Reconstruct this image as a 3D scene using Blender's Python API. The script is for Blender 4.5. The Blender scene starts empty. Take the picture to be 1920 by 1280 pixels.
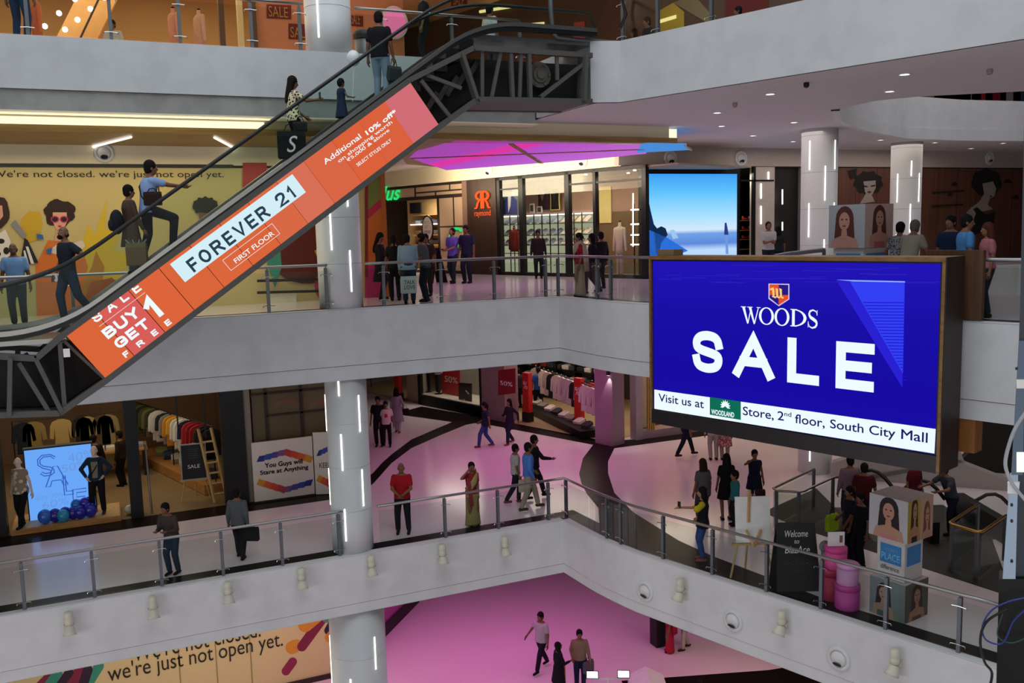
import bpy, bmesh, math, random
from mathutils import Vector, Matrix
random.seed(7)
S = bpy.context.scene
COL = S.collection
PI = math.pi
sin, cos = math.sin, math.cos
V = Vector
# ------------------------------------------------------------------ camera
FPX, CXP, CYP, EYE = 1700.0, 960.0, 640.0, 1.62      # image taken as 1920 x 1280, eye height above the middle floor
_dn = V((357., 13894., FPX)).normalized()
def _hor(x): return CYP - (357*(x-CXP) + FPX*FPX)/13894
_X = V((4790-CXP, _hor(4790)-CYP, FPX)).normalized()
_Z = -_dn
_Y = _Z.cross(_X)
RW = Matrix((_X, _Y, _Z))                             # camera (x right, y down, z ahead) -> world
CAM = V((0, 0, EYE))
cam = bpy.data.cameras.new('camera'); cam.sensor_width = 36; cam.lens = FPX/1920*36; cam.clip_end = 300
camo = bpy.data.objects.new('camera', cam); COL.objects.link(camo)
_r, _u, _b = RW @ V((1,0,0)), RW @ V((0,-1,0)), RW @ V((0,0,-1))
camo.matrix_world = Matrix(((_r.x,_u.x,_b.x,0),(_r.y,_u.y,_b.y,0),(_r.z,_u.z,_b.z,EYE),(0,0,0,1)))
S.camera = camo
# ------------------------------------------------------------------ colour management, world
S.view_settings.view_transform = 'Standard'; S.view_settings.look = 'None'
S.view_settings.gamma = 1; S.view_settings.use_curve_mapping = False
S.view_settings.exposure = 0.0
S.cycles.transparent_max_bounces = 24
S.cycles.max_bounces = 8
S.cycles.caustics_reflective = False; S.cycles.caustics_refractive = False
S.cycles.sample_clamp_indirect = 3.0
W = bpy.data.worlds.new('world'); S.world = W; W.use_nodes = True
W.node_tree.nodes['Background'].inputs[0].default_value = (.75, .85, 1, 1)
W.node_tree.nodes['Background'].inputs[1].default_value = 0.05
# ------------------------------------------------------------------ levels and plan (metres)
ZL0, ZL1, ZL2, ZL3 = -11.3, -5.68, -0.03, 5.49
YF = 19.8                                             # left balcony edge runs along X at this Y
N2, D2 = V((.952, .305, 0)).normalized(), V((-.305, .952, 0)).normalized()   # right balcony edge: N2.p = CF
CF, CS = 15.12, 22.6                                   # right balcony edge, shop fronts across the walkway
def arealight(name, loc, size, power, col=(1,1,1), rot=(0,0,0), spread=PI):
    l = bpy.data.lights.new(name, 'AREA'); l.shape = 'RECTANGLE'; l.size, l.size_y = size
    l.energy = power; l.color = col; l.spread = spread
    o = bpy.data.objects.new(name, l); COL.objects.link(o); o.location = loc; o.rotation_euler = rot
    return o
def spot(name, loc, target, power, col=(1,.9,.75), ang=1.2, blend=.6, rad=.05):
    l = bpy.data.lights.new(name, 'SPOT'); l.energy = power; l.color = col; l.spot_size = ang; l.spot_blend = blend; l.shadow_soft_size = rad
    o = bpy.data.objects.new(name, l); COL.objects.link(o); o.location = loc
    o.rotation_euler = (V(target)-V(loc)).to_track_quat('-Z', 'Y').to_euler()
    return o
WARM, PINK, COOL = (1,.80,.52), (1,.30,.82), (.86,.93,1)
# daylight through the atrium roof
arealight('skylight', (2, 8, 17), (22, 20), 3150, (.84,.93,1))
# downlights set in the ceilings of the walkways (one broad lamp per bay), plus unseen added fills
arealight('walkway_lamps_first', (9, 23.6, -1.75), (8, 3), 22, (1,.78,.86))
arealight('walkway_lamps_left_first', (1, 22.6, -1.75), (7, 3), 22, (1,.9,.75))
arealight('walkway_lamps_far_first', (20, 21.5, -1.75), (6, 5), 45, (1,.82,.66))
arealight('walkway_lamps_right_first', (17.0, 13.5, -1.75), (3, 8), 30, (1,.84,.72))
arealight('walkway_lamps_second', (17, 18, 4.15), (3, 8), 70, (1,.88,.84))
arealight('walkway_lamps_far_second', (24, 23.6, 4.15), (10, 3), 90, (1,.86,.76))
arealight('walkway_lamps_near_second', (10.5, 25.0, 3.6), (4, 5), 120, (1,.66,.78))
arealight('walkway_lamps_left_second', (1, 21.6, 3.6), (8, 1.6), 110, (1,.84,.55))
arealight('walkway_lamps_upper', (2, 22.5, 9.2), (12, 4), 140, (1,.82,.62))
arealight('walkway_lamps_upper_right', (16, 17, 9.2), (4, 10), 90, (1,.85,.7))
arealight('front_fill', (-1, -6, 0.5), (22, 9), 820, (1,.97,.94), (PI/2, 0, math.radians(-10)))  # unseen fill added behind the camera to brighten the balcony faces
arealight('side_fill', (-11.5, 8, -4.2), (12, 6), 690, (.98,.98,1), (PI/2, 0, -PI/2))  # unseen fill added at the left to lift the right balcony
arealight('far_opening_fill', (25, 17, 9.0), (7, 6), 260, (.95,.95,1))  # unseen fill added to brighten the dark far ceiling opening
arealight('shop_line_fill_second', N2*20.9 + D2*24 + V((0,0,3.3)), (9, .7), 250, (1,.84,.58), (math.radians(105), 0, math.atan2(D2.y, D2.x) + PI))  # unseen fill added to brighten the cream band over the shop fronts
arealight('pink_ceiling_ground', (9.5, 24.0, -7.3), (8, 5), 138, (1,.21,.80))
arealight('lobby_lamps_ground', (15.5, 18, -7.3), (3, 4), 90, (1,.72,.62))
arealight('hoarding_lamps_ground', (1.5, 22.6, -7.3), (7, 3), 110, (1,.88,.62))
arealight('pink_ceiling_first', (11.8, 25.6, -1.72), (4.5, 5.5), 88, (1,.11,.66))
# ------------------------------------------------------------------ photo pixel -> point on a real plane
def ray(x, y): return RW @ V((x-CXP, y-CYP, FPX))
def atz(x, y, z):
    d = ray(x, y); return CAM + d*((z-EYE)/d.z)
def aty(x, y, yp):
    d = ray(x, y); return CAM + d*(yp/d.y)
def atx(x, y, xp):
    d = ray(x, y); return CAM + d*(xp/d.x)
def atc(x, y, c):
    d = ray(x, y); return CAM + d*((c - N2.dot(CAM))/N2.dot(d))
def atn(x, y, p, n):
    d = ray(x, y); return CAM + d*((V(p)-CAM).dot(n)/d.dot(n))
# ------------------------------------------------------------------ materials
def lin(c):
    if isinstance(c, str):
        c = c.lstrip('#'); c = [int(c[i:i+2], 16)/255 for i in (0, 2, 4)]
    return tuple(((v/12.92) if v <= .04045 else ((v+.055)/1.055)**2.4) for v in c)
_M = {}
def mat(name, col, rough=.6, metal=0., var=.12, scale=6., bump=0., spec=.5, coat=0.):
    key = (name, str(col), rough, metal, var, scale, bump, spec, coat)
    if key in _M: return _M[key]
    m = bpy.data.materials.new(name); m.use_nodes = True; nt = m.node_tree; b = nt.nodes['Principled BSDF']
    c = lin(col)
    tc = nt.nodes.new('ShaderNodeTexCoord'); no = nt.nodes.new('ShaderNodeTexNoise'); no.inputs['Scale'].default_value = scale
    no.inputs['Detail'].default_value = 4
    nt.links.new(tc.outputs['Object'], no.inputs['Vector'])
    mx = nt.nodes.new('ShaderNodeMix'); mx.data_type = 'RGBA'
    mx.inputs[6].default_value = (*[v*(1-var) for v in c], 1); mx.inputs[7].default_value = (*[min(1, v*(1+var)) for v in c], 1)
    nt.links.new(no.outputs['Fac'], mx.inputs[0]); nt.links.new(mx.outputs[2], b.inputs['Base Color'])
    b.inputs['Roughness'].default_value = rough; b.inputs['Metallic'].default_value = metal
    b.inputs['Specular IOR Level'].default_value = spec
    b.inputs['Coat Weight'].default_value = coat; b.inputs['Coat Roughness'].default_value = .08
    if bump:
        bp = nt.nodes.new('ShaderNodeBump'); bp.inputs['Strength'].default_value = bump; bp.inputs['Distance'].default_value = .02
        nt.links.new(no.outputs['Fac'], bp.inputs['Height']); nt.links.new(bp.outputs['Normal'], b.inputs['Normal'])
    _M[key] = m; return m
def glow(name, col, strength=1., var=0.):
    key = (name, str(col), strength)
    if key in _M: return _M[key]
    m = bpy.data.materials.new(name); m.use_nodes = True; nt = m.node_tree
    nt.nodes.remove(nt.nodes['Principled BSDF']); e = nt.nodes.new('ShaderNodeEmission')
    e.inputs[0].default_value = (*lin(col), 1); e.inputs[1].default_value = strength
    nt.links.new(e.outputs[0], nt.nodes['Material Output'].inputs[0]); _M[key] = m; return m
def ramp_glow(name, stops, axis, lo, hi, strength=1.):
    """self-lit picture whose colour runs along one object axis"""
    m = bpy.data.materials.new(name); m.use_nodes = True; nt = m.node_tree
    nt.nodes.remove(nt.nodes['Principled BSDF']); e = nt.nodes.new('ShaderNodeEmission'); e.inputs[1].default_value = strength
    tc = nt.nodes.new('ShaderNodeTexCoord'); sx = nt.nodes.new('ShaderNodeSeparateXYZ'); nt.links.new(tc.outputs['Object'], sx.inputs[0])
    mr = nt.nodes.new('ShaderNodeMapRange'); mr.inputs[1].default_value = lo; mr.inputs[2].default_value = hi
    nt.links.new(sx.outputs[axis], mr.inputs[0]); cr = nt.nodes.new('ShaderNodeValToRGB'); nt.links.new(mr.outputs[0], cr.inputs[0])
    el = cr.color_ramp.elements
    while len(el) < len(stops): el.new(.5)
    for q, (p, c) in zip(el, stops): q.position = p; q.color = (*lin(c), 1)
    nt.links.new(cr.outputs[0], e.inputs[0]); nt.links.new(e.outputs[0], nt.nodes['Material Output'].inputs[0]); return m
def glass_mat(name, tint, refl=.12, rough=.02):
    m = bpy.data.materials.new(name); m.use_nodes = True; nt = m.node_tree; nt.nodes.remove(nt.nodes['Principled BSDF'])
    t = nt.nodes.new('ShaderNodeBsdfTransparent'); t.inputs[0].default_value = (*tint, 1)
    g = nt.nodes.new('ShaderNodeBsdfGlossy'); g.inputs['Roughness'].default_value = rough
    fr = nt.nodes.new('ShaderNodeFresnel'); fr.inputs[0].default_value = 1.45
    ma = nt.nodes.new('ShaderNodeMath'); ma.operation = 'MULTIPLY'; ma.inputs[1].default_value = refl/.04*.5
    ma.use_clamp = True
    nt.links.new(fr.outputs[0], ma.inputs[0]); mx = nt.nodes.new('ShaderNodeMixShader')
    nt.links.new(ma.outputs[0], mx.inputs[0]); nt.links.new(t.outputs[0], mx.inputs[1]); nt.links.new(g.outputs[0], mx.inputs[2])
    nt.links.new(mx.outputs[0], nt.nodes['Material Output'].inputs[0]); return m
GLASS = glass_mat('balustrade_glass', (.90,.94,.92), .012, .13)
SHOPGLASS = glass_mat('shop_glass', (.95,.96,.95), .008)
def plaster(name, col, dirt=.16):
    m = bpy.data.materials.new(name); m.use_nodes = True; nt = m.node_tree; b = nt.nodes['Principled BSDF']
    tc = nt.nodes.new('ShaderNodeTexCoord')
    n1 = nt.nodes.new('ShaderNodeTexNoise'); n1.inputs['Scale'].default_value = .45; n1.inputs['Detail'].default_value = 6
    mp = nt.nodes.new('ShaderNodeMapping'); mp.inputs['Scale'].default_value = (1, 1, .4)
    n2 = nt.nodes.new('ShaderNodeTexNoise'); n2.inputs['Scale'].default_value = 2.2; n2.inputs['Detail'].default_value = 8; n2.inputs['Distortion'].default_value = .2
    nt.links.new(tc.outputs['Object'], mp.inputs[0]); nt.links.new(mp.outputs[0], n1.inputs[0]); nt.links.new(tc.outputs['Object'], n2.inputs[0])
    r = nt.nodes.new('ShaderNodeValToRGB'); r.color_ramp.elements[0].position = .36; r.color_ramp.elements[1].position = .56
    nt.links.new(n2.outputs['Fac'], r.inputs[0])
    c = lin(col)
    r.color_ramp.elements[0].color = (*[v*(1-dirt) for v in c], 1); r.color_ramp.elements[1].color = (*c, 1)
    mx = nt.nodes.new('ShaderNodeMix'); mx.data_type = 'RGBA'; mx.blend_type = 'MULTIPLY'; mx.inputs[0].default_value = .25
    nt.links.new(r.outputs[0], mx.inputs[6]); nt.links.new(n1.outputs['Fac'], mx.inputs[7]); nt.links.new(mx.outputs[2], b.inputs['Base Color'])
    b.inputs['Roughness'].default_value = .75; return m
def wood(name, c0, c1, axis=0, scale=1.):
    m = bpy.data.materials.new(name); m.use_nodes = True; nt = m.node_tree; b = nt.nodes['Principled BSDF']
    tc = nt.nodes.new('ShaderNodeTexCoord'); mp = nt.nodes.new('ShaderNodeMapping')
    sc = [14*scale]*3; sc[axis] = .8*scale; mp.inputs['Scale'].default_value = sc
    n = nt.nodes.new('ShaderNodeTexNoise'); n.inputs['Scale'].default_value = 1; n.inputs['Detail'].default_value = 6
    nt.links.new(tc.outputs['Object'], mp.inputs[0]); nt.links.new(mp.outputs[0], n.inputs[0])
    r = nt.nodes.new('ShaderNodeValToRGB'); r.color_ramp.elements[0].color = (*lin(c0), 1); r.color_ramp.elements[1].color = (*lin(c1), 1)
    r.color_ramp.elements[0].position = .3; r.color_ramp.elements[1].position = .7
    nt.links.new(n.outputs['Fac'], r.inputs[0]); nt.links.new(r.outputs[0], b.inputs['Base Color']); b.inputs['Roughness'].default_value = .5
    return m
M = dict(
    white=plaster('plaster_white', '#e2e3e3', .06), dirty=plaster('plaster_stained', '#d2d4d6', .07), concrete=plaster('concrete', '#a5a5a0', .2),
    ceil=mat('ceiling_paint', '#cfc8c8', .8, var=.04), cream=mat('cream_paint', '#e6dcbc', .7, var=.04),
    tile=mat('polished_tile', '#e9dfe4', .16, var=.04, scale=.6, spec=.5), granite=mat('dark_granite', '#1a1413', .3, var=.5, scale=14., spec=.06),
    steel=mat('brushed_steel', '#9a9a98', .32, 1., var=.06, scale=30.), gsteel=mat('grey_steel_post', '#70757a', .45, .6, var=.06),
    dsteel=mat('dark_steel', '#3b3d3e', .5, .5), black=mat('black_rubber', '#0f0f11', .45), blackm=mat('black_metal', '#131315', .4, .3),
    truss=mat('truss_paint', '#4e4c48', .6, var=.15), dark=mat('dark_recess', '#141416', .8),
    colpan=mat('column_panel', '#cdcfcf', .5, 0., var=.05, scale=2.), shopwall=mat('shop_wall', '#b98f5a', .8, var=.15, scale=1.), shopfloor=mat('shop_floor', '#8b7454', .35, var=.15, scale=1.5),
    soffit=wood('soffit_wood', '#7a6238', '#a3854c', 0), dwood=wood('dark_wood', '#3a2413', '#5c3a1c', 0), cabinet=wood('cabinet_wood', '#6a4824', '#886430', 1),
    lightwood=wood('light_wood', '#b9935a', '#d4b27a', 2), plank=wood('plank_wood', '#a06a34', '#c08a4c', 0),
    strip=glow('strip_light', '#fffaf4', 3.0), lamp=glow('lamp_disc', '#fff6e8', 6.0), cove=glow('cove_light', '#fff6d0', 1.15), white_e=glow('lit_white', '#eefbff', 1.0),
    paper=mat('white_paper', '#e8e8e6', .7), gold=mat('gold_metal', '#c9a050', .3, 1.), chrome=mat('chrome', '#c8c8c8', .15, 1.))
# ------------------------------------------------------------------ mesh builder
BASE = {}
class MB:
    def __init__(s): s.v = []; s.f = []; s.m = []; s.mi = 0
    def add(s, vs, fs):
        o = len(s.v); s.v += [V(q) for q in vs]; s.f += [[i+o for i in f] for f in fs]; s.m += [s.mi]*len(fs); return s
    def box(s, a, b):
        (x0,y0,z0),(x1,y1,z1) = a, b
        return s.add([(x0,y0,z0),(x1,y0,z0),(x1,y1,z0),(x0,y1,z0),(x0,y0,z1),(x1,y0,z1),(x1,y1,z1),(x0,y1,z1)],
              [(0,3,2,1),(4,5,6,7),(0,1,5,4),(1,2,6,5),(2,3,7,6),(3,0,4,7)])
    def obox(s, c, ux, uy, uz):        # half vectors
        c, ux, uy, uz = V(c), V(ux), V(uy), V(uz)
        vs = [c+ux*i+uy*j+uz*k for k in (-1,1) for (i,j) in ((-1,-1),(1,-1),(1,1),(-1,1))]
        return s.add(vs, [(0,3,2,1),(4,5,6,7),(0,1,5,4),(1,2,6,5),(2,3,7,6),(3,0,4,7)])
    def bar(s, a, b, w, h, up=(0,0,1)):
        a, b = V(a), V(b); d = b-a; l = d.length; d.normalize(); up = V(up)
        if abs(d.dot(up)) > .98: up = V((0,1,0))
        sd = d.cross(up).normalized(); u = sd.cross(d)
        return s.obox((a+b)/2, d*l/2, sd*w/2, u*h/2)
    def prism(s, pts, off):            # planar polygon swept by off
        pts = [V(p) for p in pts]; off = V(off); n = len(pts)
        return s.add(pts+[p+off for p in pts], [list(range(n))[::-1], list(range(n, 2*n))]+[(i, (i+1)%n, n+(i+1)%n, n+i) for i in range(n)])
    def poly(s, pts): return s.add(pts, [list(range(len(pts)))])
    def loft(s, rings, cap=True):
        n = len(rings[0]); vs = [p for r in rings for p in r]; fs = []
        for k in range(len(rings)-1):
            for i in range(n): fs.append((k*n+i, k*n+(i+1)%n, (k+1)*n+(i+1)%n, (k+1)*n+i))
        if cap: fs += [list(range(n))[::-1], [(len(rings)-1)*n+i for i in range(n)]]
        return s.add(vs, fs)
    def tube(s, path, r, n=10, closed=False):
        path = [V(p) for p in path]; rings = []; L = len(path); pu = None
        for i, p in enumerate(path):
            if closed: d = path[(i+1)%L]-path[i-1]
            else: d = path[min(i+1, L-1)]-path[max(i-1, 0)]
            d.normalize()
            if pu is None:
                u = V((0,0,1)) if abs(d.z) < .9 else V((1,0,0))
            else: u = pu
            a = d.cross(u).normalized(); b = a.cross(d); pu = b
            rr = r[i] if isinstance(r, (list, tuple)) else r
            rings.append([p + a*rr*cos(2*PI*k/n) + b*rr*sin(2*PI*k/n) for k in range(n)])
        if closed: rings.append(rings[0]); return s.loft(rings, False)
        return s.loft(rings)
    def cyl(s, a, b, r, n=16): return s.tube([a, b], r, n)
    def ell(s, c, rx, ry, rz, n=12, m=8, rot=None):
        c = V(c); rings = []
        for k in range(1, m):
            t = PI*k/m; ring = []
            for i in range(n):
                q = V((rx*sin(t)*cos(2*PI*i/n), ry*sin(t)*sin(2*PI*i/n), -rz*cos(t)))
                ring.append(c + (rot @ q if rot else q))
            rings.append(ring)
        lo, hi = V((0,0,-rz)), V((0,0,rz))
        if rot: lo, hi = rot @ lo, rot @ hi
        o = len(s.v); s.loft(rings, False); s.v += [c+lo, c+hi]; a, b = o+n*(m-1), o+n*(m-1)+1
        for i in range(n):
            s.f += [[o+(i+1)%n, o+i, a], [o+(m-2)*n+i, o+(m-2)*n+(i+1)%n, b]]; s.m += [s.mi]*2
        return s
    def capsule(s, a, b, ra, rb, n=10):
        a, b = V(a), V(b); d = (b-a); L = d.length or 1e-4; d = d/L
        ts = [(-ra*.95, ra*.3), (-ra*.6, ra*.8), (0, ra), (L*.33, ra+(rb-ra)*.33), (L*.66, ra+(rb-ra)*.66), (L, rb), (L+rb*.6, rb*.8), (L+rb*.95, rb*.3)]
        return s.tube([a+d*t for t, _ in ts], [r for _, r in ts], n)
    def lathe(s, c, prof, n=24):
        c = V(c); rings = [[c+V((r*cos(2*PI*i/n), r*sin(2*PI*i/n), z)) for i in range(n)] for r, z in prof]
        return s.loft(rings)
    def mesh(s, name, mats, base=V((0,0,0)), smooth=False, bev=0):
        me = bpy.data.meshes.new(name); me.from_pydata([v-base for v in s.v], [], s.f)
        for m_ in (mats if isinstance(mats, (list, tuple)) else [mats]): me.materials.append(m_)
        me.polygons.foreach_set('material_index', s.m)
        if smooth: me.polygons.foreach_set('use_smooth', [True]*len(me.polygons))
        me.update(); return me
    def build(s, name, mats, parent=None, smooth=False, label=None, bev=0):
        if parent is None:
            mn = V((min(v.x for v in s.v)+max(v.x for v in s.v), min(v.y for v in s.v)+max(v.y for v in s.v), 2*min(v.z for v in s.v)))/2
            base = mn
        else: base = BASE[parent.name]
        me = s.mesh(name, mats, base, smooth); bm = bmesh.new(); bm.from_mesh(me); bmesh.ops.recalc_face_normals(bm, faces=bm.faces); bm.to_mesh(me); bm.free()
        o = bpy.data.objects.new(name, me); COL.objects.link(o); BASE[o.name] = base
        if parent is None: o.location = base
        else: o.parent = parent
        if label: o['label'] = label
        if bev:
            b = o.modifiers.new('bevel', 'BEVEL'); b.width = bev; b.segments = 2; b.limit_method = 'ANGLE'
        return o
def tag(o, label, cat, group=None, kind=None):
    if label: o['label'] = label
    if cat: o['category'] = cat
    if group: o['group'] = group
    if kind: o['kind'] = kind
    return o
def thing(name, label, cat, loc, group=None):
    o = bpy.data.objects.new(name, None); COL.objects.link(o); o.location = V(loc); o.empty_display_size = .2
    BASE[o.name] = V(loc); return tag(o, label, cat, group)
def struct(name, mb, m, parent=None, smooth=False):
    o = mb.build(name, m, parent, smooth)
    if parent is None: o['kind'] = 'structure'
    return o
def dup(o, loc, label=None, group=None, rz=0., parent=None):
    c = o.copy(); COL.objects.link(c)
    if parent: c.parent = parent
    else: c.location = V(loc); c.rotation_euler.z = o.rotation_euler.z + rz; BASE[c.name] = V(loc)
    if label: c['label'] = label
    if group: c['group'] = group
    for k in list(o.children): dup(k, None, parent=c)
    return c
# lettering: the built-in face, fitted into a box  org + ux*[0..w] + uy*[0..h]
_TC = {}
def letters(body, org, ux, uy, w, h, m, parent, name='lettering', depth=.004, bold=0., label=None, fit=True, shear=0.):
    key = (body, bold, shear)
    if key not in _TC:
        cu = bpy.data.curves.new('t', 'FONT'); cu.body = body; cu.size = 1; cu.shear = shear; cu.resolution_u = 4; cu.space_line = .9
        cu.align_x = 'CENTER' if '\n' in body else 'LEFT'
        ob = bpy.data.objects.new('t', cu); COL.objects.link(ob)
        bpy.context.view_layer.update()
        me = bpy.data.meshes.new_from_object(ob.evaluated_get(bpy.context.evaluated_depsgraph_get()))
        vs = [tuple(v.co) for v in me.vertices]; fs = [list(p.vertices) for p in me.polygons]
        bpy.data.objects.remove(ob); bpy.data.curves.remove(cu); bpy.data.meshes.remove(me)
        if bold:
            v0, f0, k = vs, fs, len(vs); vs, fs = [], []
            for q, (dx, dy) in enumerate(((0,0),(1,0),(-1,0),(0,1),(0,-1),(.7,.7),(-.7,.7),(.7,-.7),(-.7,-.7))):
                vs += [(v[0]+dx*bold, v[1]+dy*bold, v[2]) for v in v0]; fs += [[i+q*k for i in f_] for f_ in f0]
        _TC[key] = (vs, fs)
    vs, fs = _TC[key]
    x0, x1 = min(v[0] for v in vs), max(v[0] for v in vs); y0, y1 = min(v[1] for v in vs), max(v[1] for v in vs)
    sx, sy = w/(x1-x0), h/(y1-y0)
    if not fit: sx = sy = min(sx, sy)
    ux, uy = V(ux).normalized(), V(uy).normalized(); nn = ux.cross(uy).normalized(); org = V(org) + nn*depth
    b = MB(); b.add([org + ux*((v[0]-x0)*sx) + uy*((v[1]-y0)*sy) for v in vs], fs)
    n = len(vs); me = b.mesh(name, m, BASE[parent.name])
    o = bpy.data.objects.new(name, me); COL.objects.link(o); o.parent = parent; BASE[o.name] = BASE[parent.name]
    if label: o['label'] = label
    return o
def quad(org, ux, uy, w, h, th=.004):
    ux, uy = V(ux).normalized(), V(uy).normalized(); n = ux.cross(uy)
    o = V(org); b = MB(); b.prism([o, o+ux*w, o+ux*w+uy*h, o+uy*h], n*th); return b
UX, UY, UZ = V((1,0,0)), V((0,1,0)), V((0,0,1))
# heavy sans letters drawn as mitred strokes
_EL = [(.5+.5*cos(2*PI*i/28), .5+.5*sin(2*PI*i/28)) for i in range(29)]
GL = {'S': [[(.97,.74),(.92,.86),(.78,.96),(.5,1),(.22,.96),(.07,.86),(.03,.74),(.08,.62),(.25,.55),(.5,.5),(.75,.45),(.93,.38),(.97,.26),(.92,.13),(.78,.04),(.5,0),(.22,.04),(.08,.13),(.03,.26)]],
 'A': [[(0,0),(.5,1),(1,0)],[(.2,.33),(.8,.33)]], 'L': [[(0,1),(0,0),(1,0)]], 'E': [[(1,1),(0,1),(0,0),(1,0)],[(0,.5),(.92,.5)]], 'F': [[(1,1),(0,1),(0,0)],[(0,.5),(.85,.5)]],
 'B': [[(0,.52),(.62,.52),(.88,.6),(.93,.76),(.86,.93),(.62,1),(0,1),(0,0),(.65,0),(.92,.08),(1,.26),(.92,.44),(.65,.52)]], 'U': [[(0,1),(0,.3),(.06,.14),(.22,.03),(.5,0),(.78,.03),(.94,.14),(1,.3),(1,1)]],
 'Y': [[(0,1),(.5,.48),(1,1)],[(.5,.5),(.5,0)]], 'G': [[(.97,.76),(.86,.92),(.5,1),(.2,.94),(.03,.75),(0,.5),(.03,.25),(.2,.06),(.5,0),(.82,.04),(1,.16),(1,.45),(.55,.45)]], 'T': [[(0,1),(1,1)],[(.5,1),(.5,0)]],
 '1': [[(0,.74),(.7,1),(.7,0)]], 'R': [[(0,0),(0,1),(.65,1),(.9,.93),(.96,.76),(.9,.58),(.65,.5),(0,.5)],[(.52,.5),(1,0)]], 'O': [_EL], 'V': [[(0,1),(.5,0),(1,1)]], 'I': [[(.5,0),(.5,1)]],
 '2': [[(.03,.73),(.1,.88),(.25,.97),(.5,1),(.78,.96),(.93,.85),(.96,.72),(.86,.52),(.0,.0),(1,0)]]}
GWD = {'1': .55, 'E': .82, 'F': .8, 'L': .8, 'I': .12, ' ': .45}
def smooth_path(P, k=4):
    P = [V((*p, 0)) for p in P]; o = []
    for i in range(len(P)-1):
        a, b, c, d = P[max(i-1,0)], P[i], P[i+1], P[min(i+2,len(P)-1)]
        if (b-a).length > .4 or (c-b).length > .4 or (d-c).length > .4: o.append(b); continue
        for j in range(k):
            t = j/k; o.append(.5*((2*b)+(c-a)*t+(2*a-5*b+4*c-d)*t*t+(3*b-a-3*c+d)*t*t*t))
    return [(p.x, p.y) for p in o+[P[-1]]]
def ribbon(b, P, t, nn):
    n = len(P); closed = (P[0]-P[-1]).length < 1e-6; L, R = [], []
    for i in range(n):
        p = P[i]; d0 = (P[i]-P[i-1]) if i else ((P[-1]-P[-2]) if closed else None); d1 = (P[i+1]-P[i]) if i < n-1 else ((P[1]-P[0]) if closed else None)
        if d0 is None: d0 = d1; p = p - d1.normalized()*t*.5
        elif d1 is None: d1 = d0; p = p + d0.normalized()*t*.5
        d0, d1 = d0.normalized(), d1.normalized(); a, c = nn.cross(d0), nn.cross(d1); m = a+c
        m = m.normalized() if m.length > .2 else a; k = min(1/max(m.dot(a), .42), 1.9); L.append(p+m*t*.5*k); R.append(p-m*t*.5*k)
    for i in range(n-1): b.add([L[i], L[i+1], R[i+1], R[i]], [(0,3,2,1)])
def heavy(word, org, ux, uy, W, H, t, m, parent, name='lettering', depth=.003, gap=.25):
    ux, uy = V(ux).normalized(), V(uy).normalized(); nn = ux.cross(uy).normalized(); org = V(org)+nn*depth
    tot = sum(GWD.get(c, 1.) for c in word) + gap*(len(word)-1); k = W/tot; x = 0; b = MB()
    for c in word:
        w = GWD.get(c, 1.)*k
        for path in GL.get(c, []):
            if c in 'SG2': path = smooth_path(path)
            iw, ih = max(w-t, .001), max(H-t, .001); ribbon(b, [org+ux*(x+t/2+u*iw)+uy*(t/2+v*ih) for u, v in path], t, nn)
        x += w+gap*k
    me = b.mesh(name, m, BASE[parent.name]); o = bpy.data.objects.new(name, me); COL.objects.link(o); o.parent = parent; BASE[o.name] = BASE[parent.name]; return o
# ================================================================== THE BUILDING
FAR = 46.; LEFT = -12.
def edge(c, y):                      # point on the right balcony line at this Y
    return V(((c - N2.y*y)/N2.x, y, 0))
K = edge(CF, YF)                     # inner corner of the balconies
NEAR = edge(CF, 5.0)
def at(p, z): return V((p.x, p.y, z))
def arc_corner(c, yf, r=1.1, n=7):   # rounded inner corner between left edge (Y=yf) and right edge (N2.p=c)
    d = c-CF; a = V((10.12+d, yf, 0)); m = V((10.18+d, yf-1.15, 0)); k = V((10.24+d, yf-1.95, 0)); e = edge(c, yf-2.9); pts = [a]
    for i in range(n+1):
        t = i/n; pts.append(m*(1-t)**2 + k*(2*t*(1-t)) + e*t*t)
    return pts
RIM = [V((LEFT, YF, 0))] + arc_corner(CF, YF) + [NEAR]
def fascia(name, rim, z0, z1, th, m):
    mb = MB()
    for a, b in zip(rim[:-1], rim[1:]):
        d = (b-a).normalized(); n = V((-d.y, d.x, 0))
        mb.add([at(a,z0), at(b,z0), at(b,z1), at(a,z1), at(a+n*th,z0), at(b+n*th,z0), at(b+n*th,z1), at(a+n*th,z1)],
               [(0,1,2,3),(7,6,5,4),(0,4,5,1),(3,2,6,7)])
    o = struct(name, mb, m, smooth=False); return o
def flat(name, loops, z, m, th=0.):
    """horizontal sheet with holes: loops[0] outer, others holes"""
    bm = bmesh.new(); es = []
    for lp in loops:
        vs = [bm.verts.new((p[0], p[1], z)) for p in lp]
        es += [bm.edges.new((vs[i], vs[(i+1) % len(vs)])) for i in range(len(vs))]
    bmesh.ops.triangle_fill(bm, use_beauty=True, use_dissolve=False, edges=es)
    me = bpy.data.meshes.new(name); bm.to_mesh(me); bm.free(); me.materials.append(m)
    o = bpy.data.objects.new(name, me); COL.objects.link(o); o['kind'] = 'structure'; BASE[o.name] = V((0,0,0)); return o
def offset_rim(d): return [V((LEFT, YF+d, 0))] + arc_corner(CF+d, YF+d) + [edge(CF+d, 5.0)]
# second opening, far right (escalators run there)
HOLE = [atz(x, y, 4.23) for x, y in [(1575,205),(1640,190),(1720,182),(1920,172)]] + [V((24,10.5,0)), V((31,13,0)), V((31.5,20.5,0))] + [atz(x, y, 4.23) for x, y in [(1920,263),(1800,262),(1700,258),(1620,243),(1578,226)]]
HOLE = [V((p.x, p.y, 0)) for p in HOLE]
OUT = [V((FAR, 5, 0)), V((FAR, FAR, 0)), V((LEFT, FAR, 0))]
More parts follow.
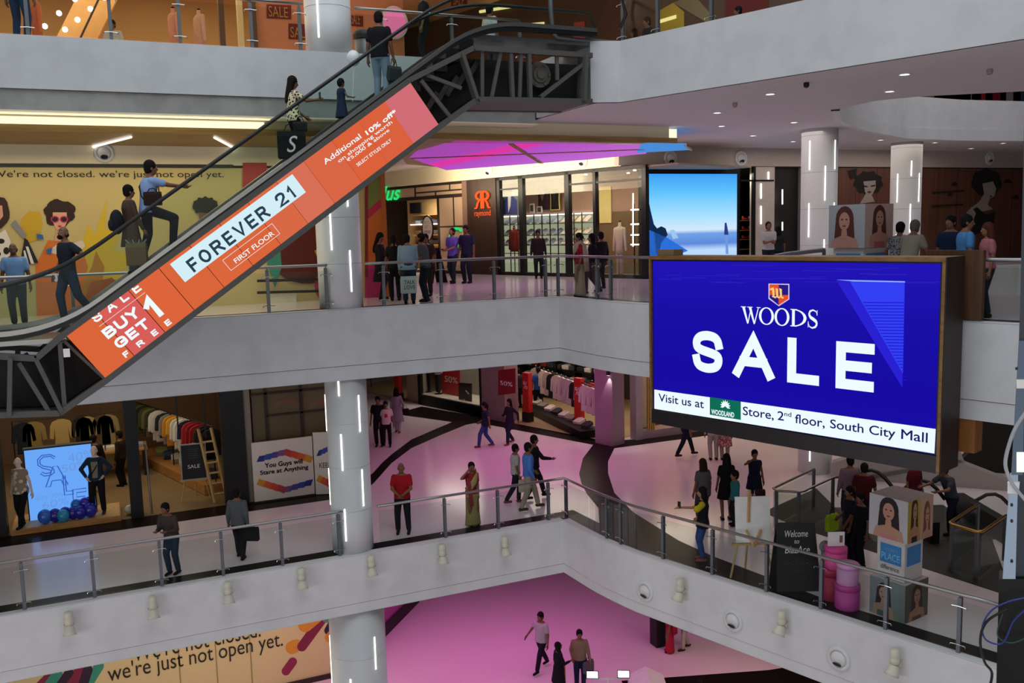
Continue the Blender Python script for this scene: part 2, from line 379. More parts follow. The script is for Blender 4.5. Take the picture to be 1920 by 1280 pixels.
# ---- ground floor
gf = MB(); gf.box((LEFT-4, -6, ZL0-.3), (FAR, FAR, ZL0)); struct('floor_ground', gf, mat('pink_tile', '#e6d2da', .3, var=.04, scale=.5))
def inlay(name, pts, z, m, h=.004):
    mb = MB(); mb.prism([(p[0], p[1], z) for p in pts], (0,0,h)); o = struct(name, mb, m); return o
inlay('floor_inlay_ground', [atz(1165,1276,ZL0), atz(1440,1256,ZL0), atz(1540,1240,ZL0), V((21,17,0)), V((19,14.5,0)), V((12,19,0))], ZL0, M['granite'])
# ---- lower (first) slab
flat('floor_lower', [[*RIM, *OUT], ], ZL1, M['tile'])
flat('ceiling_ground', [[*RIM, *OUT]], ZL1-1.37, M['ceil'])
fascia('wall_balcony_lower', RIM, ZL1-1.13, ZL1+.02, .18, M['white'])
fascia('trim_lower', [p+V((0,.012,0)) for p in RIM[:2]]+[p+V((.012,.012,0)) for p in RIM[2:]], ZL1-1.37, ZL1-1.142, .18, M['white'])
# ---- middle slab
MH = HOLE
flat('floor_middle', [[*RIM, *OUT], MH], ZL2, mat('polished_tile_middle', '#d8cdd2', .14, var=.04, scale=.6))
flat('ceiling_lower', [[*RIM, *OUT], MH], ZL2-1.58, M['ceil'])
fascia('wall_balcony_middle', RIM, ZL2-1.25, ZL2+.02, .18, M['dirty'])
fascia('trim_middle', [p+V((0,.012,0)) for p in RIM[:2]]+[p+V((.012,.012,0)) for p in RIM[2:]], ZL2-1.58, ZL2-1.262, .18, M['dirty'])
# ---- upper slab (its edge steps forward where the escalator lands)
XL, YL = 9.62, 17.15
RIM3L = [V((LEFT, YF, 0)), V((XL, YF, 0))]
R3 = [V((LEFT,YF,0)), V((XL,YF,0)), V((XL,YL,0)), V((10.22,16.95,0)), NEAR]
flat('floor_upper', [[*R3, *OUT], HOLE], ZL3, M['tile'])
flat('ceiling_middle', [[V((9.7,YF+.8,0)), V((XL+.1,YL,0)), V((10.22,16.95,0)), NEAR, *OUT[:2], V((9.7,FAR,0))], HOLE], 4.24, M['ceil'])
fascia('wall_balcony_upper_left', RIM3L, 4.52, ZL3+.02, .2, M['dirty'])
fascia('trim_upper_left', [V((LEFT,YF+.05,0)), V((XL,YF+.05,0))], 4.13, 4.51, .2, M['concrete'])
fascia('wall_balcony_upper_right', [V((XL,YF,0)), V((XL,YL,0)), V((10.22,16.95,0)), NEAR], 4.255, ZL3+.02, .2, M['dirty'])
b = MB(); b.box((LEFT, YF+.05, 4.10), (9.7, 26, 4.13)); struct('ceiling_cove', b, M['cream'])
# rim of the second opening: curved far fascia of the upper floor, and of the middle floor
i0 = len(HOLE)-6
fascia('wall_far_opening_upper', [HOLE[0]]+[HOLE[i] for i in range(len(HOLE)-1, i0-1, -1)], 4.55, ZL3+.04, .15, M['white'])
fascia('trim_far_opening_upper', [HOLE[0]]+[HOLE[i]+V((-.04,-.06,0)) for i in range(len(HOLE)-1, i0-1, -1)], 4.20, 4.54, .2, M['white'])
fascia('wall_far_opening_middle', [HOLE[i] for i in range(len(HOLE)-1, i0-1, -1)], -1.6, ZL2+.02, .15, M['white'])
b = MB(); b.box((22, 26.5, ZL3), (FAR, 26.7, ZL3+3.5)); struct('wall_far_shops_upper', b, mat('far_shop_wall', '#6a4a3a', .7, var=.3))
# closing shell
for nm, a, c in (('wall_back', (LEFT, FAR-.1, ZL0), (FAR, FAR, 12)), ('wall_left', (LEFT-.2, 18, ZL0), (LEFT, FAR, 12)), ('wall_right', (FAR-.1, 0, ZL0), (FAR, FAR, 12))):
    b = MB(); b.box(a, c); struct(nm, b, mat('back_wall', '#57493f', .8))
b = MB(); b.box((LEFT, YF+.3, 9.3), (FAR, FAR, 9.4)); struct('ceiling_upper', b, mat('warm_ceiling', '#d3a878', .8))
b = MB(); b.box((16.6, 5, 9.3), (FAR, YF+.25, 9.4)); struct('ceiling_upper_right', b, M['ceil'])
# granite borders along the balcony edges and the curved bands in the lower floor
g = offset_rim(.62)
bd = MB()
for r0, r1 in ((RIM, g),):
    for i in range(len(r0)-1): bd.prism([at(r0[i]+V((.0,.0,0)),ZL1), at(r0[i+1],ZL1), at(r1[i+1],ZL1), at(r1[i],ZL1)], (0,0,.004))
struct('floor_border_lower', bd, M['granite'])
bd = MB()
for i in range(len(RIM)-1): bd.prism([at(RIM[i],ZL2), at(RIM[i+1],ZL2), at(g[i+1],ZL2), at(g[i],ZL2)], (0,0,.004))
struct('floor_border_middle', bd, M['granite'])
P1 = lambda *q: [atz(x, y, ZL1) for x, y in q]
inlay('floor_band_left_lower', P1((700,886),(716,868),(734,852),(771,824),(815,805),(848,791),(800,783),(755,777),(787,779),(850,784),(908,790),(874,796),(827,815),(771,840),(734,868),(702,904),(640,960),(640,930)), ZL1, M['granite'])
inlay('floor_band_shop_lower', P1((740,776),(790,762),(905,782),(1130,826),(1124,836),(1000,812),(905,794),(848,791)), ZL1+.002, M['granite'])
inlay('floor_band_shop_lower', P1((1124,836),(1130,826),(1190,824),(1330,806),(1400,795),(1400,806),(1300,820),(1152,840)), ZL1+.002, M['granite'])
inlay('floor_band_centre_lower', P1((1112,834),(1093,859),(1086,888),(1090,905),(1100,925),(1122,952),(1124,984),(1165,1020),(1230,1044),(1335,1076),(1510,1132),(1560,1128),(1335,1042),(1272,1013),(1187,960),(1152,924),(1140,887),(1140,865),(1152,840)), ZL1+.001, M['granite'])
inlay('floor_band_left_shop_lower', [V((LEFT,24.5,0)), V((5.7,24.5,0)), V((5.7,25.4,0)), V((LEFT,25.4,0))], ZL1+.001, M['granite'])
# ---- panel-clad round columns with light strips
def column(name, x, y, z0, z1, r, strips, seam=1.02, top=None):
    mb = MB(); z = z0; prof = []
    while z < z1-.02:
        zz = min(z+seam, z1); prof += [(r, z), (r, zz-.012), (r-.008, zz-.010), (r-.008, zz-.002), (r, zz)]; z = zz
    mb.lathe((x, y, 0), prof, 40); o = struct(name, mb, M['colpan'], smooth=False)
    for p in o.data.polygons: p.use_smooth = abs(p.normal.z) < .3 and p.area > .01
    for (ang, a, bb) in strips:
        d = V((cos(ang), sin(ang), 0)); t = V((-d.y, d.x, 0)); s = MB()
        s.obox(V((x, y, (a+bb)/2)) + d*(r+.004), d*.008, t*.014, UZ*(bb-a)/2); s.build('light_strip', M['strip'], o)
    return o
CX0, CYC = 4.86, 20.32
vang = math.atan2(-CYC, -CX0)                     # towards the eye
def strips_for(z0, z1, phase, n=9, offs=(-.62, .62, 0., -1.25, 1.25), seam=1.02):
    out = []; z = z0; k = phase
    while z < z1-.3:
        for j in range(-2, 3):
            if (k+j) % 2 == 0: out.append((vang + j*.72 + .1, z+.02, min(z+seam-.02, z1)))
        z += seam; k += 1
    return out
column('column', CX0, CYC, ZL3, 9.3, .50, [(vang-.42, ZL3+.33, ZL3+1.25), (vang+.5, ZL3+1.27, ZL3+2.2), (vang-.42, ZL3+2.25, ZL3+3.2)])
column('column', CX0, CYC, ZL2, 3.78, .49, [(vang+.5, .36, 1.28), (vang-.32, 1.30, 2.22), (vang+.5, 2.24, 3.16), (vang-1.45, 2.0, 2.75)])
column('column', CX0, CYC, ZL1, ZL2-1.58, .475, [(vang-.33, ZL1+.34, ZL1+1.10), (vang+.62, ZL1+1.12, ZL1+1.98), (vang-1.4, ZL1+1.12, ZL1+1.98), (vang-.33, ZL1+2.0, ZL1+2.84), (vang+.62, ZL1+2.86, ZL1+3.7), (vang-1.4, ZL1+2.86, ZL1+3.7), (vang-.33, ZL1+3.72, ZL1+3.95+.3)])
column('column', CX0+.05, CYC+.2, ZL0, ZL1-1.37, .66, [(vang+.62, -8.55, -7.75), (vang-.33, -9.55, -8.68), (vang+.62, -10.3, -9.45), (vang-1.42, -9.0, -7.8), (vang-1.42, -10.3, -9.4)])
for (x, y), ph in (((18.78, 20.3), 0), ((25.2, 23.1), 1)):
    va = math.atan2(-y, -x)
    st = []
    for k, z in enumerate((.2, 1.22, 2.24, 3.1)):
        st += [(va-.55, z, z+.95 if z < 3 else 3.9), (va+.95, z, z+.95 if z < 3 else 3.9)] if (k+ph) % 2 else [(va+.32, z, z+.95 if z < 3 else 3.6)]
    column('column', x, y, ZL2, 4.24, .5, st)
    column('column', x, y, ZL1, ZL2-1.58, .48, [(va-.3, ZL1+.4, ZL1+1.7), (va+.5, ZL1+1.75, ZL1+2.6)])
# ---- wooden canopy with cove light over the middle walkway, pink stretch ceiling
b = MB(); b.box((LEFT, 20.45, 3.80), (7.9, 23.3, 3.88)); b.box((7.9, 20.45, 3.82), (13.25, 20.95, 3.90))
b.box((LEFT, 20.43, 3.795), (14.05, 20.449, 3.93)); b.box((LEFT, 20.449, 3.881), (14.05, 20.53, 3.93)); b.prism([(7.2,20.9,3.83),(7.9,20.9,3.83),(10.6,29.6,3.83),(9.2,28.6,3.83),(7.2,23.4,3.83)], (0,0,.06))
can = struct('ceiling_canopy', b, M['soffit'])
b = MB(); b.box((LEFT, 20.62, 3.88), (3.42, 20.68, 4.10)); lampL = b.build('cove_light', M['cove']); tag(lampL, 'long glowing cove strip above the wooden canopy at the left', 'light')
b = MB(); b.box((7.35, 20.62, 3.88), (9.75, 20.68, 4.18)); o = b.build('cove_light', M['cove']); tag(o, 'shorter glowing cove strip above the canopy right of the escalator panels', 'light')
b = MB(); b.box((13.95, 20.75, 3.86), (14.25, 20.81, 4.2)); o = b.build('cove_light', M['cove']); tag(o, 'small bright cove lamp at the right end of the canopy', 'light')
b = MB(); b.box((3.42, 20.6, 3.93), (13.9, 20.75, 4.24)); struct('wall_cove', b, M['cream'])
for k in range(1):
    arealight('cove_glow', (-2, 20.3, 3.98), (11, .2), 40, (1,.9,.62), (-PI/2, 0, 0))
pk = thing('stretch_ceiling', 'backlit pink and purple stretch ceiling beside the wooden canopy', 'ceiling light', (10.5, 23, 3.8))
pgl = ramp_glow('pink_stretch_reflection', [(0,'#a24bab'),(.28,'#b04ab8'),(.34,'#e23aa6'),(.42,'#e23aa6'),(.48,'#b552c6'),(1,'#c46ad6')], 0, -2.6, 3.4, .95)  # the hot pink stops paint in the orange shop sign's reflection
b = MB(); b.prism([tuple(atz(x, y, 3.80)) for x, y in ((800,270),(1205,273),(1212,288),(1105,299),(837,319),(790,304),(768,296))], (0,0,.03)); b.build('diffuser', pgl, pk)
b = MB(); b.bar(atz(770,297,3.78),atz(1208,280,3.78),.04,.03); b.bar(atz(958,270,3.78),atz(1016,306,3.78),.12,.03); b.build('frame', M['soffit'], pk)
bl = thing('stretch_ceiling', 'small ceiling panel with curved end and painted blue screen reflection right of the pink ceiling', 'ceiling light', (14.2, 22, 3.75))
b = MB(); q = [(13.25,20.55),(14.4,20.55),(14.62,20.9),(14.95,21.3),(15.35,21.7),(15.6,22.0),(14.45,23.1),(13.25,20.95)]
b.prism([(x, y, 3.78) for x, y in q], (0,0,.03)); b.build('diffuser', glow('blue_panel', '#4f93e0', .9), bl)  # blue reflection of the video wall painted as a glow, not a lamp
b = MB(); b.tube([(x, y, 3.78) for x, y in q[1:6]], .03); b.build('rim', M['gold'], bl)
# slim LED tubes on the soffit
for (a, c, lb) in (((163,278),(246,257),'thin white tube lamp on the soffit at the far left'), ((402,258),(443,280),'thin white tube lamp on the soffit, right of its twin')):
    t = MB(); t.tube([atz(*a, 3.765), atz(*c, 3.765)], .022, 8); tag(t.build('tube_lamp', M['strip']), lb, 'light', 'tube lamps on the soffit')
# bulkhead over the middle shop fronts: left cream wall, then shop line, then straight wall on the right
YR = 25.7; XS = (CS - N2.y*YR)/N2.x               # corner where the shop line turns right
ZB = 3.6
b = MB(); b.box((LEFT, 23.18, 3.36), (6.75, 23.4, 3.80)); struct('wall_bulkhead_left', b, M['cream'])
k0 = edge(CS, 43); k1 = V((XS, YR, 0))
bk = MB(); bk.prism([at(k0-N2*.02, ZB), at(k1-N2*.02-D2*.0, ZB), at(k1-N2*.02, 4.24), at(k0-N2*.02, 4.24)], N2*.3); struct('wall_bulkhead_shops', bk, M['cream'])
bk = MB(); bk.box((XS-.1, YR-.02, ZB+.02), (FAR, YR+.3, 4.24)); struct('wall_bulkhead_right', bk, mat('grey_band', '#b5aca4', .7))
# round air nozzles on bulkheads and on the right balcony face
def nozzle(p, n, r, label, group):
    p, n = V(p), V(n).normalized(); t = n.cross(UZ).normalized(); u = t.cross(n)
    o = thing('air_nozzle', label, 'air vent', p - UZ*r, group); q = 28
    def ringp(rad, d): return [p + n*d + (t*cos(2*PI*i/q) + u*sin(2*PI*i/q))*rad for i in range(q)]
    b = MB(); b.loft([ringp(r, 0), ringp(r, .02), ringp(r*.92, .045), ringp(r*.74, .05), ringp(r*.68, .03), ringp(r*.66, .0)], False); b.build('collar', M['white'], o, True)
    b = MB(); b.loft([ringp(r*.66, .004), ringp(r*.64, .03), ringp(r*.5, .06), ringp(r*.2, .075)], False); b.add(ringp(r*.2, .075), [list(range(q))]); b.build('ball', mat('nozzle_paint', '#d8d8d6', .5), o, True)
    b = MB(); d = (n*.9 - u*.75).normalized(); c = p + n*.04 - u*r*.28; t2 = t; u2 = d.cross(t2)
    pts = [c + d*.045 + (t2*cos(2*PI*i/q) + u2*sin(2*PI*i/q)*.75)*r*.36 for i in range(q)]; b.prism(pts, d*.004); b.build('opening', M['dark'], o)
    return o
for x, y, lb in ((1210,1108,'left of three'), (1375,1163,'middle of three'), (1573,1234,'rightmost of three')):
    nozzle(atc(x, y, CF-.0), -N2, .235, f'round white air nozzle on the lower right balcony face, {lb}', 'air nozzles on the lower balcony')
nozzle(aty(195,287,23.17), -UY, .22, 'round air nozzle in the cream band left of the escalator riders', 'air nozzles on the bulkhead')
for x, y, lb in ((916,320,'above the orange glowing sign'), (1092,302,'above the menswear window')):
    nozzle(atc(x, y, CS-.03), -N2, .24, f'round air nozzle in the cream band {lb}', 'air nozzles on the bulkhead')
for x, y, lb in ((1257,297,'above the left edge of the beach screen'), (1389,297,'above the right edge of the beach screen'), (1855,297,'right of both tall columns')):
    nozzle(aty(x, y, YR-.03), -UY, .26, f'round air nozzle in the grey band {lb}', 'air nozzles on the bulkhead')
# recessed downlights in the right ceiling
dl = None
for i, (x, y) in enumerate([(1696,139),(1668,171),(1444,176),(1489,229),(1487,265),(1345,211),(1353,236),(1412,254),(1651,262),(1753,267),(1821,278),(1881,268),(1516,283)]):
    p = atz(x, y, 4.235)
    if dl is None:
        dl = thing('downlight', '', 'ceiling light', p); b = MB(); b.cyl(p+V((0,0,-.004)), p+V((0,0,.02)), .075, 16); b.build('lens', M['lamp'], dl)
        b = MB(); b.tube([p+V((.1*cos(t*PI/12), .1*sin(t*PI/12), -.004)) for t in range(24)], .012, 6, True); b.build('trim_ring', M['white'], dl); o = dl
    else: o = dup(dl, p)
    o['group'] = 'downlights in the right ceiling'; o['label'] = 'small round recessed downlight in the mauve ceiling right of the escalator'
for i, (x, y, lb) in enumerate(((1512,155,'dark dome camera hanging from the ceiling nearest the balcony edge'), (1856,130,'small ceiling sensor at the far right of the mauve ceiling'), (1378,193,'small ceiling sensor left of the dome camera'))):
    p = atz(x, y, 4.235); b = MB(); b.lathe(p-V((0,0,.1)), [(.005,0),(.04,.015),(.055,.05),(.05,.1)], 16); tag(b.build('dome_camera' if i == 0 else 'ceiling_sensor', M['blackm'] if i == 0 else mat('sensor', '#8f8680', .6)), lb, 'camera' if i == 0 else 'sensor')
# ================================================================== BALUSTRADES
def balustrade(label, pts, z, posts, h=1.05, group=None, rail_r=.032, posts_m=None, glass=True, clamps=True):
    """pts: plan polyline; posts: plan points where posts stand"""
    pts = [V((p.x, p.y, 0)) for p in pts]; o = thing('glass_balustrade', label, 'railing', at(pts[0], z), group)
    b = MB(); b.tube([at(p, z+h) for p in pts], rail_r, 12); b.build('handrail', M['steel'], o, True)
    if glass:
        segs = []
        gl = MB()
        for a, c in zip(pts[:-1], pts[1:]):
            d = (c-a).normalized(); n = V((-d.y, d.x, 0))*.006
            gl = MB(); gl.prism([at(a+d*.02, z+.06), at(c-d*.02, z+.06), at(c-d*.02, z+h-.12), at(a+d*.02, z+h-.12)], n*2); gl.build('glass_panel', GLASS, o)
    for p in posts:
        # direction of the nearest segment
        best = min(((((a+c)/2-p).length, i) for i, (a, c) in enumerate(zip(pts[:-1], pts[1:]))), key=lambda q: q[0])
        i = best[1]; best = 1e9
        for j, (a, c) in enumerate(zip(pts[:-1], pts[1:])):
            dd = c-a; t = max(0, min(1, (p-a).dot(dd)/dd.length_squared)); q = (p-(a+dd*t)).length
            if q < best: best = q; i = j
        d = (pts[i+1]-pts[i]).normalized(); n = V((-d.y, d.x, 0)); c = p + n*.0
        b = MB(); b.obox(at(c, z+h*.47), d*.032, n*.014, UZ*h*.47); b.obox(at(c+n*.05, z+h*.47), d*.032, n*.01, UZ*h*.47)
        b.cyl(at(c, z+h*.93), at(c, z+h), .012, 8); b.box(V((c.x-.06, c.y-.06, z)), V((c.x+.06, c.y+.06, z+.015)))
        po = b.build('post', M['gsteel'], o)
        if clamps:
            b = MB()
            for zz in (z+.16, z+h-.22):
                b.tube([at(c-d*.13-n*.03, zz-.02), at(c-d*.12-n*.03, zz+.01), at(c-n*.03, zz+.02), at(c+d*.12-n*.03, zz+.01), at(c+d*.13-n*.03, zz-.02)], .009, 6)
            b.build('glass_clamp', M['chrome'], po)
    return o
def rail_on_left(y_off=.10):  return YF+y_off
YR0 = YF+.12
def pl(x, y): p = aty(x, y, YR0); return V((p.x, p.y, 0))
def pc(x, y, c=CF+.12): p = atc(x, y, c); return V((p.x, p.y, 0))
# lower level
lp = [pl(x, y) for x, y in ((38,1050),(170,1025),(297,1002),(413,985),(525,967),(633,950))]
balustrade('lower glass balustrade left of the white column, glass on steel posts', [V((-7, YR0, 0))]+lp+[V((CX0-.30, YR0, 0))], ZL1, [V((-4, YR0, 0))]+lp, group='lower balustrades')
cr = arc_corner(CF+.12, YR0, 1.0)
lp2 = [pl(x, y) for x, y in ((833,923),(933,912),(1028,902))]
rp = [pc(x, y) for x, y in ((1242,962),(1335,985),(1437,1010),(1540,1042),(1662,1075),(1800,1115))]
p0 = pl(707,932)
balustrade('lower glass balustrade right of the white column, bending at the corner', [p0]+lp2+cr+rp+[edge(CF+.12, 9.45)], ZL1, lp2+[cr[0]+UX*.02, cr[4], cr[6]]+rp, group='lower balustrades')
# middle level
lp = [pl(x, y) for x, y in ((500,497),(610,495))]
balustrade('middle glass balustrade passing behind the escalator, left of the column', [V((-7, YR0, 0)), V((-2.6, YR0, 0)), V((-.6, YR0, 0)), V((1.5, YR0, 0))]+lp+[V((CX0-.38, YR0, 0))], ZL2, [V((x, YR0, 0)) for x in (-4.5,-2.6,-.6,1.5)]+lp, 1.0, group='middle balustrades')
lp2 = [pl(x, y) for x, y in ((718,492),(826,490),(926,487),(1023,484))]
rr = [edge(CF+.12, y) for y in (16.9, 16.2, 14.8, 13.4, 12, 10.6, 9.2)]
balustrade('middle glass balustrade between the column and the blue advertising screen', [V((CX0+.47, YR0, 0))]+lp2+cr+rr[1:]+[edge(CF+.12, 8.0)], ZL2, lp2+[cr[0]-UX*.05, cr[3], cr[5]]+rr[1:], 1.0, group='middle balustrades')
# upper level
lp = [pl(x, y) for x, y in ((-80,10),(48,10),(205,20),(335,25),(470,30))]
balustrade('upper glass balustrade at the top left with warm shops behind', [V((-7, YR0, 0))]+lp+[V((CX0-.62, YR0, 0))], ZL3, lp+[V((CX0-.70, YR0, 0))], 1.0, group='upper balustrades')
lp = [V((x, YR0, 0)) for x in (5.95, 7.6, 9.3)]
balustrade('upper glass balustrade behind the man at the top of the escalator', [V((CX0+.5, YR0, 0))]+lp, ZL3, lp, 1.0, group='upper balustrades')
rp = [pc(x, y) for x, y in ((1167,60),(1232,40),(1333,15))]
balustrade('upper glass balustrade at the top right above the mauve ceiling', [rp[0], rp[1], rp[2], edge(CF+.12, 12), edge(CF+.12, 9)], ZL3, rp+[edge(CF+.12, 12)], 1.05, group='upper balustrades')
# ================================================================== ESCALATOR
YE0, YE1 = 17.0, 18.5
es = thing('escalator', 'long escalator with an orange advertising side climbing to the upper floor', 'escalator', (2, 17.7, 0))
E_ = lambda x, y, Y=YE0: aty(x, y, Y)
TL, TR = E_(117,622), E_(765,148); BL, BR = E_(195,716), E_(825,238)
eu = (TR-TL).normalized(); ev = V((-eu.z, 0, eu.x)); PH = 1.06; slope = eu.z/eu.x
def deckz(x): return TL.z + (x-TL.x)*slope
XB = -1.25; XT = TL.x + (ZL3+.18-TL.z)/slope        # where the deck levels out, bottom and top
def curve(kind, off, x0=-6.5, x1=9.7, rnd=.9):
    """deck profile moved off along its normal: level, incline, level; rounded knees"""
    zb, zt = .04+off, ZL3+.12+off*1.0
    n_off = off/eu.x
    f = lambda x: TL.z + (x-TL.x)*slope + n_off
    xb = TL.x + (zb-TL.z-n_off)/slope; xt = TL.x + (zt-TL.z-n_off)/slope
    pts = [(x0, zb), (xb-rnd, zb)]
    for i in range(1, 8):
        t = i/8; p0, p1, p2 = (xb-rnd, zb), (xb, zb), (xb+rnd*.8, f(xb+rnd*.8)); pts.append(tuple(p0[k]*(1-t)**2 + 2*p1[k]*t*(1-t) + p2[k]*t*t for k in (0,1)))
    pts.append((xb+rnd*.8, f(xb+rnd*.8))); pts.append((xt-rnd*.8, f(xt-rnd*.8)))
    for i in range(1, 8):
        t = i/8; p0, p1, p2 = (xt-rnd*.8, f(xt-rnd*.8)), (xt, zt), (xt+rnd, zt); pts.append(tuple(p0[k]*(1-t)**2 + 2*p1[k]*t*(1-t) + p2[k]*t*t for k in (0,1)))
    pts += [(xt+rnd, zt), (x1, zt)]
    return pts
deck = curve('deck', 0.)
hand = curve('hand', .80, -6.8, 10.05, 1.3)
for yy, side in ((YE0+.06, 0), (YE1-.06, 1)):
    b = MB(); b.tube([(-6.8, yy, .97-.9)] + [(-7.1, yy, .2), (-7.15, yy, .6)] + [(x, yy, z) for x, z in hand] + [(10.35, yy, ZL3+.9), (10.45, yy, ZL3+.6), (10.3, yy, ZL3+.3)], .036, 10); b.build('handrail', M['black'], es, True)
    for a in range(0, len(deck)-1):
        pass
    # glass between deck and handrail, in panes
    n = min(len(deck), len(hand)); pane = MB()
    pane.prism([(x, yy-.005, z+.12) for x, z in deck] + [(x, yy-.005, z-.03) for x, z in hand[::-1]], (0, .01, 0)); pane.build('glass_side', GLASS, es)
    b = MB(); pts = deck
    rings = [[(x, yy-.08, z+.05), (x, yy+.08, z+.05), (x, yy+.08, z+.13), (x, yy-.08, z+.13)] for x, z in pts]
    b.loft([[V(q) for q in r] for r in rings]); b.build('deck_trim', M['steel'], es)
    b = MB(); rings = [[(x, yy-.07, z-.03), (x, yy+.07, z-.03), (x, yy+.07, z+.06), (x, yy-.07, z+.06)] for x, z in pts]
    b.loft([[V(q) for q in r] for r in rings]); b.build('skirt', M['blackm'], es)
# steps
SX0 = TL.x + (0-.12-TL.z)/slope + .38
sx = SX0; sz = 0.0; st_m = mat('step_metal', '#4a4a4a', .4, .8)
def stepz(x): return max(0., min(ZL3, math.floor((x-SX0)/(.20/slope)+1)*.20))
k = 0
while sz < ZL3-.25:
    b = MB(); b.box((sx, YE0+.2, sz-.05), (sx+.2/slope+.02, YE1-.2, sz+.20)); b.build('step', st_m, es); sx += .2/slope; sz += .2
for q in (((-6.5, YE0+.15, -.08), (SX0, YE1-.15, 0.0)), ((sx, YE0+.15, ZL3-.08), (9.7, YE1-.15, ZL3))): b = MB(); b.box(*q); b.build('landing_plate', M['steel'], es)
# truss: both side frames, chords, verticals, diagonals
tb_lo, tb_hi = E_(0,780), E_(1112,192)
def PX(x, y): p = E_(x, y); return (p.x, p.z)
topc = [(-6.5, PX(0,668)[1])] + [PX(0,668), PX(68,672), PX(118,628), PX(768,150), PX(888,90), PX(1110,104)]
botc = [(-6.5, PX(0,778)[1])] + [PX(0,778), PX(112,774), PX(198,714), PX(826,236), PX(896,186), PX(1110,190)]
for yy in (YE0+.03, YE1-.05):
    b = MB()
    for ch in (topc, botc):
        for p, q in zip(ch[:-1], ch[1:]): b.bar((p[0], yy, p[1]), (q[0], yy, q[1]), .10, .13, (0,1,0))
    def web(p, q, w=.09):
        p, q = PX(*p), PX(*q); b.bar((p[0], yy, p[1]), (q[0], yy, q[1]), .07, w, (0,1,0))
    for p, q, w in (((20,670),(18,778),.28), ((35,680),(92,772),.07), ((68,674),(116,772),.16), ((112,640),(121,762),.07), ((150,640),(200,714),.05),
                    ((866,100),(894,186),.2), ((905,95),(905,185),.05), ((922,186),(940,96),.05), ((958,96),(962,186),.1), ((978,98),(975,186),.05), ((992,98),(995,186),.12), ((1045,98),(1046,150),.05), ((1014,182),(1104,112),.12), ((1095,104),(1092,190),.34),
                    ((800,140),(866,165),.05), ((790,150),(850,225),.06)): web(p, q, w)
    # incline web behind the advert panels
    for t in range(10):
        x = TL.x + (TR.x-TL.x)*t/9; b.bar((x, yy+.05, deckz(x)-.15), (x+.62, yy+.05, deckz(x)-.9), .05, .08, (0,1,0))
    b.build('truss', M['truss'], es)
b = MB()
rings = [[V((x, YE0+.1, z-.03)), V((x, YE1-.1, z-.03)), V((x, YE1-.1, z+.03)), V((x, YE0+.1, z+.03))] for x, z in botc]
b.loft(rings); b.build('soffit_plate', M['truss'], es)
b = MB(); prof = [(x, z+.05) for x, z in botc] + [(x, z-.12) for x, z in topc[::-1]]
b.prism([(x, YE0+.45, z) for x, z in prof], (0, .5, 0)); b.build('machinery_core', M['dark'], es)
# drive gear seen through the upper truss
g = E_(1012,140, YE0+.3); b = MB(); q = 26
for rr, y0, y1 in ((.26, .0, .06), (.16, -.04, .0), (.09, -.08, -.04)):
    b.prism([(g.x+rr*cos(2*PI*i/q), g.y+y0, g.z+rr*sin(2*PI*i/q)) for i in range(q)], (0, y1-y0, 0))
for i in range(6): b.prism([(g.x+.21*cos(i*PI/3)+.03*cos(2*PI*j/8), g.y-.01, g.z+.21*sin(i*PI/3)+.03*sin(2*PI*j/8)) for j in range(8)], (0,-.02,0))
b.build('drive_wheel', mat('drive_wheel', '#6e6a62', .5, .4), es)
p = E_(840,170, YE0+.3); b = MB()
for i in range(5): b.bar((p.x-.5+.22*i, p.y, p.z-.42+.16*i), (p.x-.25+.22*i, p.y, p.z-.05+.16*i), .1, .16, (0,1,0))
b.build('step_chain', mat('chain_grease', '#3a3733', .6, .3), es)
b = MB(); w0 = E_(125,660, YE0-.02); b.box((w0.x-.05, w0.y-.04, w0.z-.08), (w0.x+.05, w0.y, w0.z+.06)); b.build('junction_box', M['paper'], es)
# advert panels
xs = [117,174,234,291,349,405,459,512,564,617,667,717,765]
OR, SAL, PK = '#e2693c', '#e0735a', '#d9737c'
cols = [OR, '#e0625c', '#e5693f', OR, '#e46a3f', OR, '#e16d48', SAL, '#e16a48', '#e4653c', '#e36540', '#d8717a']
ts = []
for x in xs:
    y = 622 + (148-622)*(x-117)/(765-117); ts.append((E_(x, y)-TL).dot(eu))
for i, c in enumerate(cols):
    a, e = TL + eu*(ts[i]+.006), TL + eu*(ts[i+1]-.006)
    b = MB(); b.prism([V((q.x, YE0-.01, q.z)) for q in (a - ev*(PH+.0), e - ev*PH, e, a)], (0, .035, 0)); b.build('advert_panel', glow('advert_orange', c, .92), es)
b = MB(); a, e = TL - eu*.02 - ev*(PH+.02), TR + eu*.02 - ev*(PH+.02); b.bar((a.x, YE0, a.z), (e.x, YE0, e.z), .05, .06, (0,1,0)); b.build('bottom_rail', M['blackm'], es)
YT = YE0-.012
def ptext(body, p0, p1, hpx, m, bold=0., name='advert_lettering', shear=0.):
    a, e = aty(*p0, YT), aty(*p1, YT); w = (e-a).length
    return letters(body, a, eu, ev, w, hpx/112., m, es, name, .008, bold, shear=shear)
def pquad(p0, p1, h, m, name='advert_field', d=.002):
    a, e = aty(*p0, YT), aty(*p1, YT); b = quad(a - UY*d, eu, ev, (e-a).length, h, .001); return b.build(name, m, es)
SL = glow('advert_slate', '#31465a', .8); WH = M['white_e']
def hv(word, p0, p1, hpx, t, m, gap=.25):
    a, e = aty(*p0, YT), aty(*p1, YT); heavy(word, a, eu, ev, (e-a).length, hpx/112., t, m, es, 'advert_lettering', .008, gap)
pquad((347,529), (575,362), .40, glow('advert_pale', '#d3eef6', 1.0))
hv('FOREVER 21', (364,511), (558,367), 27, .046, SL, .34)
fw = MB(); a, e = aty(433,507,YT), aty(527,441,YT); w = (e-a).length; h = .23
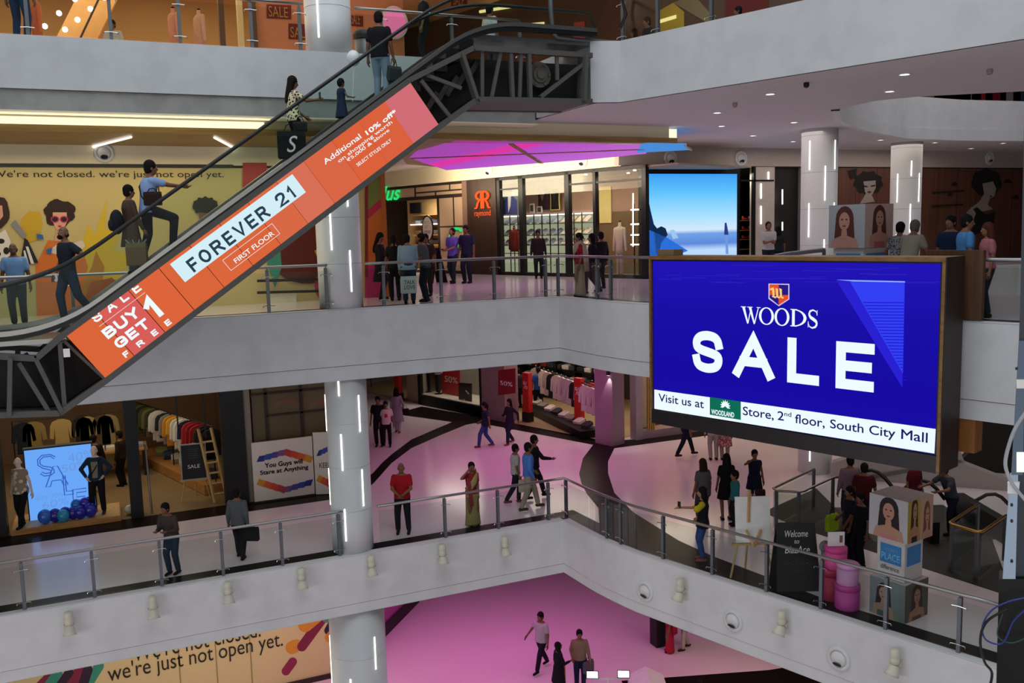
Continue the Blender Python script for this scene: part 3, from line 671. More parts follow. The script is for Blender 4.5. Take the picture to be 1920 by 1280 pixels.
for p, q in (((0,0),(w,0)), ((w,0),(w,h)), ((w,h),(0,h)), ((0,h),(0,0))):
    A, Bp = a+eu*p[0]+ev*p[1], a+eu*q[0]+ev*q[1]; fw.bar(A-UY*.003, Bp-UY*.003, .006, .012, (0,1,0))
fw.build('advert_field', WH, es); ptext('FIRST FLOOR', (443,494), (517,442), 10, WH, .01)
ptext('Additional', (610,309), (680,261), 11, WH, .012); ptext('10% off*', (689,254), (746,214), 11, WH, .025)
ptext('on shopping worth', (637,307), (739,235), 9.5, WH, .008); ptext('\u20b95,000 & above', (653,304.5), (733,249), 8, WH, .008)
ptext('SELECT STYLES ONLY', (671,312.5), (737,268), 7, WH, .012)
hv('SALE', (180,606), (268,544), 18, .034, WH, .75)
a, e = aty(186,612,YT), aty(272,548,YT); b = MB(); b.bar(a-UY*.003, e-UY*.003, .005, .014, (0,1,0)); b.build('advert_field', WH, es)
hv('BUY', (203,636), (266,591), 21, .047, WH, .16); hv('1', (291,601), (312,586), 46, .10, WH)
hv('GET', (224,655), (285,611), 20, .045, WH, .18); hv('FREE', (236,671), (325,608), 11.5, .026, WH, 1.5)
# guard pipe beside the upper newel
gp = MB(); gp.tube([E_(1030,-60,YE0+.1), E_(1033,20,YE0+.1), E_(1036,60,YE0+.1), E_(1045,70,YE0+.1), E_(1075,74,YE0+.12), E_(1115,77,YE0+.2), E_(1155,80,YE0+.2)], .045, 10)
tag(gp.build('guard_pipe', M['gsteel'], None, True), 'bent grey guard pipe at the top landing of the escalator', 'railing')
# ================================================================== BIG LED SCREEN
CL = 14.35; RX = -D2
lw = lambda x, y, d=0.: atc(x, y, CL-d)
q0, q1, q2 = lw(1219,478), lw(1773,487), lw(1762,874)
sT = [lw(1225,489), lw(1764,494), lw(1752,850), lw(1227,766)]
lx0, lx1 = sT[0].dot(RX), sT[1].dot(RX); lz1 = (sT[0].z+sT[1].z)/2; lz0 = (sT[2].z+sT[3].z)/2
def LP(s, z, d=0.): return N2*(CL-d) + RX*s + UZ*z          # s along the screen, z height
led = thing('advertising_screen', 'huge blue video screen in a wooden cabinet advertising a sale', 'screen', LP((lx0+lx1)/2, lz0-.3, -.4))
X0, X1, Z0, Z1 = lx0-.07, lx1+.10, lz0-.30, lz1+.10
def lbox(s0, s1, z0, z1, d0, d1):
    b = MB(); b.prism([LP(s0,z0,d0), LP(s1,z0,d0), LP(s1,z1,d0), LP(s0,z1,d0)], N2*(d0-d1)); return b
b = MB(); b.add(lbox(X0, X1, Z1-.07, Z1, .06, -.62).v, [(0,1,2,3)[::-1],(4,5,6,7),(0,1,5,4),(1,2,6,5),(2,3,7,6),(3,0,4,7)])
for (s0, s1, z0, z1) in ((X0, X0+.045, Z0, Z1-.07), (X1-.05, X1, Z0, Z1-.07)):
    o_ = lbox(s0, s1, z0, z1, .06, -.62); b.add(o_.v, o_.f)
b.build('cabinet', M['cabinet'], led)
lbox(X1+.001, X1+.014, Z0, Z1-.0, .045, -.62).build('side_panel', wood('side_wood_shade', '#1e120a', '#2c1b10', 2), led)  # shade on the cabinet's right side painted as darker wood
lbox(X0+.045, X1-.05, Z0, lz0-.02, .05, -.62).build('lower_border', mat('screen_border', '#161014', .4), led)
lbox(X0+.045, X1-.05, lz0-.02, Z1-.07, .0, -.6).build('housing', M['blackm'], led)
nt_ = ramp_glow('screen_blue', [(0,'#1b10a8'),(.35,'#170ba2'),(.75,'#1a10a6'),(1,'#2114b4')], 2, 0, 3.2, 1.0)
lbox(lx0, lx1, lz0, lz1, .012, .0).build('display', nt_, led)
def lpoly(pix, m, d, name='screen_graphic'):
    b = MB(); b.prism([lw(x, y, d) for x, y in pix], -N2*.002); return b.build(name, m, led)
lpoly([(1568,525),(1697,528),(1692,726)], glow('screen_shape', '#2a22d2', 1.), .014)
lpoly([(1594,528),(1696,530),(1693,700)], glow('screen_shape', '#3340f4', 1.), .017)
for i in range(26):
    y = 566 + i*5.8; xl = 1594 + (y-528)*.575
    lpoly([(xl+2,y),(1695,y+ .4),(1695,y+2.0),(xl+3,y+1.6)], glow('screen_shape', '#2118c8', 1.), .019)
lpoly([(1568,524),(1697,527),(1697,529.5),(1600,527.5)], glow('screen_shape', '#8fa8ff', 1.), .021)
rl = random.Random(3)
lm = glow('screen_shape', '#2b20b8', 1.)
for i in range(26):
    x = 1228+rl.random()*480; y = 494+rl.random()*34+(x-1225)*.01; w = 25+rl.random()*70
    lpoly([(x,y),(min(1762,x+w),y+.5),(min(1762,x+w),y+1.7),(x,y+1.2)], lm, .014)
lpoly([(1227,730),(1754.5,804),(1752,850),(1227,766)], M['white_e'], .014)
def ltext(body, p0, p1, h, m, bold=0., d=.016, name='screen_lettering', shear=0., up=None):
    a, e = lw(*p0, d), lw(*p1, d); ux = RX; w = (e-a).dot(RX)
    return letters(body, a, ux, UZ, w, h, m, led, name, .002, bold, shear=shear)
def lh(x, y0, y1): return abs(lw(x, y0).z - lw(x, y1).z)
# big SALE, letter by letter along the screen's own level line
def baseline(x0, x1, y0):           # horizontal in the place: same height
    return lw(x0, y0).z
zS = lw(1300, 695).z; hS = lh(1300, 618, 695)
for ch, x0, x1 in (('S',1299,1357), ('A',1376,1452), ('L',1477,1537), ('E',1568,1640)):
    a, e = lw(x0, 700), lw(x1, 700); o_ = N2*(CL-.016) + RX*a.dot(RX) + UZ*zS
    heavy(ch, o_, RX, UZ, (e-a).dot(RX), hS, .178, M['white_e'], led, 'screen_lettering', .004)
NV = glow('screen_navy', '#1a1c66', .9)
zb = lw(1236, 752).z
def band(body, x0, x1, h, dz=0., bold=.01):
    a, e = lw(x0, 770), lw(x1, 770); o_ = N2*(CL-.018) + RX*a.dot(RX) + UZ*(zb+dz)
    letters(body, o_, RX, UZ, (e-a).dot(RX), h, NV, led, 'screen_lettering', .002, bold)
hb = lh(1236, 737, 752)
band('Visit us at', 1236, 1321, hb); band('Store,', 1394, 1452, hb*1.16, -.035); band('2', 1459, 1471, hb); band('nd', 1472, 1485, hb*.5, hb*.55); band('floor,', 1492, 1548, hb*1.16, -.035)
band('South City', 1558, 1681, hb*1.25, -.05); band('Mall', 1692, 1742, hb)
lpoly([(1331,744),(1389,752.5),(1389,787),(1331,777)], glow('screen_green', '#0f6a56', 1.), .016)
a = lw(1334,775,.02); letters('WOODLAND', a - UZ*.01, RX, UZ, .52, .10, M['white_e'], led, 'screen_lettering', .004, .03)
c = lw(1360,761,.02); b = MB()
for i in range(9):
    t = -.3+ i*(PI+.6)/8; d = RX*cos(t)+UZ*sin(t); n = RX*-sin(t)+UZ*cos(t); b.prism([c, c+d*.06+n*.022, c+d*.12, c+d*.06-n*.022], -N2*.003)
b.build('screen_graphic', M['white_e'], led)
# serif word, drawn glyph by glyph
def serif_word(glyphs, z0, h, m, d):
    for ch, x0, x1 in glyphs:
        a, e = lw(x0, 600).dot(RX), lw(x1, 600).dot(RX); w = e-a; b = MB(); P = lambda u, v: N2*(CL-d)+RX*(a+u*w)+UZ*(z0+v*h)
        def st(pts): b.prism([P(*p) for p in pts], -N2*.002)
        if ch == 'W':
            st([(.06,1),(.20,1),(.40,.0),(.34,-.03)]); st([(.34,-.03),(.40,0),(.54,.85),(.50,.85)]); st([(.40,1),(.54,1),(.74,.0),(.68,-.03)]); st([(.68,-.03),(.74,0),(.94,1),(.90,1)])
            for u in (.0,.34,.82): st([(u,.96),(u+.27 if u < .8 else 1.02,.96),(u+.27 if u < .8 else 1.02,1.0),(u,1.0)])
        if ch in 'OD':
            n = 28
            outer = [(.5+.5*cos(2*PI*i/n), .5+.52*sin(2*PI*i/n)) for i in range(n+1)]; inner = [(.5+.34*cos(2*PI*i/n), .5+.46*sin(2*PI*i/n)) for i in range(n+1)]
            if ch == 'D':
                outer = [(.16+.84*cos(-PI/2+PI*i/n), .5+.5*sin(-PI/2+PI*i/n)) for i in range(n+1)]; inner = [(.2+.62*cos(-PI/2+PI*i/n), .5+.44*sin(-PI/2+PI*i/n)) for i in range(n+1)]
                st([(.1,0),(.27,0),(.27,1),(.1,1)]); st([(.0,0),(.4,0),(.4,.05),(.0,.05)]); st([(.0,.95),(.4,.95),(.4,1),(.0,1)])
            for i in range(n): st([outer[i], outer[i+1], inner[i+1], inner[i]])
        if ch == 'S':
            path = [(.88,.80),(.78,.93),(.5,1.0),(.22,.92),(.14,.74),(.28,.58),(.55,.48),(.82,.36),(.88,.2),(.74,.05),(.45,-.02),(.18,.06),(.08,.24)]
            wd = [.02,.03,.04,.06,.08,.09,.10,.09,.08,.06,.04,.03,.02]
            for i in range(len(path)-1):
                p, q = V((*path[i],0)), V((*path[i+1],0)); t = (q-p).normalized(); nn = V((-t.y,t.x,0)); e1 = t*.015
                A, B_, C_, D_ = p+nn*wd[i]-e1, q+nn*wd[i+1]+e1, q-nn*wd[i+1]+e1, p-nn*wd[i]-e1; st([(A.x,A.y),(B_.x,B_.y),(C_.x,C_.y),(D_.x,D_.y)])
            st([(.86,.70),(.92,.70),(.92,1.0),(.88,1.0)]); st([(.04,0),(.08,0),(.10,.34),(.04,.34)])
        b.build('screen_lettering', m, led)
zw = lw(1392, 605).z; hw = lh(1392, 574, 605)
serif_word((('W',1390,1426),('O',1424,1452),('O',1453,1481),('D',1483,1513),('S',1515,1535)), zw, hw, M['white_e'], .016)
sh = [(1443,533),(1478,534),(1478,560),(1460,572),(1443,558)]
lpoly([(1441,531.5),(1480,532),(1480,561),(1460.5,574),(1441,560)], glow('screen_pale', '#cfc6e8', 1.), .016)
lpoly(sh, glow('screen_navy2', '#2a1a80', 1.), .018); lpoly([(1443,533),(1460,533.5),(1460,553),(1443,553)], glow('screen_red', '#e5502c', 1.), .020); lpoly([(1460,553),(1478,553),(1478,560),(1460,572)], glow('screen_red', '#e5502c', 1.), .020)
b = MB(); c0 = lw(1449,556,.023)
for i, u in enumerate((0, .075, .15)):
    p = c0 + RX*u; b.prism([p, p+RX*.035+UZ*.0, p+RX*.03+UZ*.14, p-RX*.02+UZ*.16], -N2*.002); b.prism([p-RX*.02, p+RX*.06-UZ*.03, p+RX*.07, p+UZ*.02], -N2*.002)
b.prism([c0+UZ*.15-RX*.05, c0+UZ*.17+RX*.02, c0+UZ*.13+RX*.0, c0+UZ*.11-RX*.06], -N2*.002); b.build('screen_graphic', glow('screen_gold', '#f6cf7a', 1.), led)
# things beside the screen
b = lbox(X0+.14, X0+.14+.4, Z1, Z1+.12, -.05, -.35); tag(b.build('carton', mat('carton', '#7a6044', .8)), 'small brown box lying on top of the blue screen at its left end', 'box')
cwm = wood('cladding_wood', '#3d2714', '#5a3a20', 2)
def cladding(x0, x1, ym, z0, z1, c, th=.1):
    a, e = atc(x0, ym, c).dot(RX), atc(x1, ym, c).dot(RX); b = MB(); b.prism([N2*c+RX*a+UZ*z0, N2*c+RX*e+UZ*z0, N2*c+RX*e+UZ*z1, N2*c+RX*a+UZ*z1], N2*th); return b
struct('wall_wood_cladding', cladding(1738, 1842, 540, .02, atc(1800, 469, CF-.02).z, CF-.02), cwm)
struct('wall_wood_cladding_lower', cladding(1775, 1828, 820, atc(1826, 850, CF+.02).z, ZL2-1.58, CF+.02, .3), wood('cladding_orange', '#7a4a1c', '#94602a', 2))
# ================================================================== PEOPLE
PEND = []
SKIN = [mat('skin_brown', c, .55, var=.06, scale=20., spec=.4) for c in ('#7a5238', '#8d6244', '#5f3f2b', '#a27552')]
HAIRM = {k: mat('hair', c, .75, spec=.15, var=.3, scale=60.) for k, c in (('black', '#120e0d'), ('grey', '#5b5652'), ('brown', '#2c1a12'), ('henna', '#47221a'))}
EYEW, EYED, LIPM = mat('eye_white', '#d8d2c8', .3), mat('eye_dark', '#120c08', .3), mat('lips', '#7b3f38', .5)
def fabric(c): return mat('fabric', c, .85, var=.14, scale=26., spec=.2)
def printed(c0, c1, scale=16.):
    key = ('print', c0, c1, scale)
    if key in _M: return _M[key]
    m = bpy.data.materials.new('printed_fabric'); m.use_nodes = True; nt = m.node_tree; b = nt.nodes['Principled BSDF']
    tc = nt.nodes.new('ShaderNodeTexCoord'); n = nt.nodes.new('ShaderNodeTexVoronoi'); n.inputs['Scale'].default_value = scale
    nt.links.new(tc.outputs['Object'], n.inputs['Vector']); r = nt.nodes.new('ShaderNodeValToRGB'); r.color_ramp.interpolation = 'CONSTANT'
    r.color_ramp.elements[0].color = (*lin(c0), 1); r.color_ramp.elements[1].color = (*lin(c1), 1); r.color_ramp.elements[1].position = .42
    nt.links.new(n.outputs['Distance'], r.inputs[0]); nt.links.new(r.outputs[0], b.inputs['Base Color']); b.inputs['Roughness'].default_value = .85; _M[key] = m; return m
def ik(a, c, l1, l2, pole):
    a, c, pole = V(a), V(c), V(pole); d = c-a; L = d.length
    if L > (l1+l2)*.995: c = a + d.normalized()*(l1+l2)*.995; d = c-a; L = d.length
    d.normalize(); x = (l1*l1-l2*l2+L*L)/(2*L); y = math.sqrt(max(0, l1*l1-x*x))
    p = pole - d*pole.dot(d)
    if p.length < 1e-4: p = V((0,1,0))
    return a + d*x + p.normalized()*y, c
def person(label, pos, face, h=1.70, fem=False, top='#333333', sleeve='short', hem=.90, bottom='trousers', bcol='#20242c', hair='short', hcol='black',
           skin=0, shoe='#15120f', lf=None, rf=None, lh=None, rh=None, le=(-.5,-1,-.3), re=(.5,-1,-.3), lean=0., drop=0., head=(0,0), extra=None, seen=1., group=None,
           build=1.08, pat=None, coarse=1., cat='person', mann=None, name='person', kid=False):
    s = h/1.75; a = math.radians(face)-PI/2; ca, sa = cos(a), sin(a); pos = V(pos)
    hs = 1.22 if kid else 1.
    wd = lambda p: pos + V(((p[0]*ca - p[1]*sa)*s, (p[0]*sa + p[1]*ca)*s, p[2]*s))
    cl, sl = cos(lean), sin(lean); hz = .93-drop
    def T(p):                                        # lean about the hips
        x, y, z = p[0], p[1], p[2]-.93
        return V((x, y*cl + max(z,0)*sl, hz + (z*cl if z > 0 else z)))
    sw, hw = (.142, .095) if fem else (.168, .092)
    sw *= (1+(build-1)*.7); lf = V(lf or (-.095, 0, .085)); rf = V(rf or (.095, 0, .085))
    Ls, Rs = T((-sw,0,1.395)), T((sw,0,1.395)); Lp, Rp = V((-hw,0,hz)), V((hw,0,hz))
    lh = V(lh or (-sw-.09, .05, .86)); rh = V(rh or (sw+.09, .05, .86))
    Le, lh = ik(Ls, lh, .29, .26, le); Re, rh = ik(Rs, rh, .29, .26, re)
    Lk, lf = ik(Lp, lf, .435, .43, (-.1,1,0)); Rk, rf = ik(Rp, rf, .435, .43, (.1,1,0))
    tors = [(.86,.155,.10),(.95,.172,.118),(1.06,.138,.098),(1.18,.140,.102),(1.30,.152,.118),(1.38,.150,.10),(1.44,.115,.08),(1.48,.058,.058)] if fem else \
           [(.86,.150,.10),(.95,.162,.112),(1.06,.152,.108),(1.18,.160,.112),(1.30,.178,.122),(1.38,.182,.112),(1.44,.135,.088),(1.485,.062,.062)]
    def ring(z, rx, ry, n=14, oy=0.): return [wd(T((rx*build*cos(2*PI*i/n), oy+ry*build*sin(2*PI*i/n), z))) for i in range(n)]
    R = lambda r: r*s
    skm = mann or SKIN[skin]
    root = thing(name, label, cat, pos, group)
    base = pos
    hy, hp = head
    hm = Matrix.Rotation(hy, 3, 'Z') @ Matrix.Rotation(-hp, 3, 'X')
    nb = T((0, .0, 1.50)); hc0 = T((0,.025,1.61))
    def HD(p): return wd(hc0 + hm @ V(p)*hs)
    b = MB()
    b.loft([ring(*t) for t in tors])
    b.capsule(wd(T((0,-.005,1.42))), HD((0,-.012,-.03)), R(.056 if fem else .064), R(.055))
    rot = Matrix.Rotation(a, 3, 'Z') @ hm
    b.ell(HD((0,0,.02)), R(.076*hs), R(.092*hs), R(.112*hs), 14, 10, rot); b.ell(HD((0,.028,-.05)), R(.056*hs), R(.062*hs), R(.062*hs), 12, 8, rot)
    b.capsule(HD((0,.088,.015)), HD((0,.108,-.022)), R(.011), R(.017), 8)
    for S_, E_2, H_, sg in ((Ls, Le, lh, -1), (Rs, Re, rh, 1)):
        ra = .044 if fem else .052
        b.capsule(wd(S_), wd(E_2), R(ra), R(ra*.8)); b.capsule(wd(E_2), wd(H_), R(ra*.78), R(.027))
        d = (H_-E_2).normalized(); b.capsule(wd(H_), wd(H_+d*.075), R(.03), R(.034))
    covered = bottom in ('skirt', 'sari', 'dress', 'gown')
    for P_, K_, F_ in ((Lp, Lk, lf), (Rp, Rk, rf)):
        b.capsule(wd(P_), wd(K_), R(.086), R(.060)); b.capsule(wd(K_), wd(F_), R(.056), R(.037)); b.capsule(wd(F_+V((0,-.03,-.045))), wd(F_+V((0,.14,-.055))), R(.036), R(.030))
    body = b.build('body', [skm, EYED, LIPM, EYEW], root, True)
    ex = MB()                                        # fingers, ears, eyes, lips: joined after the remesh
    for E_2, H_, sg in ((Le, lh, -1), (Re, rh, 1)):
        d = (H_-E_2).normalized(); f = V((0,1,0)); ax = (f - d*f.dot(d)); ax = ax.normalized() if ax.length > .15 else V((1,0,0)); nrm = d.cross(ax)*sg
        for i, (o_, L_) in enumerate(((.028,.068),(.010,.078),(-.009,.072),(-.027,.056))):
            k0_ = H_+d*.085+ax*o_; k1_ = k0_+d*L_*.5-nrm*.008; k2_ = k1_+d*L_*.42-nrm*.022
            ex.tube([wd(H_+d*.06+ax*o_*.9), wd(k0_), wd(k1_), wd(k2_)], [R(.0105), R(.010), R(.009), R(.0065)], 6)
        ex.tube([wd(H_+d*.02+ax*.024), wd(H_+d*.05+ax*.046-nrm*.012), wd(H_+d*.085+ax*.05-nrm*.024)], [R(.0125), R(.0105), R(.0075)], 6)
    for sg in (-1, 1): ex.ell(HD((sg*.079,-.012,.0)), R(.012), R(.022), R(.034), 8, 6, rot)
    if mann is None:
        for sg in (-1, 1):
            ex.mi = 3; ex.ell(HD((sg*.031,.083,.022)), R(.015), R(.007), R(.008), 8, 6, rot); ex.mi = 1; ex.ell(HD((sg*.031,.088,.022)), R(.008), R(.005), R(.008), 8, 6, rot)
            ex.tube([HD((sg*.014,.092,.046)), HD((sg*.032,.090,.052)), HD((sg*.05,.074,.044))], R(.0045), 5)
        ex.mi = 2; ex.ell(HD((0,.086,-.055)), R(.024), R(.009), R(.008), 8, 6, rot)
    PEND.append((body, .0125*coarse, ex, base))
    # hair
    hmat = HAIRM.get(hcol) or HAIRM['black']
    if hair != 'bald':
        hb = MB(); k = hs
        hb.ell(HD((0,-.020,.050)), R(.096*k), R(.106*k), R(.108*k), 16, 12, rot); hb.ell(HD((0,-.045,-.005)), R(.090*k), R(.076*k), R(.095*k), 14, 8, rot)
        if hair == 'long':
            hb.loft([[HD((rx*cos(2*PI*i/12), oy+ry*sin(2*PI*i/12), z)) for i in range(12)] for z, rx, ry, oy in ((.10,.04,.04,-.03),(.04,.102,.085,-.035),(-.06,.112,.08,-.045),(-.16,.122,.07,-.06),(-.28,.118,.06,-.075),(-.38,.085,.045,-.085),(-.43,.04,.025,-.09))])
        if hair == 'bun': hb.ell(HD((0,-.115,.02)), R(.045), R(.042), R(.045), 10, 8, rot)
        if hair == 'pony': hb.tube([HD((0,-.09,.05)), HD((0,-.13,.03)), HD((0,-.135,-.06)), HD((0,-.12,-.2)), HD((0,-.11,-.27))], [R(.03), R(.034), R(.034), R(.026), R(.008)], 8)
        if hair == 'balding': hb = MB(); hb.ell(HD((0,-.028,-.012)), R(.083), R(.078), R(.062), 14, 10, rot)
        if hair in ('curly',):
            rr_ = random.Random(5)
            for i in range(26):
                t = rr_.random()*2*PI; q = rr_.random()*1.5-.2; hb.ell(HD((.085*cos(t)*cos(q), -.03+.08*sin(t)*cos(q), .05+.09*sin(q))), R(.03), R(.03), R(.03), 6, 5)
        ho = hb.build('hair', hmat, root, True); PEND.append((ho, .014*coarse, None, base))
    # upper garment
    tm = pat or fabric(top)
    if bottom not in ('dress', 'gown') or True:
        tb = MB(); o_ = .014
        rings = [t for t in tors if t[0] > hem-.02 and t[0] < 1.46]
        lowr = [] 
        if hem < .84:
            z = .86
            while z > hem: lowr.append((z, .175+ (.86-z)*.16, .125+(.86-z)*.16)); z -= .12
            lowr.append((hem, .175+(.86-hem)*.16, .125+(.86-hem)*.16)); rings = lowr[::-1] + [t for t in rings if t[0] > .9]
        else: rings = [(hem, .17, .122)] + [t for t in rings if t[0] > hem+.03]
        tb.loft([ring(z, rx+o_, ry+o_) for z, rx, ry in rings] + [ring(1.455, .105, .085)])
        for S_, E_2, H_ in ((Ls, Le, lh), (Rs, Re, rh)):
            ra = (.044 if fem else .052) + .016
            if sleeve == 'short': tb.capsule(wd(S_+V((0,0,.004))), wd(S_+(E_2-S_)*.62), R(ra*.99), R(ra*1.0))
            elif sleeve == 'long': tb.capsule(wd(S_+V((0,0,.004))), wd(E_2), R(ra*.99), R(ra*.88)); tb.capsule(wd(E_2), wd(E_2+(H_-E_2)*.93), R(ra*.86), R(.040))
            elif sleeve == 'cap': tb.capsule(wd(S_), wd(S_+(E_2-S_)*.25), R(ra), R(ra*.95))
        nm = 'kurta' if hem < .7 and bottom == 'trousers' else 'shirt'
        if bottom in ('dress', 'gown'): nm = 'dress'
        if bottom == 'sari': nm = 'blouse'
        to = tb.build(nm, tm, root, True); PEND.append((to, .014*coarse, None, base))
    bm_ = bcol if not isinstance(bcol, str) else fabric(bcol)
    if bottom in ('trousers', 'shorts', 'dress'):
        pb = MB()
        if bottom != 'dress':
            pb.loft([[wd(V((r_*cos(2*PI*i/14), q_*sin(2*PI*i/14), z_+hz-.93))) for i in range(14)] for z_, r_, q_ in ((.82,.14,.11),(.88,.172,.125),(.95,.176,.128),(1.01,.16,.116))])
            for P_, K_, F_ in ((Lp, Lk, lf), (Rp, Rk, rf)):
                pb.capsule(wd(P_-V((0,0,.02))), wd(K_), R(.105), R(.080))
                if bottom == 'trousers': pb.capsule(wd(K_), wd(K_+(F_-K_)*.93), R(.078), R(.064))
            po = pb.build('trousers' if bottom == 'trousers' else 'shorts', bm_, root, True); PEND.append((po, .014*coarse, None, base))
    if bottom in ('skirt', 'sari', 'gown'):
        pb = MB(); mid = (lf+rf)/2; zb_ = .04 if bottom != 'skirt' else .48
        rg = []
        for z_, r_ in ((1.03,.14),(.95,.178),(.85,.185),(.6,.185),(.35,.19),(zb_+.06,.21),(zb_,.215)):
            if z_ < zb_: continue
            t = max(0, (.95-z_)/.95); cx_, cy_ = mid.x*t, mid.y*t
            rg.append([wd(V((cx_ + r_*cos(2*PI*i/28)*(1+.04*(i%2)*t), cy_ + r_*.72*sin(2*PI*i/28)*(1+.05*(i%2)*t), z_+(hz-.93)*(1-t)))) for i in range(28)])
        pb.loft(rg[::-1]); po = pb.build('sari' if bottom == 'sari' else 'skirt', bm_, root, True)
        if bottom == 'sari':
            db = MB(); pth = [T((.17,.06,1.0)), T((.10,.135,1.12)), T((-.02,.15,1.25)), T((-.12,.10,1.42)), T((-.13,.0,1.47)), T((-.13,-.11,1.36)), T((-.14,-.15,1.1)), T((-.15,-.17,.7))]
            rings = []
            for i, p in enumerate(pth):
                d = (pth[min(i+1,len(pth)-1)]-pth[max(i-1,0)]).normalized(); o2 = V((p.x, p.y, 0)); o2 = o2.normalized() if o2.length > .01 else V((0,1,0)); sd = d.cross(o2).normalized(); wdt = .10 if i < 6 else .13
                rings.append([wd(p+sd*wdt+o2*.0), wd(p+sd*wdt*.5+o2*.022), wd(p-sd*wdt*.5+o2*.022), wd(p-sd*wdt), wd(p-sd*wdt*.5-o2*.004), wd(p+sd*wdt*.5-o2*.004)])
            db.loft(rings); db.build('pallu', bm_, root, True)
    # shoes
    for F_ in (lf, rf):
        sb = MB(); sb.capsule(wd(F_+V((0,-.035,-.042))), wd(F_+V((0,.145,-.052))), R(.044), R(.036)); so = sb.build('shoe', fabric(shoe), root, True)
    if extra: extra(root, wd, T, R, lh, rh, HD)
    return root, wd(lh), wd(rh)
def finish_people():
    for o, vx, ex, base in PEND:
        m = o.modifiers.new('remesh', 'REMESH'); m.mode = 'VOXEL'; m.voxel_size = vx; m.use_smooth_shade = True
        sm = o.modifiers.new('smooth', 'SMOOTH'); sm.factor = .5; sm.iterations = 3
    dg = bpy.context.evaluated_depsgraph_get(); dg.update()
    new = [(o, bpy.data.meshes.new_from_object(o.evaluated_get(dg)), ex, base) for o, vx, ex, base in PEND]
    for o, me, ex, base in new:
        if ex:
            bm = bmesh.new(); bm.from_mesh(me); 
            vs = [bm.verts.new(v-base) for v in ex.v]
            for f, mi in zip(ex.f, ex.m):
                try: fc = bm.faces.new([vs[i] for i in f]); fc.material_index = mi; fc.smooth = True
                except ValueError: pass
            bm.to_mesh(me); bm.free()
        while len(me.materials) < len(o.data.materials): me.materials.append(o.data.materials[len(me.materials)])
        o.modifiers.clear(); old = o.data; o.data = me; me.name = o.name; bpy.data.meshes.remove(old)
    PEND.clear()
# ---- things carried
def bag(label, p, name, col, w=.3, h=.32, d=.1, ax=0., handle=.16, cat='bag', m=None, deco=None):
    """p: the point the hand holds; ax: heading of the wide side in degrees"""
    p = V(p); u = V((cos(math.radians(ax)), sin(math.radians(ax)), 0)); n = V((-u.y, u.x, 0)); c = p - UZ*(handle+h/2)
    o = thing(name, label, cat, c-UZ*h/2); b = MB()
    rings = [[c+UZ*z+u*x*k+n*y*k2 for x, y in ((-w/2,-d/2),(w/2,-d/2),(w/2,d/2),(-w/2,d/2))] for z, k, k2 in ((-h/2,.94,.9),(-h/2+.02,1,1),(h*.3,1,1),(h/2,.98,.55))]
    b.loft(rings); b.build('body', m or fabric(col), o)
    b = MB(); pts = [c+UZ*h/2-u*w*.25, c+UZ*(h/2+handle*.8)-u*w*.16, p, c+UZ*(h/2+handle*.8)+u*w*.16, c+UZ*h/2+u*w*.25]; b.tube(pts, .008, 6); b.build('handle', fabric('#16130f'), o)
    if deco: deco(o, c, u, n)
    return o
def phone(label, p, d):
    d = V(d).normalized(); t = d.cross(UZ).normalized(); u = t.cross(d); b = MB(); b.obox(V(p), t*.036, d*.005, u*.072); return tag(b.build('phone', M['blackm']), label, 'phone')
def feet(x, y, lvl): return atz(x, y, lvl)
def hd(x, y, lvl, h): p = atz(x, y, lvl+h); return V((p.x, p.y, lvl))
def onY(x, y, Y, z): p = aty(x, y, Y); return V((p.x, Y, z))
def hgt(p, xh, yh, lo=1.50, hi=1.86):
    d = ray(xh, yh); t = math.hypot(p.x, p.y)/math.hypot(d.x, d.y); return max(lo, min(hi, EYE + d.z*t - p.z))
SPREAD = lambda k=.3: dict(lf=(-.11, k*.5, .085), rf=(.11, -k*.5, .11))
def walk(k=.55, b=1): return dict(lf=(-.09, k*.5*b, .085), rf=(.09, -k*.5*b, .12), lh=(-.25, -.2*b, .90), rh=(.25, .22*b, .93), drop=.03)
def PP(label, fx, fy, hx, hy, lvl, face, lo=1.5, hi=1.86, **k):
    p = atz(fx, fy, lvl); return person(label, p, face, h=hgt(p, hx, hy, lo, hi), **k)
def onc(x, y, c, z): p = atc(x, y, c); return V((p.x, p.y, z))
TOCAM, AWAY, RIGHT, LEFTW = -114, 66, -10, 170
# ------------------------------------------------- riders on the escalator
def rider(label, x, y, face, h, Y=17.75, **k):
    p = aty(x, y, Y); return person(label, V((p.x, Y, stepz(p.x))), face, h=h, **k)
_, a, b_ = rider('man in black polo and jeans standing highest on the escalator', 712, 100, 55, 1.72, top='#15151a', bcol='#7f93a8', hem=.86, rh=(.26,.10,.80), lf=(-.1,.05,.085), rf=(.1,-.03,.085), head=(0,.1))
bag('dark grey shopping bag with white lining held by the highest escalator rider', b_, 'shopping_bag', '#3c3f42', .30, .30, .12, 20)
_, a, b_ = rider('little girl in dark blue dress on the escalator holding a balloon stick', 640, 190, 20, 1.0, fem=True, kid=True, top='#26304a', sleeve='cap', hem=.48, bottom='dress', hair='bun', rh=(.22,.30,1.16), head=(0,.2), bcol='#26304a', shoe='#2a2622')
bl_ = thing('balloon', 'white balloon on a stick held by the girl on the escalator', 'balloon', b_)
c = b_ + UZ*.62 + UX*.06
b = MB(); b.ell(c+UZ*.12, .13, .13, .15, 16, 12); b.build('balloon_skin', mat('white_balloon', '#d9dde0', .3), bl_, True); b = MB(); b.tube([b_-UZ*.08, c-UZ*.02], .006, 6); b.build('stick', M['paper'], bl_)
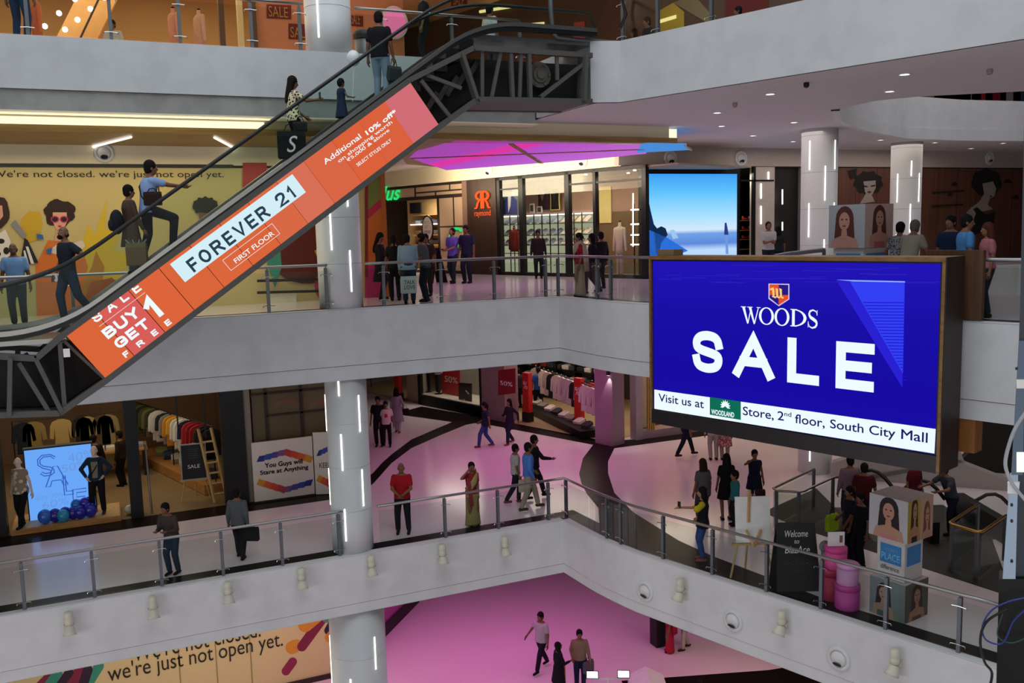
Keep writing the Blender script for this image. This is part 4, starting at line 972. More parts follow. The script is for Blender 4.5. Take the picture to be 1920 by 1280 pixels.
_, a, b_ = rider('long-haired woman in patterned top filming with her phone on the escalator', 550, 215, 5, 1.62, fem=True, pat=printed('#171512', '#d8cfa8', 22), sleeve='short', hem=.84, hair='long', rh=(.16,.46,1.28), lh=(-.22,.30,.98), head=(0,.15), bcol='#15151a', re=(.6,-.3,-.6))
phone('black phone held up by the woman in patterned top', b_+V((.06,0,.07)), (1,.2,0))
bag('big black bag with a white letter hanging beside the woman filming', aty(545,232,17.45), 'shopping_bag', '#16171b', .52, .50, .2, -12, .14, deco=lambda o, c, u, n: letters('S', c-u*.09-n*.101-UZ*.14, u, UZ, .2, .3, M['paper'], o, 'printed_letter', .003, shear=.3))
bag('small dark handbag at the hip of the woman filming', aty(562,218,17.55), 'handbag', '#2a2826', .26, .18, .1, -12, .10)
_, a, b_ = rider('man in light blue shirt stepping up the escalator, hand on rail', 276, 385, 12, 1.84, top='#86a3cf', sleeve='short', hem=.86, bcol='#171a26', lf=(-.1,-.12,.085), rf=(.1,.36,.34), rh=(.10,.62,1.30), re=(.6,-.2,-.6), lean=.12, hair='short', extra=lambda root, wd, T, R, lh, rh, HD: MB().tube([wd(T(q)) for q in ((.20,.04,.98),(.14,.15,1.16),(0,.165,1.3),(-.1,.09,1.455),(-.1,-.07,1.45),(0,-.155,1.3),(.14,-.15,1.14),(.20,-.04,.98))], .012, 6).build('bag_strap', fabric('#20160f'), root))
so = bag('brown shoulder bag of the man in light blue shirt', aty(285,353,17.48), 'shoulder_bag', '#2a1a18', .30, .24, .09, -15, .06)
_, a, b_ = rider('woman with short hair in brown jacket and backpack on the escalator', 245, 430, 20, 1.60, fem=True, top='#4b3a30', sleeve='long', hem=.55, bcol='#4a5258', hair='short', rh=(.22,.18,.84), lh=(-.2,.15,.9))
bp = thing('backpack', 'dark backpack on the woman in brown jacket', 'backpack', aty(218,440,17.6)); b = MB(); c = aty(219,416,17.62); b.ell(c, .12, .16, .22, 14, 10); b.build('body', fabric('#1b1e26'), bp, True); b = MB(); b.ell(c+V((-.09,-.02,-.05)), .06, .11, .11, 10, 8); b.build('pocket', fabric('#20242d'), bp, True)
def fill_(o, c, u, n):
    for i in range(7): b = MB(); q = c+u*(-.12+.04*i)+UZ*.19; b.tube([q, q+UZ*.07+u*.02*(i-3)], [.02,.01], 6); b.build('leaf', fabric('#57584a' if i % 2 else '#8a8a84'), o)
bag('brown paper bag with things sticking out carried on the escalator', aty(255,452,17.45), 'paper_bag', '#6d5a42', .34, .40, .16, -15, .03, deco=fill_)
_, a, b_ = rider('bald bearded man in dark t-shirt near the foot of the escalator', 128, 520, -150, 1.70, top='#20242e', hem=.86, bcol='#22344a', hair='balding', lh=(-.55,.10,1.20), rh=(.22,.12,.88), rf=(.1,.08,.085), lf=(-.14,-.34,.16), le=(-.6,-.4,-.5), head=(.2,-.25), hcol='black', build=1.05,
                   extra=lambda root, wd, T, R, lh, rh, HD: (lambda b: b.build('beard', HAIRM['black'], root, True))(MB().ell(HD((0,.055,-.075)), .05, .05, .045, 12, 8)))
phone('white phone in the hand of the bearded man on the escalator', b_+V((0,-.03,-.05)), (-.3,-1,0)).data.materials[0] = M['paper']
person('bald man in pale blue polo behind the middle railing at far left', onY(33, 560, 20.45, ZL2), TOCAM+20, h=1.66, top='#6f93bd', hem=.88, hair='balding', skin=2, head=(0,-.3))
# ------------------------------------------------- middle floor
def mid(label, x, y_head, Y, face, h=1.68, **k):
    p = aty(x, 560, Y); return person(label, V((p.x, Y, ZL2)), face, h=h, **k)
_, a, b_ = mid('man in pale blue shirt bending at the railing beside the white column', 768, 0, 20.45, 75, 1.66, top='#8095a3', hem=.84, bcol='#2a3442', lean=.25, lh=(-.22,.06,.80), rh=(.1,.35,1.1), head=(-.5,-.4), sleeve='long')
bag('white shopping bag with printed words hanging by the railing', aty(765,508,20.35), 'shopping_bag', '#b9bdb8', .36, .40, .12, -2, .12, deco=lambda o, c, u, n: (letters('TALK', c-u*.12-n*.062+UZ*.02, u, UZ, .26, .09, fabric('#23302c'), o, 'printed_letters', .003), letters('LOVE', c-u*.12-n*.062-UZ*.10, u, UZ, .26, .09, fabric('#23302c'), o, 'printed_letters', .003)))
mid('man in grey shirt and jeans looking down next to the pale blue shirt', 800, 0, 20.75, 150, 1.66, top='#4c5050', hem=.86, bcol='#161c28', lean=.15, rh=(.08,.30,1.08), lh=(-.08,.30,1.06), head=(0,-.5))
mid('woman in dark dress with a scarf near the orange hoarding', 716, 0, 22.2, -20, 1.68, fem=True, top='#1c1620', sleeve='long', hem=.48, bcol='#171419', hair='long', head=(-.6,.3), rh=(.1,.28,1.15),
    extra=lambda root, wd, T, R, lh, rh, HD: MB().loft([[wd(T((x+sx*.03, y+sy*.012, z))) for sx, sy in ((-1,-1),(1,-1),(1,1),(-1,1))] for x, y, z in ((-.1,-.02,1.46),(-.09,.14,1.30),(-.07,.15,1.1),(-.05,.14,.86))]).build('scarf', fabric('#8a4a52'), root))
mid('woman in black seen from behind beside the scarfed woman', 742, 0, 21.6, 80, 1.62, fem=True, top='#17151a', hem=.84, bcol='#14161c', hair='pony', sleeve='short')
mid('person half hidden behind the man in grey shirt at the middle railing', 802, 0, 22.6, -120, 1.62, top='#3a2a26', hem=.84, bcol='#2a2622')
PP('man in purple t-shirt looking at his phone near the orange sign', 851, 531, 840, 427, ZL2, -150, top='#5a4fa8', hem=.86, bcol='#20242f', rh=(.05,.32,1.08), lh=(-.03,.33,1.06), head=(0,-.45), lo=1.62, **SPREAD(.25))
PP('bearded man in navy shirt standing under the orange sign', 877, 531, 870, 422, ZL2, -140, top='#191b33', hem=.86, bcol='#181a26', sleeve='short', lo=1.7, build=1.08, skin=2)
person('person in dark clothes before the menswear window', onc(1010, 500, 21.4, ZL2), TOCAM, h=1.64, top='#1d1514', bcol='#141416', sleeve='long', skin=2)
PP('woman in red and beige sari walking past the menswear window', 1088, 556, 1088, 437, ZL2, 160, fem=True, top='#8c1524', bottom='sari', bcol='#a08a78', hair='bun', lo=1.55, hi=1.66, extra=lambda root, wd, T, R, lh, rh, HD: MB().loft([[wd(T((x+sx*.06, y+sy*.012, z))) for sx, sy in ((-1,-1),(1,-1),(1,1),(-1,1))] for x, y, z in ((.14,-.13,1.4),(.16,-.15,1.1),(.17,-.15,.8),(.17,-.15,.62))]).build('stole', fabric('#9a1830'), root))
PP('woman in dark clothes and jeans beside the red sari', 1112, 550, 1108, 437, ZL2, 150, fem=True, top='#15131a', sleeve='long', bcol='#1d2436', hair='long', lo=1.55, hi=1.66, **walk(.4))
PP('person in dark jacket behind the two women by the window', 1128, 541, 1126, 440, ZL2, 100, top='#1c1a1c', sleeve='long', bcol='#16161a', lo=1.55, hi=1.7)
person('man in white t-shirt holding a phone near the lit white pillars', onY(1440, 520, 21.6, ZL2), TOCAM, h=1.72, top='#b5b3b0', bcol='#1d2230', rh=(.03,.30,1.15), lh=(-.05,.30,1.12), head=(0,-.4))
person('dark-haired person half hidden beside the man in white t-shirt', onY(1458, 520, 21.9, ZL2), AWAY, h=1.58, top='#22262a', bcol='#1a1a1e', fem=True, hair='long')
person('woman in dotted top bending at the rail left of the beige shirt', onc(1680, 500, 17.6, ZL2), 20, h=1.64, fem=True, pat=printed('#202126', '#8b8f96', 30), sleeve='short', lean=.25, hair='bun')
person('grey-haired man in beige shirt leaning on the rail above the blue screen', onc(1702, 500, 17.0, ZL2), 10, h=1.68, top='#8f8678', hair='short', hcol='grey', lean=.30, sleeve='short', rh=(.22,.42,1.04), lh=(-.2,.42,1.04), bcol='#3a3634')
person('man in navy polo above the right end of the blue screen', onc(1780, 520, 16.9, ZL2), 190, h=1.72, top='#15233f', bcol='#1b1d22')
person('person in light blue printed t-shirt above the wooden side of the screen', onc(1808, 520, 16.2, ZL2), -30, h=1.72, top='#4a7fb6', bcol='#2a2f36', head=(-.3,0))
person('dark-haired woman in pink sleeves at the right middle railing', onc(1850, 520, 16.0, ZL2), 150, h=1.58, fem=True, top='#a0616a', hair='long', hcol='henna')
# ------------------------------------------------- upper floor
def upp(label, x, Y, face, h=1.68, **k):
    p = aty(x, 40, Y); return person(label, V((p.x, Y, ZL3)), face, h=h, coarse=1.3, **k)
upp('person in blue jeans at the top left corner behind the upper railing', 38, 20.6, AWAY, 1.75, top='#20242c', bcol='#2a3a58', lf=(-.13,.05,.085), rf=(.13,-.05,.085))
upp('person in white t-shirt and dark cap far inside the upper shop', 210, 25.5, TOCAM, 1.62, top='#b0b0ac', bcol='#17181c')
upp('person in black at the upper railing under the round pink sign', 795, 20.7, 160, 1.72, top='#16161a', bcol='#202024')
upp('person in pale shirt at the head of the escalator', 918, 21.5, 20, 1.70, top='#b9c0c4', bcol='#2a2c30')
person('dark-haired woman behind the upper right railing, left of two', hd(1190, 54, ZL3, 1.6), 150, h=1.60, fem=True, top='#17181c', hair='long', coarse=1.3)
person('taller person in dark shirt behind the upper right railing', hd(1214, 32, ZL3, 1.78), 170, h=1.78, top='#202428', coarse=1.3)
person('person in dark red at the far upper right behind glass', hd(1385, 12, ZL3, 1.6), 150, h=1.6, top='#5a1c1c', coarse=1.3)
# ------------------------------------------------- lower floor, along the left railing
PP('man in brown shirt leaning with both forearms on the lower left railing', 327, 1075, 318, 940, ZL1, -130, top='#453c38', sleeve='long', hem=.86, bcol='#24364a', lh=(-.12,.34,1.12), rh=(.12,.36,1.12), lean=.22, lf=(-.08,-.05,.085), rf=(.08,.05,.085), lo=1.66, hi=1.75)
_, a, b_ = PP('man in grey shirt walking with a dark case by the lower left railing', 451, 1047, 441, 922, ZL1, 60, top='#55585c', sleeve='long', hem=.86, bcol='#131317', lf=(-.1,.16,.085), rf=(.1,-.1,.085), rh=(.26,-.05,.86), lo=1.66, hi=1.76)
bag('black laptop case carried by the man in grey shirt', b_+V((.05,-.05,.03)), 'laptop_case', '#15161a', .36, .32, .09, -30, .07)
PP('bald man in bright red polo and dark trousers at the lower railing', 757, 999, 745, 867, ZL1, TOCAM, top='#a01420', hem=.88, bcol='#17181c', hair='balding', lh=(-.05,.27,1.02), rh=(.05,.28,1.02), le=(-1,-.35,-.3), re=(1,-.35,-.3), build=1.12, head=(0,-.25), lo=1.66, hi=1.78, lf=(-.13,0,.085), rf=(.13,0,.085))
PP('woman in gold and red sari with a hand at her ear', 887, 985, 882, 866, ZL1, TOCAM+25, fem=True, top='#8b2024', bottom='sari', bcol=printed('#8d7a4c', '#a08b58', 40), hair='bun', rh=(.17,.15,1.55), lh=(-.05,.24,1.05), re=(.8,.2,-.6), head=(-.2,-.15), lo=1.55, hi=1.68, extra=lambda root, wd, T, R, lh, rh, HD: MB().loft([[wd(T((x+sx*.05, y+sy*.012, z))) for sx, sy in ((-1,-1),(1,-1),(1,1),(-1,1))] for x, y, z in ((.15,.13,1.36),(.13,.16,1.1),(.10,.17,.8),(.08,.17,.6))]).build('pallu_end', fabric('#8a3038'), root))
PP('man in bright blue shirt and beige trousers walking right', 992, 955, 994, 826, ZL1, RIGHT, top='#4a78c4', sleeve='long', hem=.90, bcol='#9c8f80', lf=(-.09,.28,.085), rf=(.09,-.22,.10), rh=(.24,.08,.88), lh=(-.2,.2,.95), lo=1.68, hi=1.8, shoe='#4a2d22')
_, a, b_ = PP('person in white t-shirt with shopping bag left of the blue shirt', 968, 943, 975, 832, ZL1, RIGHT, top='#aaa8a4', hem=.88, bcol='#1b1d26', lf=(-.09,.1,.085), rf=(.09,-.32,.14), rh=(.24,.05,.86), lo=1.6, hi=1.72, shoe='#6d4032')
bag('white and yellow shopping bag carried between the three walkers', b_+V((.1,0,0)), 'shopping_bag', '#c9c4a4', .22, .34, .1, 0, .1)
PP('man in black carrying a dark jacket, behind the blue shirt', 1003, 935, 986, 815, ZL1, RIGHT, top='#15161b', sleeve='long', hem=.88, bcol='#17181e', rh=(.2,.42,1.12), lf=(-.09,.3,.085), rf=(.09,-.25,.12), lo=1.66, hi=1.78)
PP('woman in navy top and blue jeans walking across the pink floor', 911, 838, 908, 752, ZL1, 150, fem=True, top='#1d1c30', hem=.82, bcol='#33417e', hair='pony', lo=1.55, hi=1.66, shoe='#7a4a3c', **walk(.5))
PP('woman in dark tunic looking at her hand beside the navy top', 957, 832, 949, 746, ZL1, 200, fem=True, top='#201c26', sleeve='long', hem=.62, bcol='#1c2038', hair='long', rh=(.12,.32,1.12), lo=1.55, hi=1.66, shoe='#7a3a30', **{k: v for k, v in walk(.45).items() if k != 'rh'})
PP('boy in white t-shirt with red print near the white column', 726, 836, 720, 752, ZL1, TOCAM+10, top='#c9b9b6', hem=.86, bcol='#15161c', lo=1.45, hi=1.58, kid=False, extra=lambda root, wd, T, R, lh, rh, HD: MB().prism([wd(T((x, .142, z))) for x, z in ((-.06,1.15),(.05,1.13),(.07,1.25),(.0,1.29),(-.05,1.26))], (0,-.004,0)).build('shirt_print', fabric('#b0323a'), root), **SPREAD(.2))
PP('person in black half hidden between column and boy', 712, 836, 712, 738, ZL1, TOCAM, top='#18181c', bcol='#131318', lo=1.6, hi=1.75)
_, a, b_ = PP('woman in pale grey long kurta seen from behind', 746, 811, 744, 727, ZL1, 60, fem=True, top='#8d8590', sleeve='long', hem=.45, bcol='#a89aa4', hair='long', lo=1.55, hi=1.68, shoe='#7a4030', rh=(.24,.05,.95), **dict(lf=(-.08,.1,.085), rf=(.08,-.1,.085)))
bag('dark handbag of the woman in grey kurta', b_+V((.06,0,.1)), 'handbag', '#1b1114', .30, .24, .1, -20, .12)
PP('man in blue shirt and black trousers at the clothes shelves', 1011, 770, 1013, 682, ZL1, 80, top='#27488c', hem=.86, bcol='#12131a', lo=1.66, hi=1.8, lf=(-.13,0,.085), rf=(.13,0,.085))
PP('person in dark clothes between the red sale signs', 973, 765, 972, 690, ZL1, 100, top='#242226', bcol='#17171b', lo=1.6, hi=1.75)
# ------------------------------------------------- lower floor, right
PP('walker in black trousers whose head is hidden by the blue screen', 1285, 856, 1290, 770, ZL1, RIGHT, top='#17171c', bcol='#15182a', lo=1.7, hi=1.75, lf=(-.09,.34,.085), rf=(.09,-.34,.12), shoe='#3a221c')
PP('man in white shirt and light trousers below the blue screen', 1338, 862, 1338, 775, ZL1, AWAY, top='#a9a6b0', sleeve='long', hem=.84, bcol='#9a938c', lo=1.7, hi=1.75, rh=(.2,.25,1.0))
PP('woman in floral kurta below the blue screen', 1359, 862, 1359, 785, ZL1, 60, fem=True, pat=printed('#c3a8a2', '#8d4044', 20), sleeve='short', hem=.5, bcol='#8a7f7a', lo=1.58, hi=1.62)
PP('long-haired woman in grey top behind the selfie taker', 1318, 985, 1316, 842, ZL1, AWAY+20, fem=True, top='#55535a', hem=.82, bcol='#3a3a40', hair='long', hcol='brown', lo=1.6, hi=1.68)
_, a, b_ = PP('woman in black and yellow raising a phone for a selfie', 1318, 1050, 1326, 905, ZL1, 150, fem=True, top='#16151a', sleeve='short', hem=.80, bcol='#26478a', hair='long', lh=(-.30,.52,1.35), rh=(.2,.1,.95), lo=1.58, hi=1.66, le=(-.4,-.3,-.8), skin=3, shoe='#8a5040', extra=lambda root, wd, T, R, lh, rh, HD: MB().capsule(wd(T((-.17,.04,1.38))), wd(T((-.24,.16,1.30))), .075, .08).build('yellow_sleeve', fabric('#b8a81c'), root, True))
phone('phone held out at arm\'s length by the selfie taker', a+V((-.05,0,.07)), (.9,.4,0))
PP('woman in black knee-length dress with very long hair', 1362, 975, 1356, 850, ZL1, AWAY, fem=True, top='#0f0f13', sleeve='short', hem=.58, bottom='dress', bcol='#0f0f13', hair='long', lo=1.62, hi=1.72)
PP('boy in teal shirt beside the woman in black dress', 1378, 985, 1381, 881, ZL1, 160, top='#2c6f74', sleeve='long', hem=.84, bcol='#17191f', lo=1.25, hi=1.36, kid=True, skin=1)
_, a, b_ = PP('woman in navy dress and jeans with a hand on her face', 1414, 955, 1414, 859, ZL1, TOCAM, fem=True, top='#161b36', sleeve='cap', hem=.62, bcol='#28345e', hair='bun', rh=(.10,.17,1.50), re=(.9,.1,-.5), lo=1.58, hi=1.68)
bag('dark red handbag on the arm of the woman in navy', atz(1425,925,ZL1+.75)+UZ*.2, 'handbag', '#3a1720', .24, .28, .1, -20, .1)
p = lambda x, y: atz(x, y, ZL1)
person('man in pale pink shirt seen from behind near the escalators', p(1592,985), AWAY, h=1.72, top='#7e6470', sleeve='long', bcol='#2a2c3a')
person('man in maroon shirt standing at the escalator landing', p(1618,1000), AWAY-20, h=1.70, top='#4a1018', bcol='#1b1c28', rh=(.3,.05,.85))
_, a, b_ = person('man in dark uniform with a badge holding a yellow-green bag', p(1592,1050), 160, h=1.66, top='#191c26', bcol='#14182a', sleeve='short', rh=(.2,.16,.98), lh=(-.22,.1,.82))
bag('yellow-green bag with dark stripes near the welcome board', atz(1560,970,ZL1+.7)+UZ*.2, 'shopping_bag', '#8fae1c', .34, .38, .12, 10, .12)
person('person in black seen from the side next to the dark uniform', p(1612,1062), 175, h=1.62, top='#121218', bcol='#10121c', rh=(.1,.35,1.0), sleeve='short', hair='short')
person('person in red sleeves and dark waistcoat coming off the escalator', p(1712,985), TOCAM+20, h=1.66, top='#5b1526', bcol='#161824', fem=True)
person('man in grey t-shirt leaning forward on the escalator rail', p(1782,1000), 170, h=1.72, top='#3a3e46', bcol='#15182a', lean=.35, rh=(.25,.62,1.15), lh=(-.25,.6,1.15), lf=(-.1,.1,.085), rf=(.1,-.35,.12))
# ------------------------------------------------- ground floor
PP('man in white shirt and dark trousers striding over the pink floor', 1016, 1256, 1015, 1143, ZL0, 205, top='#a7a2aa', hem=.88, bcol='#1a1626', lf=(-.09,.34,.085), rf=(.09,-.36,.13), rh=(.42,.12,.98), build=1.14, lo=1.68, hi=1.8)
_, a, b_ = PP('woman in black with orange scarf and long hair looking at a phone', 1048, 1307, 1044, 1203, ZL0, RIGHT+10, fem=True, top='#141218', sleeve='long', hem=.5, bcol='#121016', hair='long', rh=(.12,.32,1.12), head=(0,-.3), lo=1.55, hi=1.65, extra=lambda root, wd, T, R, lh, rh, HD: MB().loft([[wd(T((x+sx*.05, y+sy*.012, z))) for sx, sy in ((-1,-1),(1,-1),(1,1),(-1,1))] for x, y, z in ((.1,.02,1.45),(.11,.13,1.2),(.1,.15,.9),(.1,.15,.6))]).build('scarf', fabric('#a86a1e'), root))
_, a, b_ = PP('man in beige shirt and blue jeans with a grey shopping bag', 1088, 1290, 1092, 1180, ZL0, TOCAM, top='#8a7060', sleeve='long', hem=.88, bcol='#1c2440', lh=(-.28,.12,.86), rh=(.2,.05,.9), lo=1.66, hi=1.78)
bag('grey shopping bag between the two people on the pink floor', a+V((-.05,0,.12)), 'shopping_bag', '#5d5160', .34, .34, .12, 20, .1)
PP('person in red and orange sari whose head the balcony hides', 1256, 1222, 1256, 1130, ZL0, 150, fem=True, top='#8c1c30', bottom='sari', bcol='#a8243a', hair='bun', lo=1.58, hi=1.62)
PP('person in pale clothes next to the red sari on the ground floor', 1286, 1216, 1286, 1120, ZL0, 170, top='#a89a94', sleeve='long', bcol='#b0a49c', lo=1.66, hi=1.7, shoe='#3a1f18', **SPREAD(.3))
person('dark-haired person at the bottom edge below the right balcony', atz(1312,1276,ZL0+1.66)-UZ*1.66, AWAY, h=1.66, top='#17171b')
sp_ = thing('loudspeaker', 'black box loudspeaker on the pink floor beside the red sari', 'speaker', atz(1235,1208,ZL0)); c = BASE[sp_.name]
b = MB(); b.box(c+V((-.2,-.2,0)), c+V((.2,.2,1.15))); b.build('cabinet', M['blackm'], sp_, bev=.02); b = MB(); b.box(c+V((-.17,-.215,.08)), c+V((.17,-.2,1.07))); b.build('grille', M['dark'], sp_)
# ================================================================== HOARDINGS AND SHOPS
def fY(Y): return lambda x, y, d=0.: aty(x, y, Y-d)
def fC(c): return lambda x, y, d=0.: atc(x, y, c-d)
def shape(f, pix, m, parent, name, d=.01, th=.006, n=None):
    """flat cut-out on a real vertical plane, its outline read off the photo"""
    pts = [f(x, y, d) for x, y in pix]; b = MB(); nn = n or ((pts[1]-pts[0]).cross(pts[-1]-pts[0]).normalized())
    if nn.dot(CAM-pts[0]) < 0: nn = -nn
    b.prism(pts, -nn*th); return b.build(name, m, parent)
def blob(cx, cy, rx, ry, n=22, wob=0., k=5, ph=0., rot=0.):
    o = []
    for i in range(n):
        t = 2*PI*i/n; r = 1+wob*sin(k*t+ph); x, y = rx*r*cos(t), ry*r*sin(t); o.append((cx+x*cos(rot)-y*sin(rot), cy+x*sin(rot)+y*cos(rot)))
    return o
def pill(x0, y0, x1, y1, r, n=7):
    d = V((x1-x0, y1-y0, 0)).normalized(); a = math.atan2(d.y, d.x); o = []
    for i in range(n+1): t = a+PI/2+PI*i/n; o.append((x0+r*cos(t), y0+r*sin(t)))
    for i in range(n+1): t = a-PI/2+PI*i/n; o.append((x1+r*cos(t), y1+r*sin(t)))
    return o
pc_ = lambda c: mat('print_colour', c, .7, var=.05, scale=3.)
def wtext(body, f, x0, y0, x1, hpx, m, parent, d=.012, name='lettering', ux=UX, bold=0., shear=0., uz=UZ):
    """text on a vertical plane: starts at pixel (x0,y0), ends under pixel column x1"""
    a = f(x0, y0, d); e = f(x1, y0, d); w = (e-a).dot(ux); t = f(x0, y0-hpx, d).z - a.z
    return letters(body, a, ux, uz, w, t, m, parent, name, .003, bold, shear=shear)
# ---- middle floor: yellow hoarding
hb_ = thing('hoarding', 'long yellow illustrated hoarding closing a shop front behind the escalator', 'hoarding', (0, 23.2, ZL2))
b = MB(); b.box((LEFT, 23.2, ZL2), (6.78, 23.3, 3.30)); b.build('board', mat('yellow_board', '#c9b77c', .6, var=.10, scale=.5), hb_)
b = MB(); b.box((LEFT, 23.17, 3.30), (3.05, 23.3, 3.38)); b.build('top_rail', M['blackm'], hb_)
f = fY(23.2)
INK = pc_('#1d1610')
wtext("We're not closed. we're just not open yet.", f, -16, 336, 420, 17, INK, hb_)
for pts, c, nm in (([(150,560),(128,500),(150,470),(165,420),(178,440),(200,372),(196,430),(225,425),(215,470),(258,480),(225,510),(262,545),(250,600),(160,600)], '#d8b72c', 'painted_splash'),
                   ([(160,600),(150,540),(172,500),(180,470),(196,500),(188,560),(230,600)], '#b87a1c', 'painted_splash'),
                   ([(40,410),(55,395),(75,398),(80,420),(72,450),(50,455),(38,440)], '#cda82a', 'painted_splash'),
                   ([(70,600),(66,500),(90,450),(150,455),(165,500),(150,560),(160,600)], '#d9742e', 'painted_dress'),
                   ([(92,470),(110,455),(128,458),(155,450),(160,462),(135,480),(110,478),(90,472)], '#d8d0c4', 'painted_collar'),
                   (blob(111,400,28,26,26,.10,6), '#2c1813', 'painted_hair'), (blob(104,384,16,9,14,.1,3), '#2c1813', 'painted_hair'), (blob(128,392,14,11,14), '#2c1813', 'painted_hair'),
                   ([(99,398),(125,398),(126,415),(120,428),(112,433),(104,428),(99,415)], '#e0a890', 'painted_face'), ([(106,428),(118,428),(122,452),(102,452)], '#dba08a', 'painted_neck'),
                   (blob(103,411,8,6.5,12), '#c7304e', 'painted_sunglasses'), (blob(120,411,8,6.5,12), '#c7304e', 'painted_sunglasses'), (blob(103,411,5.5,4.5,10), '#221d3a', 'painted_lens'), (blob(120,411,5.5,4.5,10), '#221d3a', 'painted_lens'), (blob(112,424,3.5,1.8,8), '#b52c3c', 'painted_lips'),
                   (blob(-2,398,20,30,18,.05), '#38201a', 'painted_hair'), ([(-10,385),(4,385),(6,405),(-2,415),(-10,410)], '#dba08a', 'painted_face'),
                   ([(-20,450),(10,430),(20,452),(18,490),(-20,490)], '#e8e4da', 'painted_dress'), (blob(2,452,7,5,9), '#191512', 'painted_spot'), (blob(12,470,6,7,9), '#191512', 'painted_spot'), (blob(-4,476,6,5,9), '#191512', 'painted_spot'),
                   ([(20,420),(28,412),(50,440),(45,448)], '#8a8e92', 'painted_handle'), ([(46,446),(52,450),(72,492),(55,495),(40,480)], '#1d1c2c', 'painted_parasol'),
                   ([(48,462),(53,462),(64,494),(58,494)], '#e6e4e0', 'painted_stripe'), ([(44,470),(47,469),(54,494),(48,492)], '#e6e4e0', 'painted_stripe'),
                   ([(68,438),(80,440),(82,448),(70,448)], '#2f66b4', 'painted_splash'), ([(86,468),(98,464),(96,476),(88,474)], '#2f66b4', 'painted_splash'),
                   (blob(385,386,24,17,24,.10,11), '#17120f', 'painted_hair'), ([(372,398),(392,400),(390,412),(374,412)], '#7a5a3a', 'painted_face'),
                   ([(150,600),(170,530),(210,520),(250,560),(262,600)], '#a8521c', 'painted_splash'),
                   # right part, towards the white column
                   ([(455,305),(500,305),(500,360),(455,380)], '#b0362e', 'painted_block'), (blob(575,470,72,62,26), '#5a1a14', 'painted_disc'), ([(590,470),(612,455),(612,478),(596,486)], '#d0a418', 'painted_block'),
                   ([(500,492),(526,470),(528,500),(516,540),(508,516)], '#3a9078', 'painted_block'), (blob(610,536,20,28,16), '#b8305c', 'painted_disc'),
                   ([(505,548),(556,548),(556,566),(505,570)], '#d8d2bc', 'painted_block'),
                   ([(684,300),(720,300),(720,366),(684,400)], '#7d8a40', 'painted_block'), ([(684,400),(720,366),(720,384),(684,416)], '#c22f50', 'painted_block'), ([(684,416),(720,384),(720,520),(684,520)], '#cf6e26', 'painted_block'), ([(684,500),(720,492),(720,565),(684,565)], '#b8326e', 'painted_block'),
                   ([(684,300),(690,300),(690,520),(684,520)], '#8a2a28', 'painted_block')):
    shape(f, pts, pc_(c), hb_, nm, .006+.0012*(_k := globals().get('_k', 0)+1), .001)
for y0, y1 in ((524,529),(546,551)):
    shape(f, [(482,y0),(600,y0-3),(600,y1-3),(482,y1)], INK, hb_, 'black_rule', .1)
b = MB(); b.box((6.70, 23.1, ZL2), (6.82, 23.35, 3.6)); b.build('end_post', mat('orange_print', '#b8652a', .7), hb_)
# ---- shop fronts along N2.p = CS
def cprism(c, pix, depth, m, parent, name):
    pts = [atc(x, y, c) for x, y in pix]; b = MB(); b.prism(pts, N2*depth); return b.build(name, m, parent)
plus = thing('storefront', 'beige panelled shop front with a green neon sign', 'shop front', atc(800, 525, CS))
f = fC(CS); pan = mat('beige_panel', '#b59a80', .6, var=.05, scale=1.)
DK = mat('dark_joint', '#2a1c18', .6)
b = MB()
def cw(b, x0, x1, y0, y1, d0=0., d1=.15):       # block on the shop plane: pixel columns at mid height, world-level top and bottom
    p0, p1 = atc(x0, 430, CS), atc(x1, 430, CS); s0, s1 = p0.dot(RX), p1.dot(RX)
    b.prism([N2*(CS+d0)+RX*s+UZ*z for s, z in ((s0,y0),(s1,y0),(s1,y1),(s0,y1))], N2*(d1-d0))
cz = lambda x, y: atc(x, y, CS).z
zT, zD, zM = 3.58, cz(822, 372), cz(868, 377)
cw(b, 690, 868, zD+.1, zT, .0, .2); cw(b, 824, 868, ZL2, zD+.1, 0, .2); b.build('panel_wall', pan, plus)
b = MB()
for (x0, x1, z0, z1) in ((690,868,zT-.09,zT), (690,868,zD,zD+.14), (821,825,ZL2,zD+.1), (780,782.5,zD+.1,zT), (782,868,cz(820,360)-.0,cz(820,360)+.06), (845,847,cz(846,355),zT), (818,820.5,zD+.1,cz(820,360)), (825,868,zM-1.0,zM-.94), (851,853,zM-1.0,zD), (718,721,ZL2,zD), (722,868,ZL2,ZL2+.12), (850,852,ZL2,1.0), (826,868,.9,.96)):
    cw(b, x0, x1, z0, z1, -.012, .02)
b.build('joint_trim', DK, plus)
GRN = glow('green_neon', '#25d36e', 1.1)
a = atc(703, 378, CS-.06); e = atc(752, 374, CS-.06); letters('Plus', a, RX, UZ, (e-a).dot(RX), .62, GRN, plus, 'neon_sign', .02, .02, shear=.35)
b = MB(); c = atc(856, 445, CS-.05); b.tube([c+RX*.42*cos(t*PI/8)+UZ*.36*sin(t*PI/8) for t in range(2, 15)], .05, 8); b.build('neon_ring', GRN, plus)
b = MB(); p0, p1 = atc(700, 430, CS).dot(RX), atc(824, 430, CS).dot(RX)
b.prism([N2*(CS+2.6)+RX*s+UZ*z for s, z in ((p0-1,ZL2),(p1+1.2,ZL2),(p1+1.2,3.3),(p0-1,3.3))], N2*.1); b.build('back_wall', mat('shop_back_wall', '#a8926a', .8), plus)
b = MB(); sh_z = (.6, 1.05, 1.5, 1.95, 2.4)
for z in sh_z: b.prism([N2*(CS+2.2)+RX*s+UZ*z for s, z in ((p0-.3,z),(p1-.9,z),(p1-.9,z+.03),(p0-.3,z+.03))], N2*.4)
b.build('shelf', M['plank'], plus)
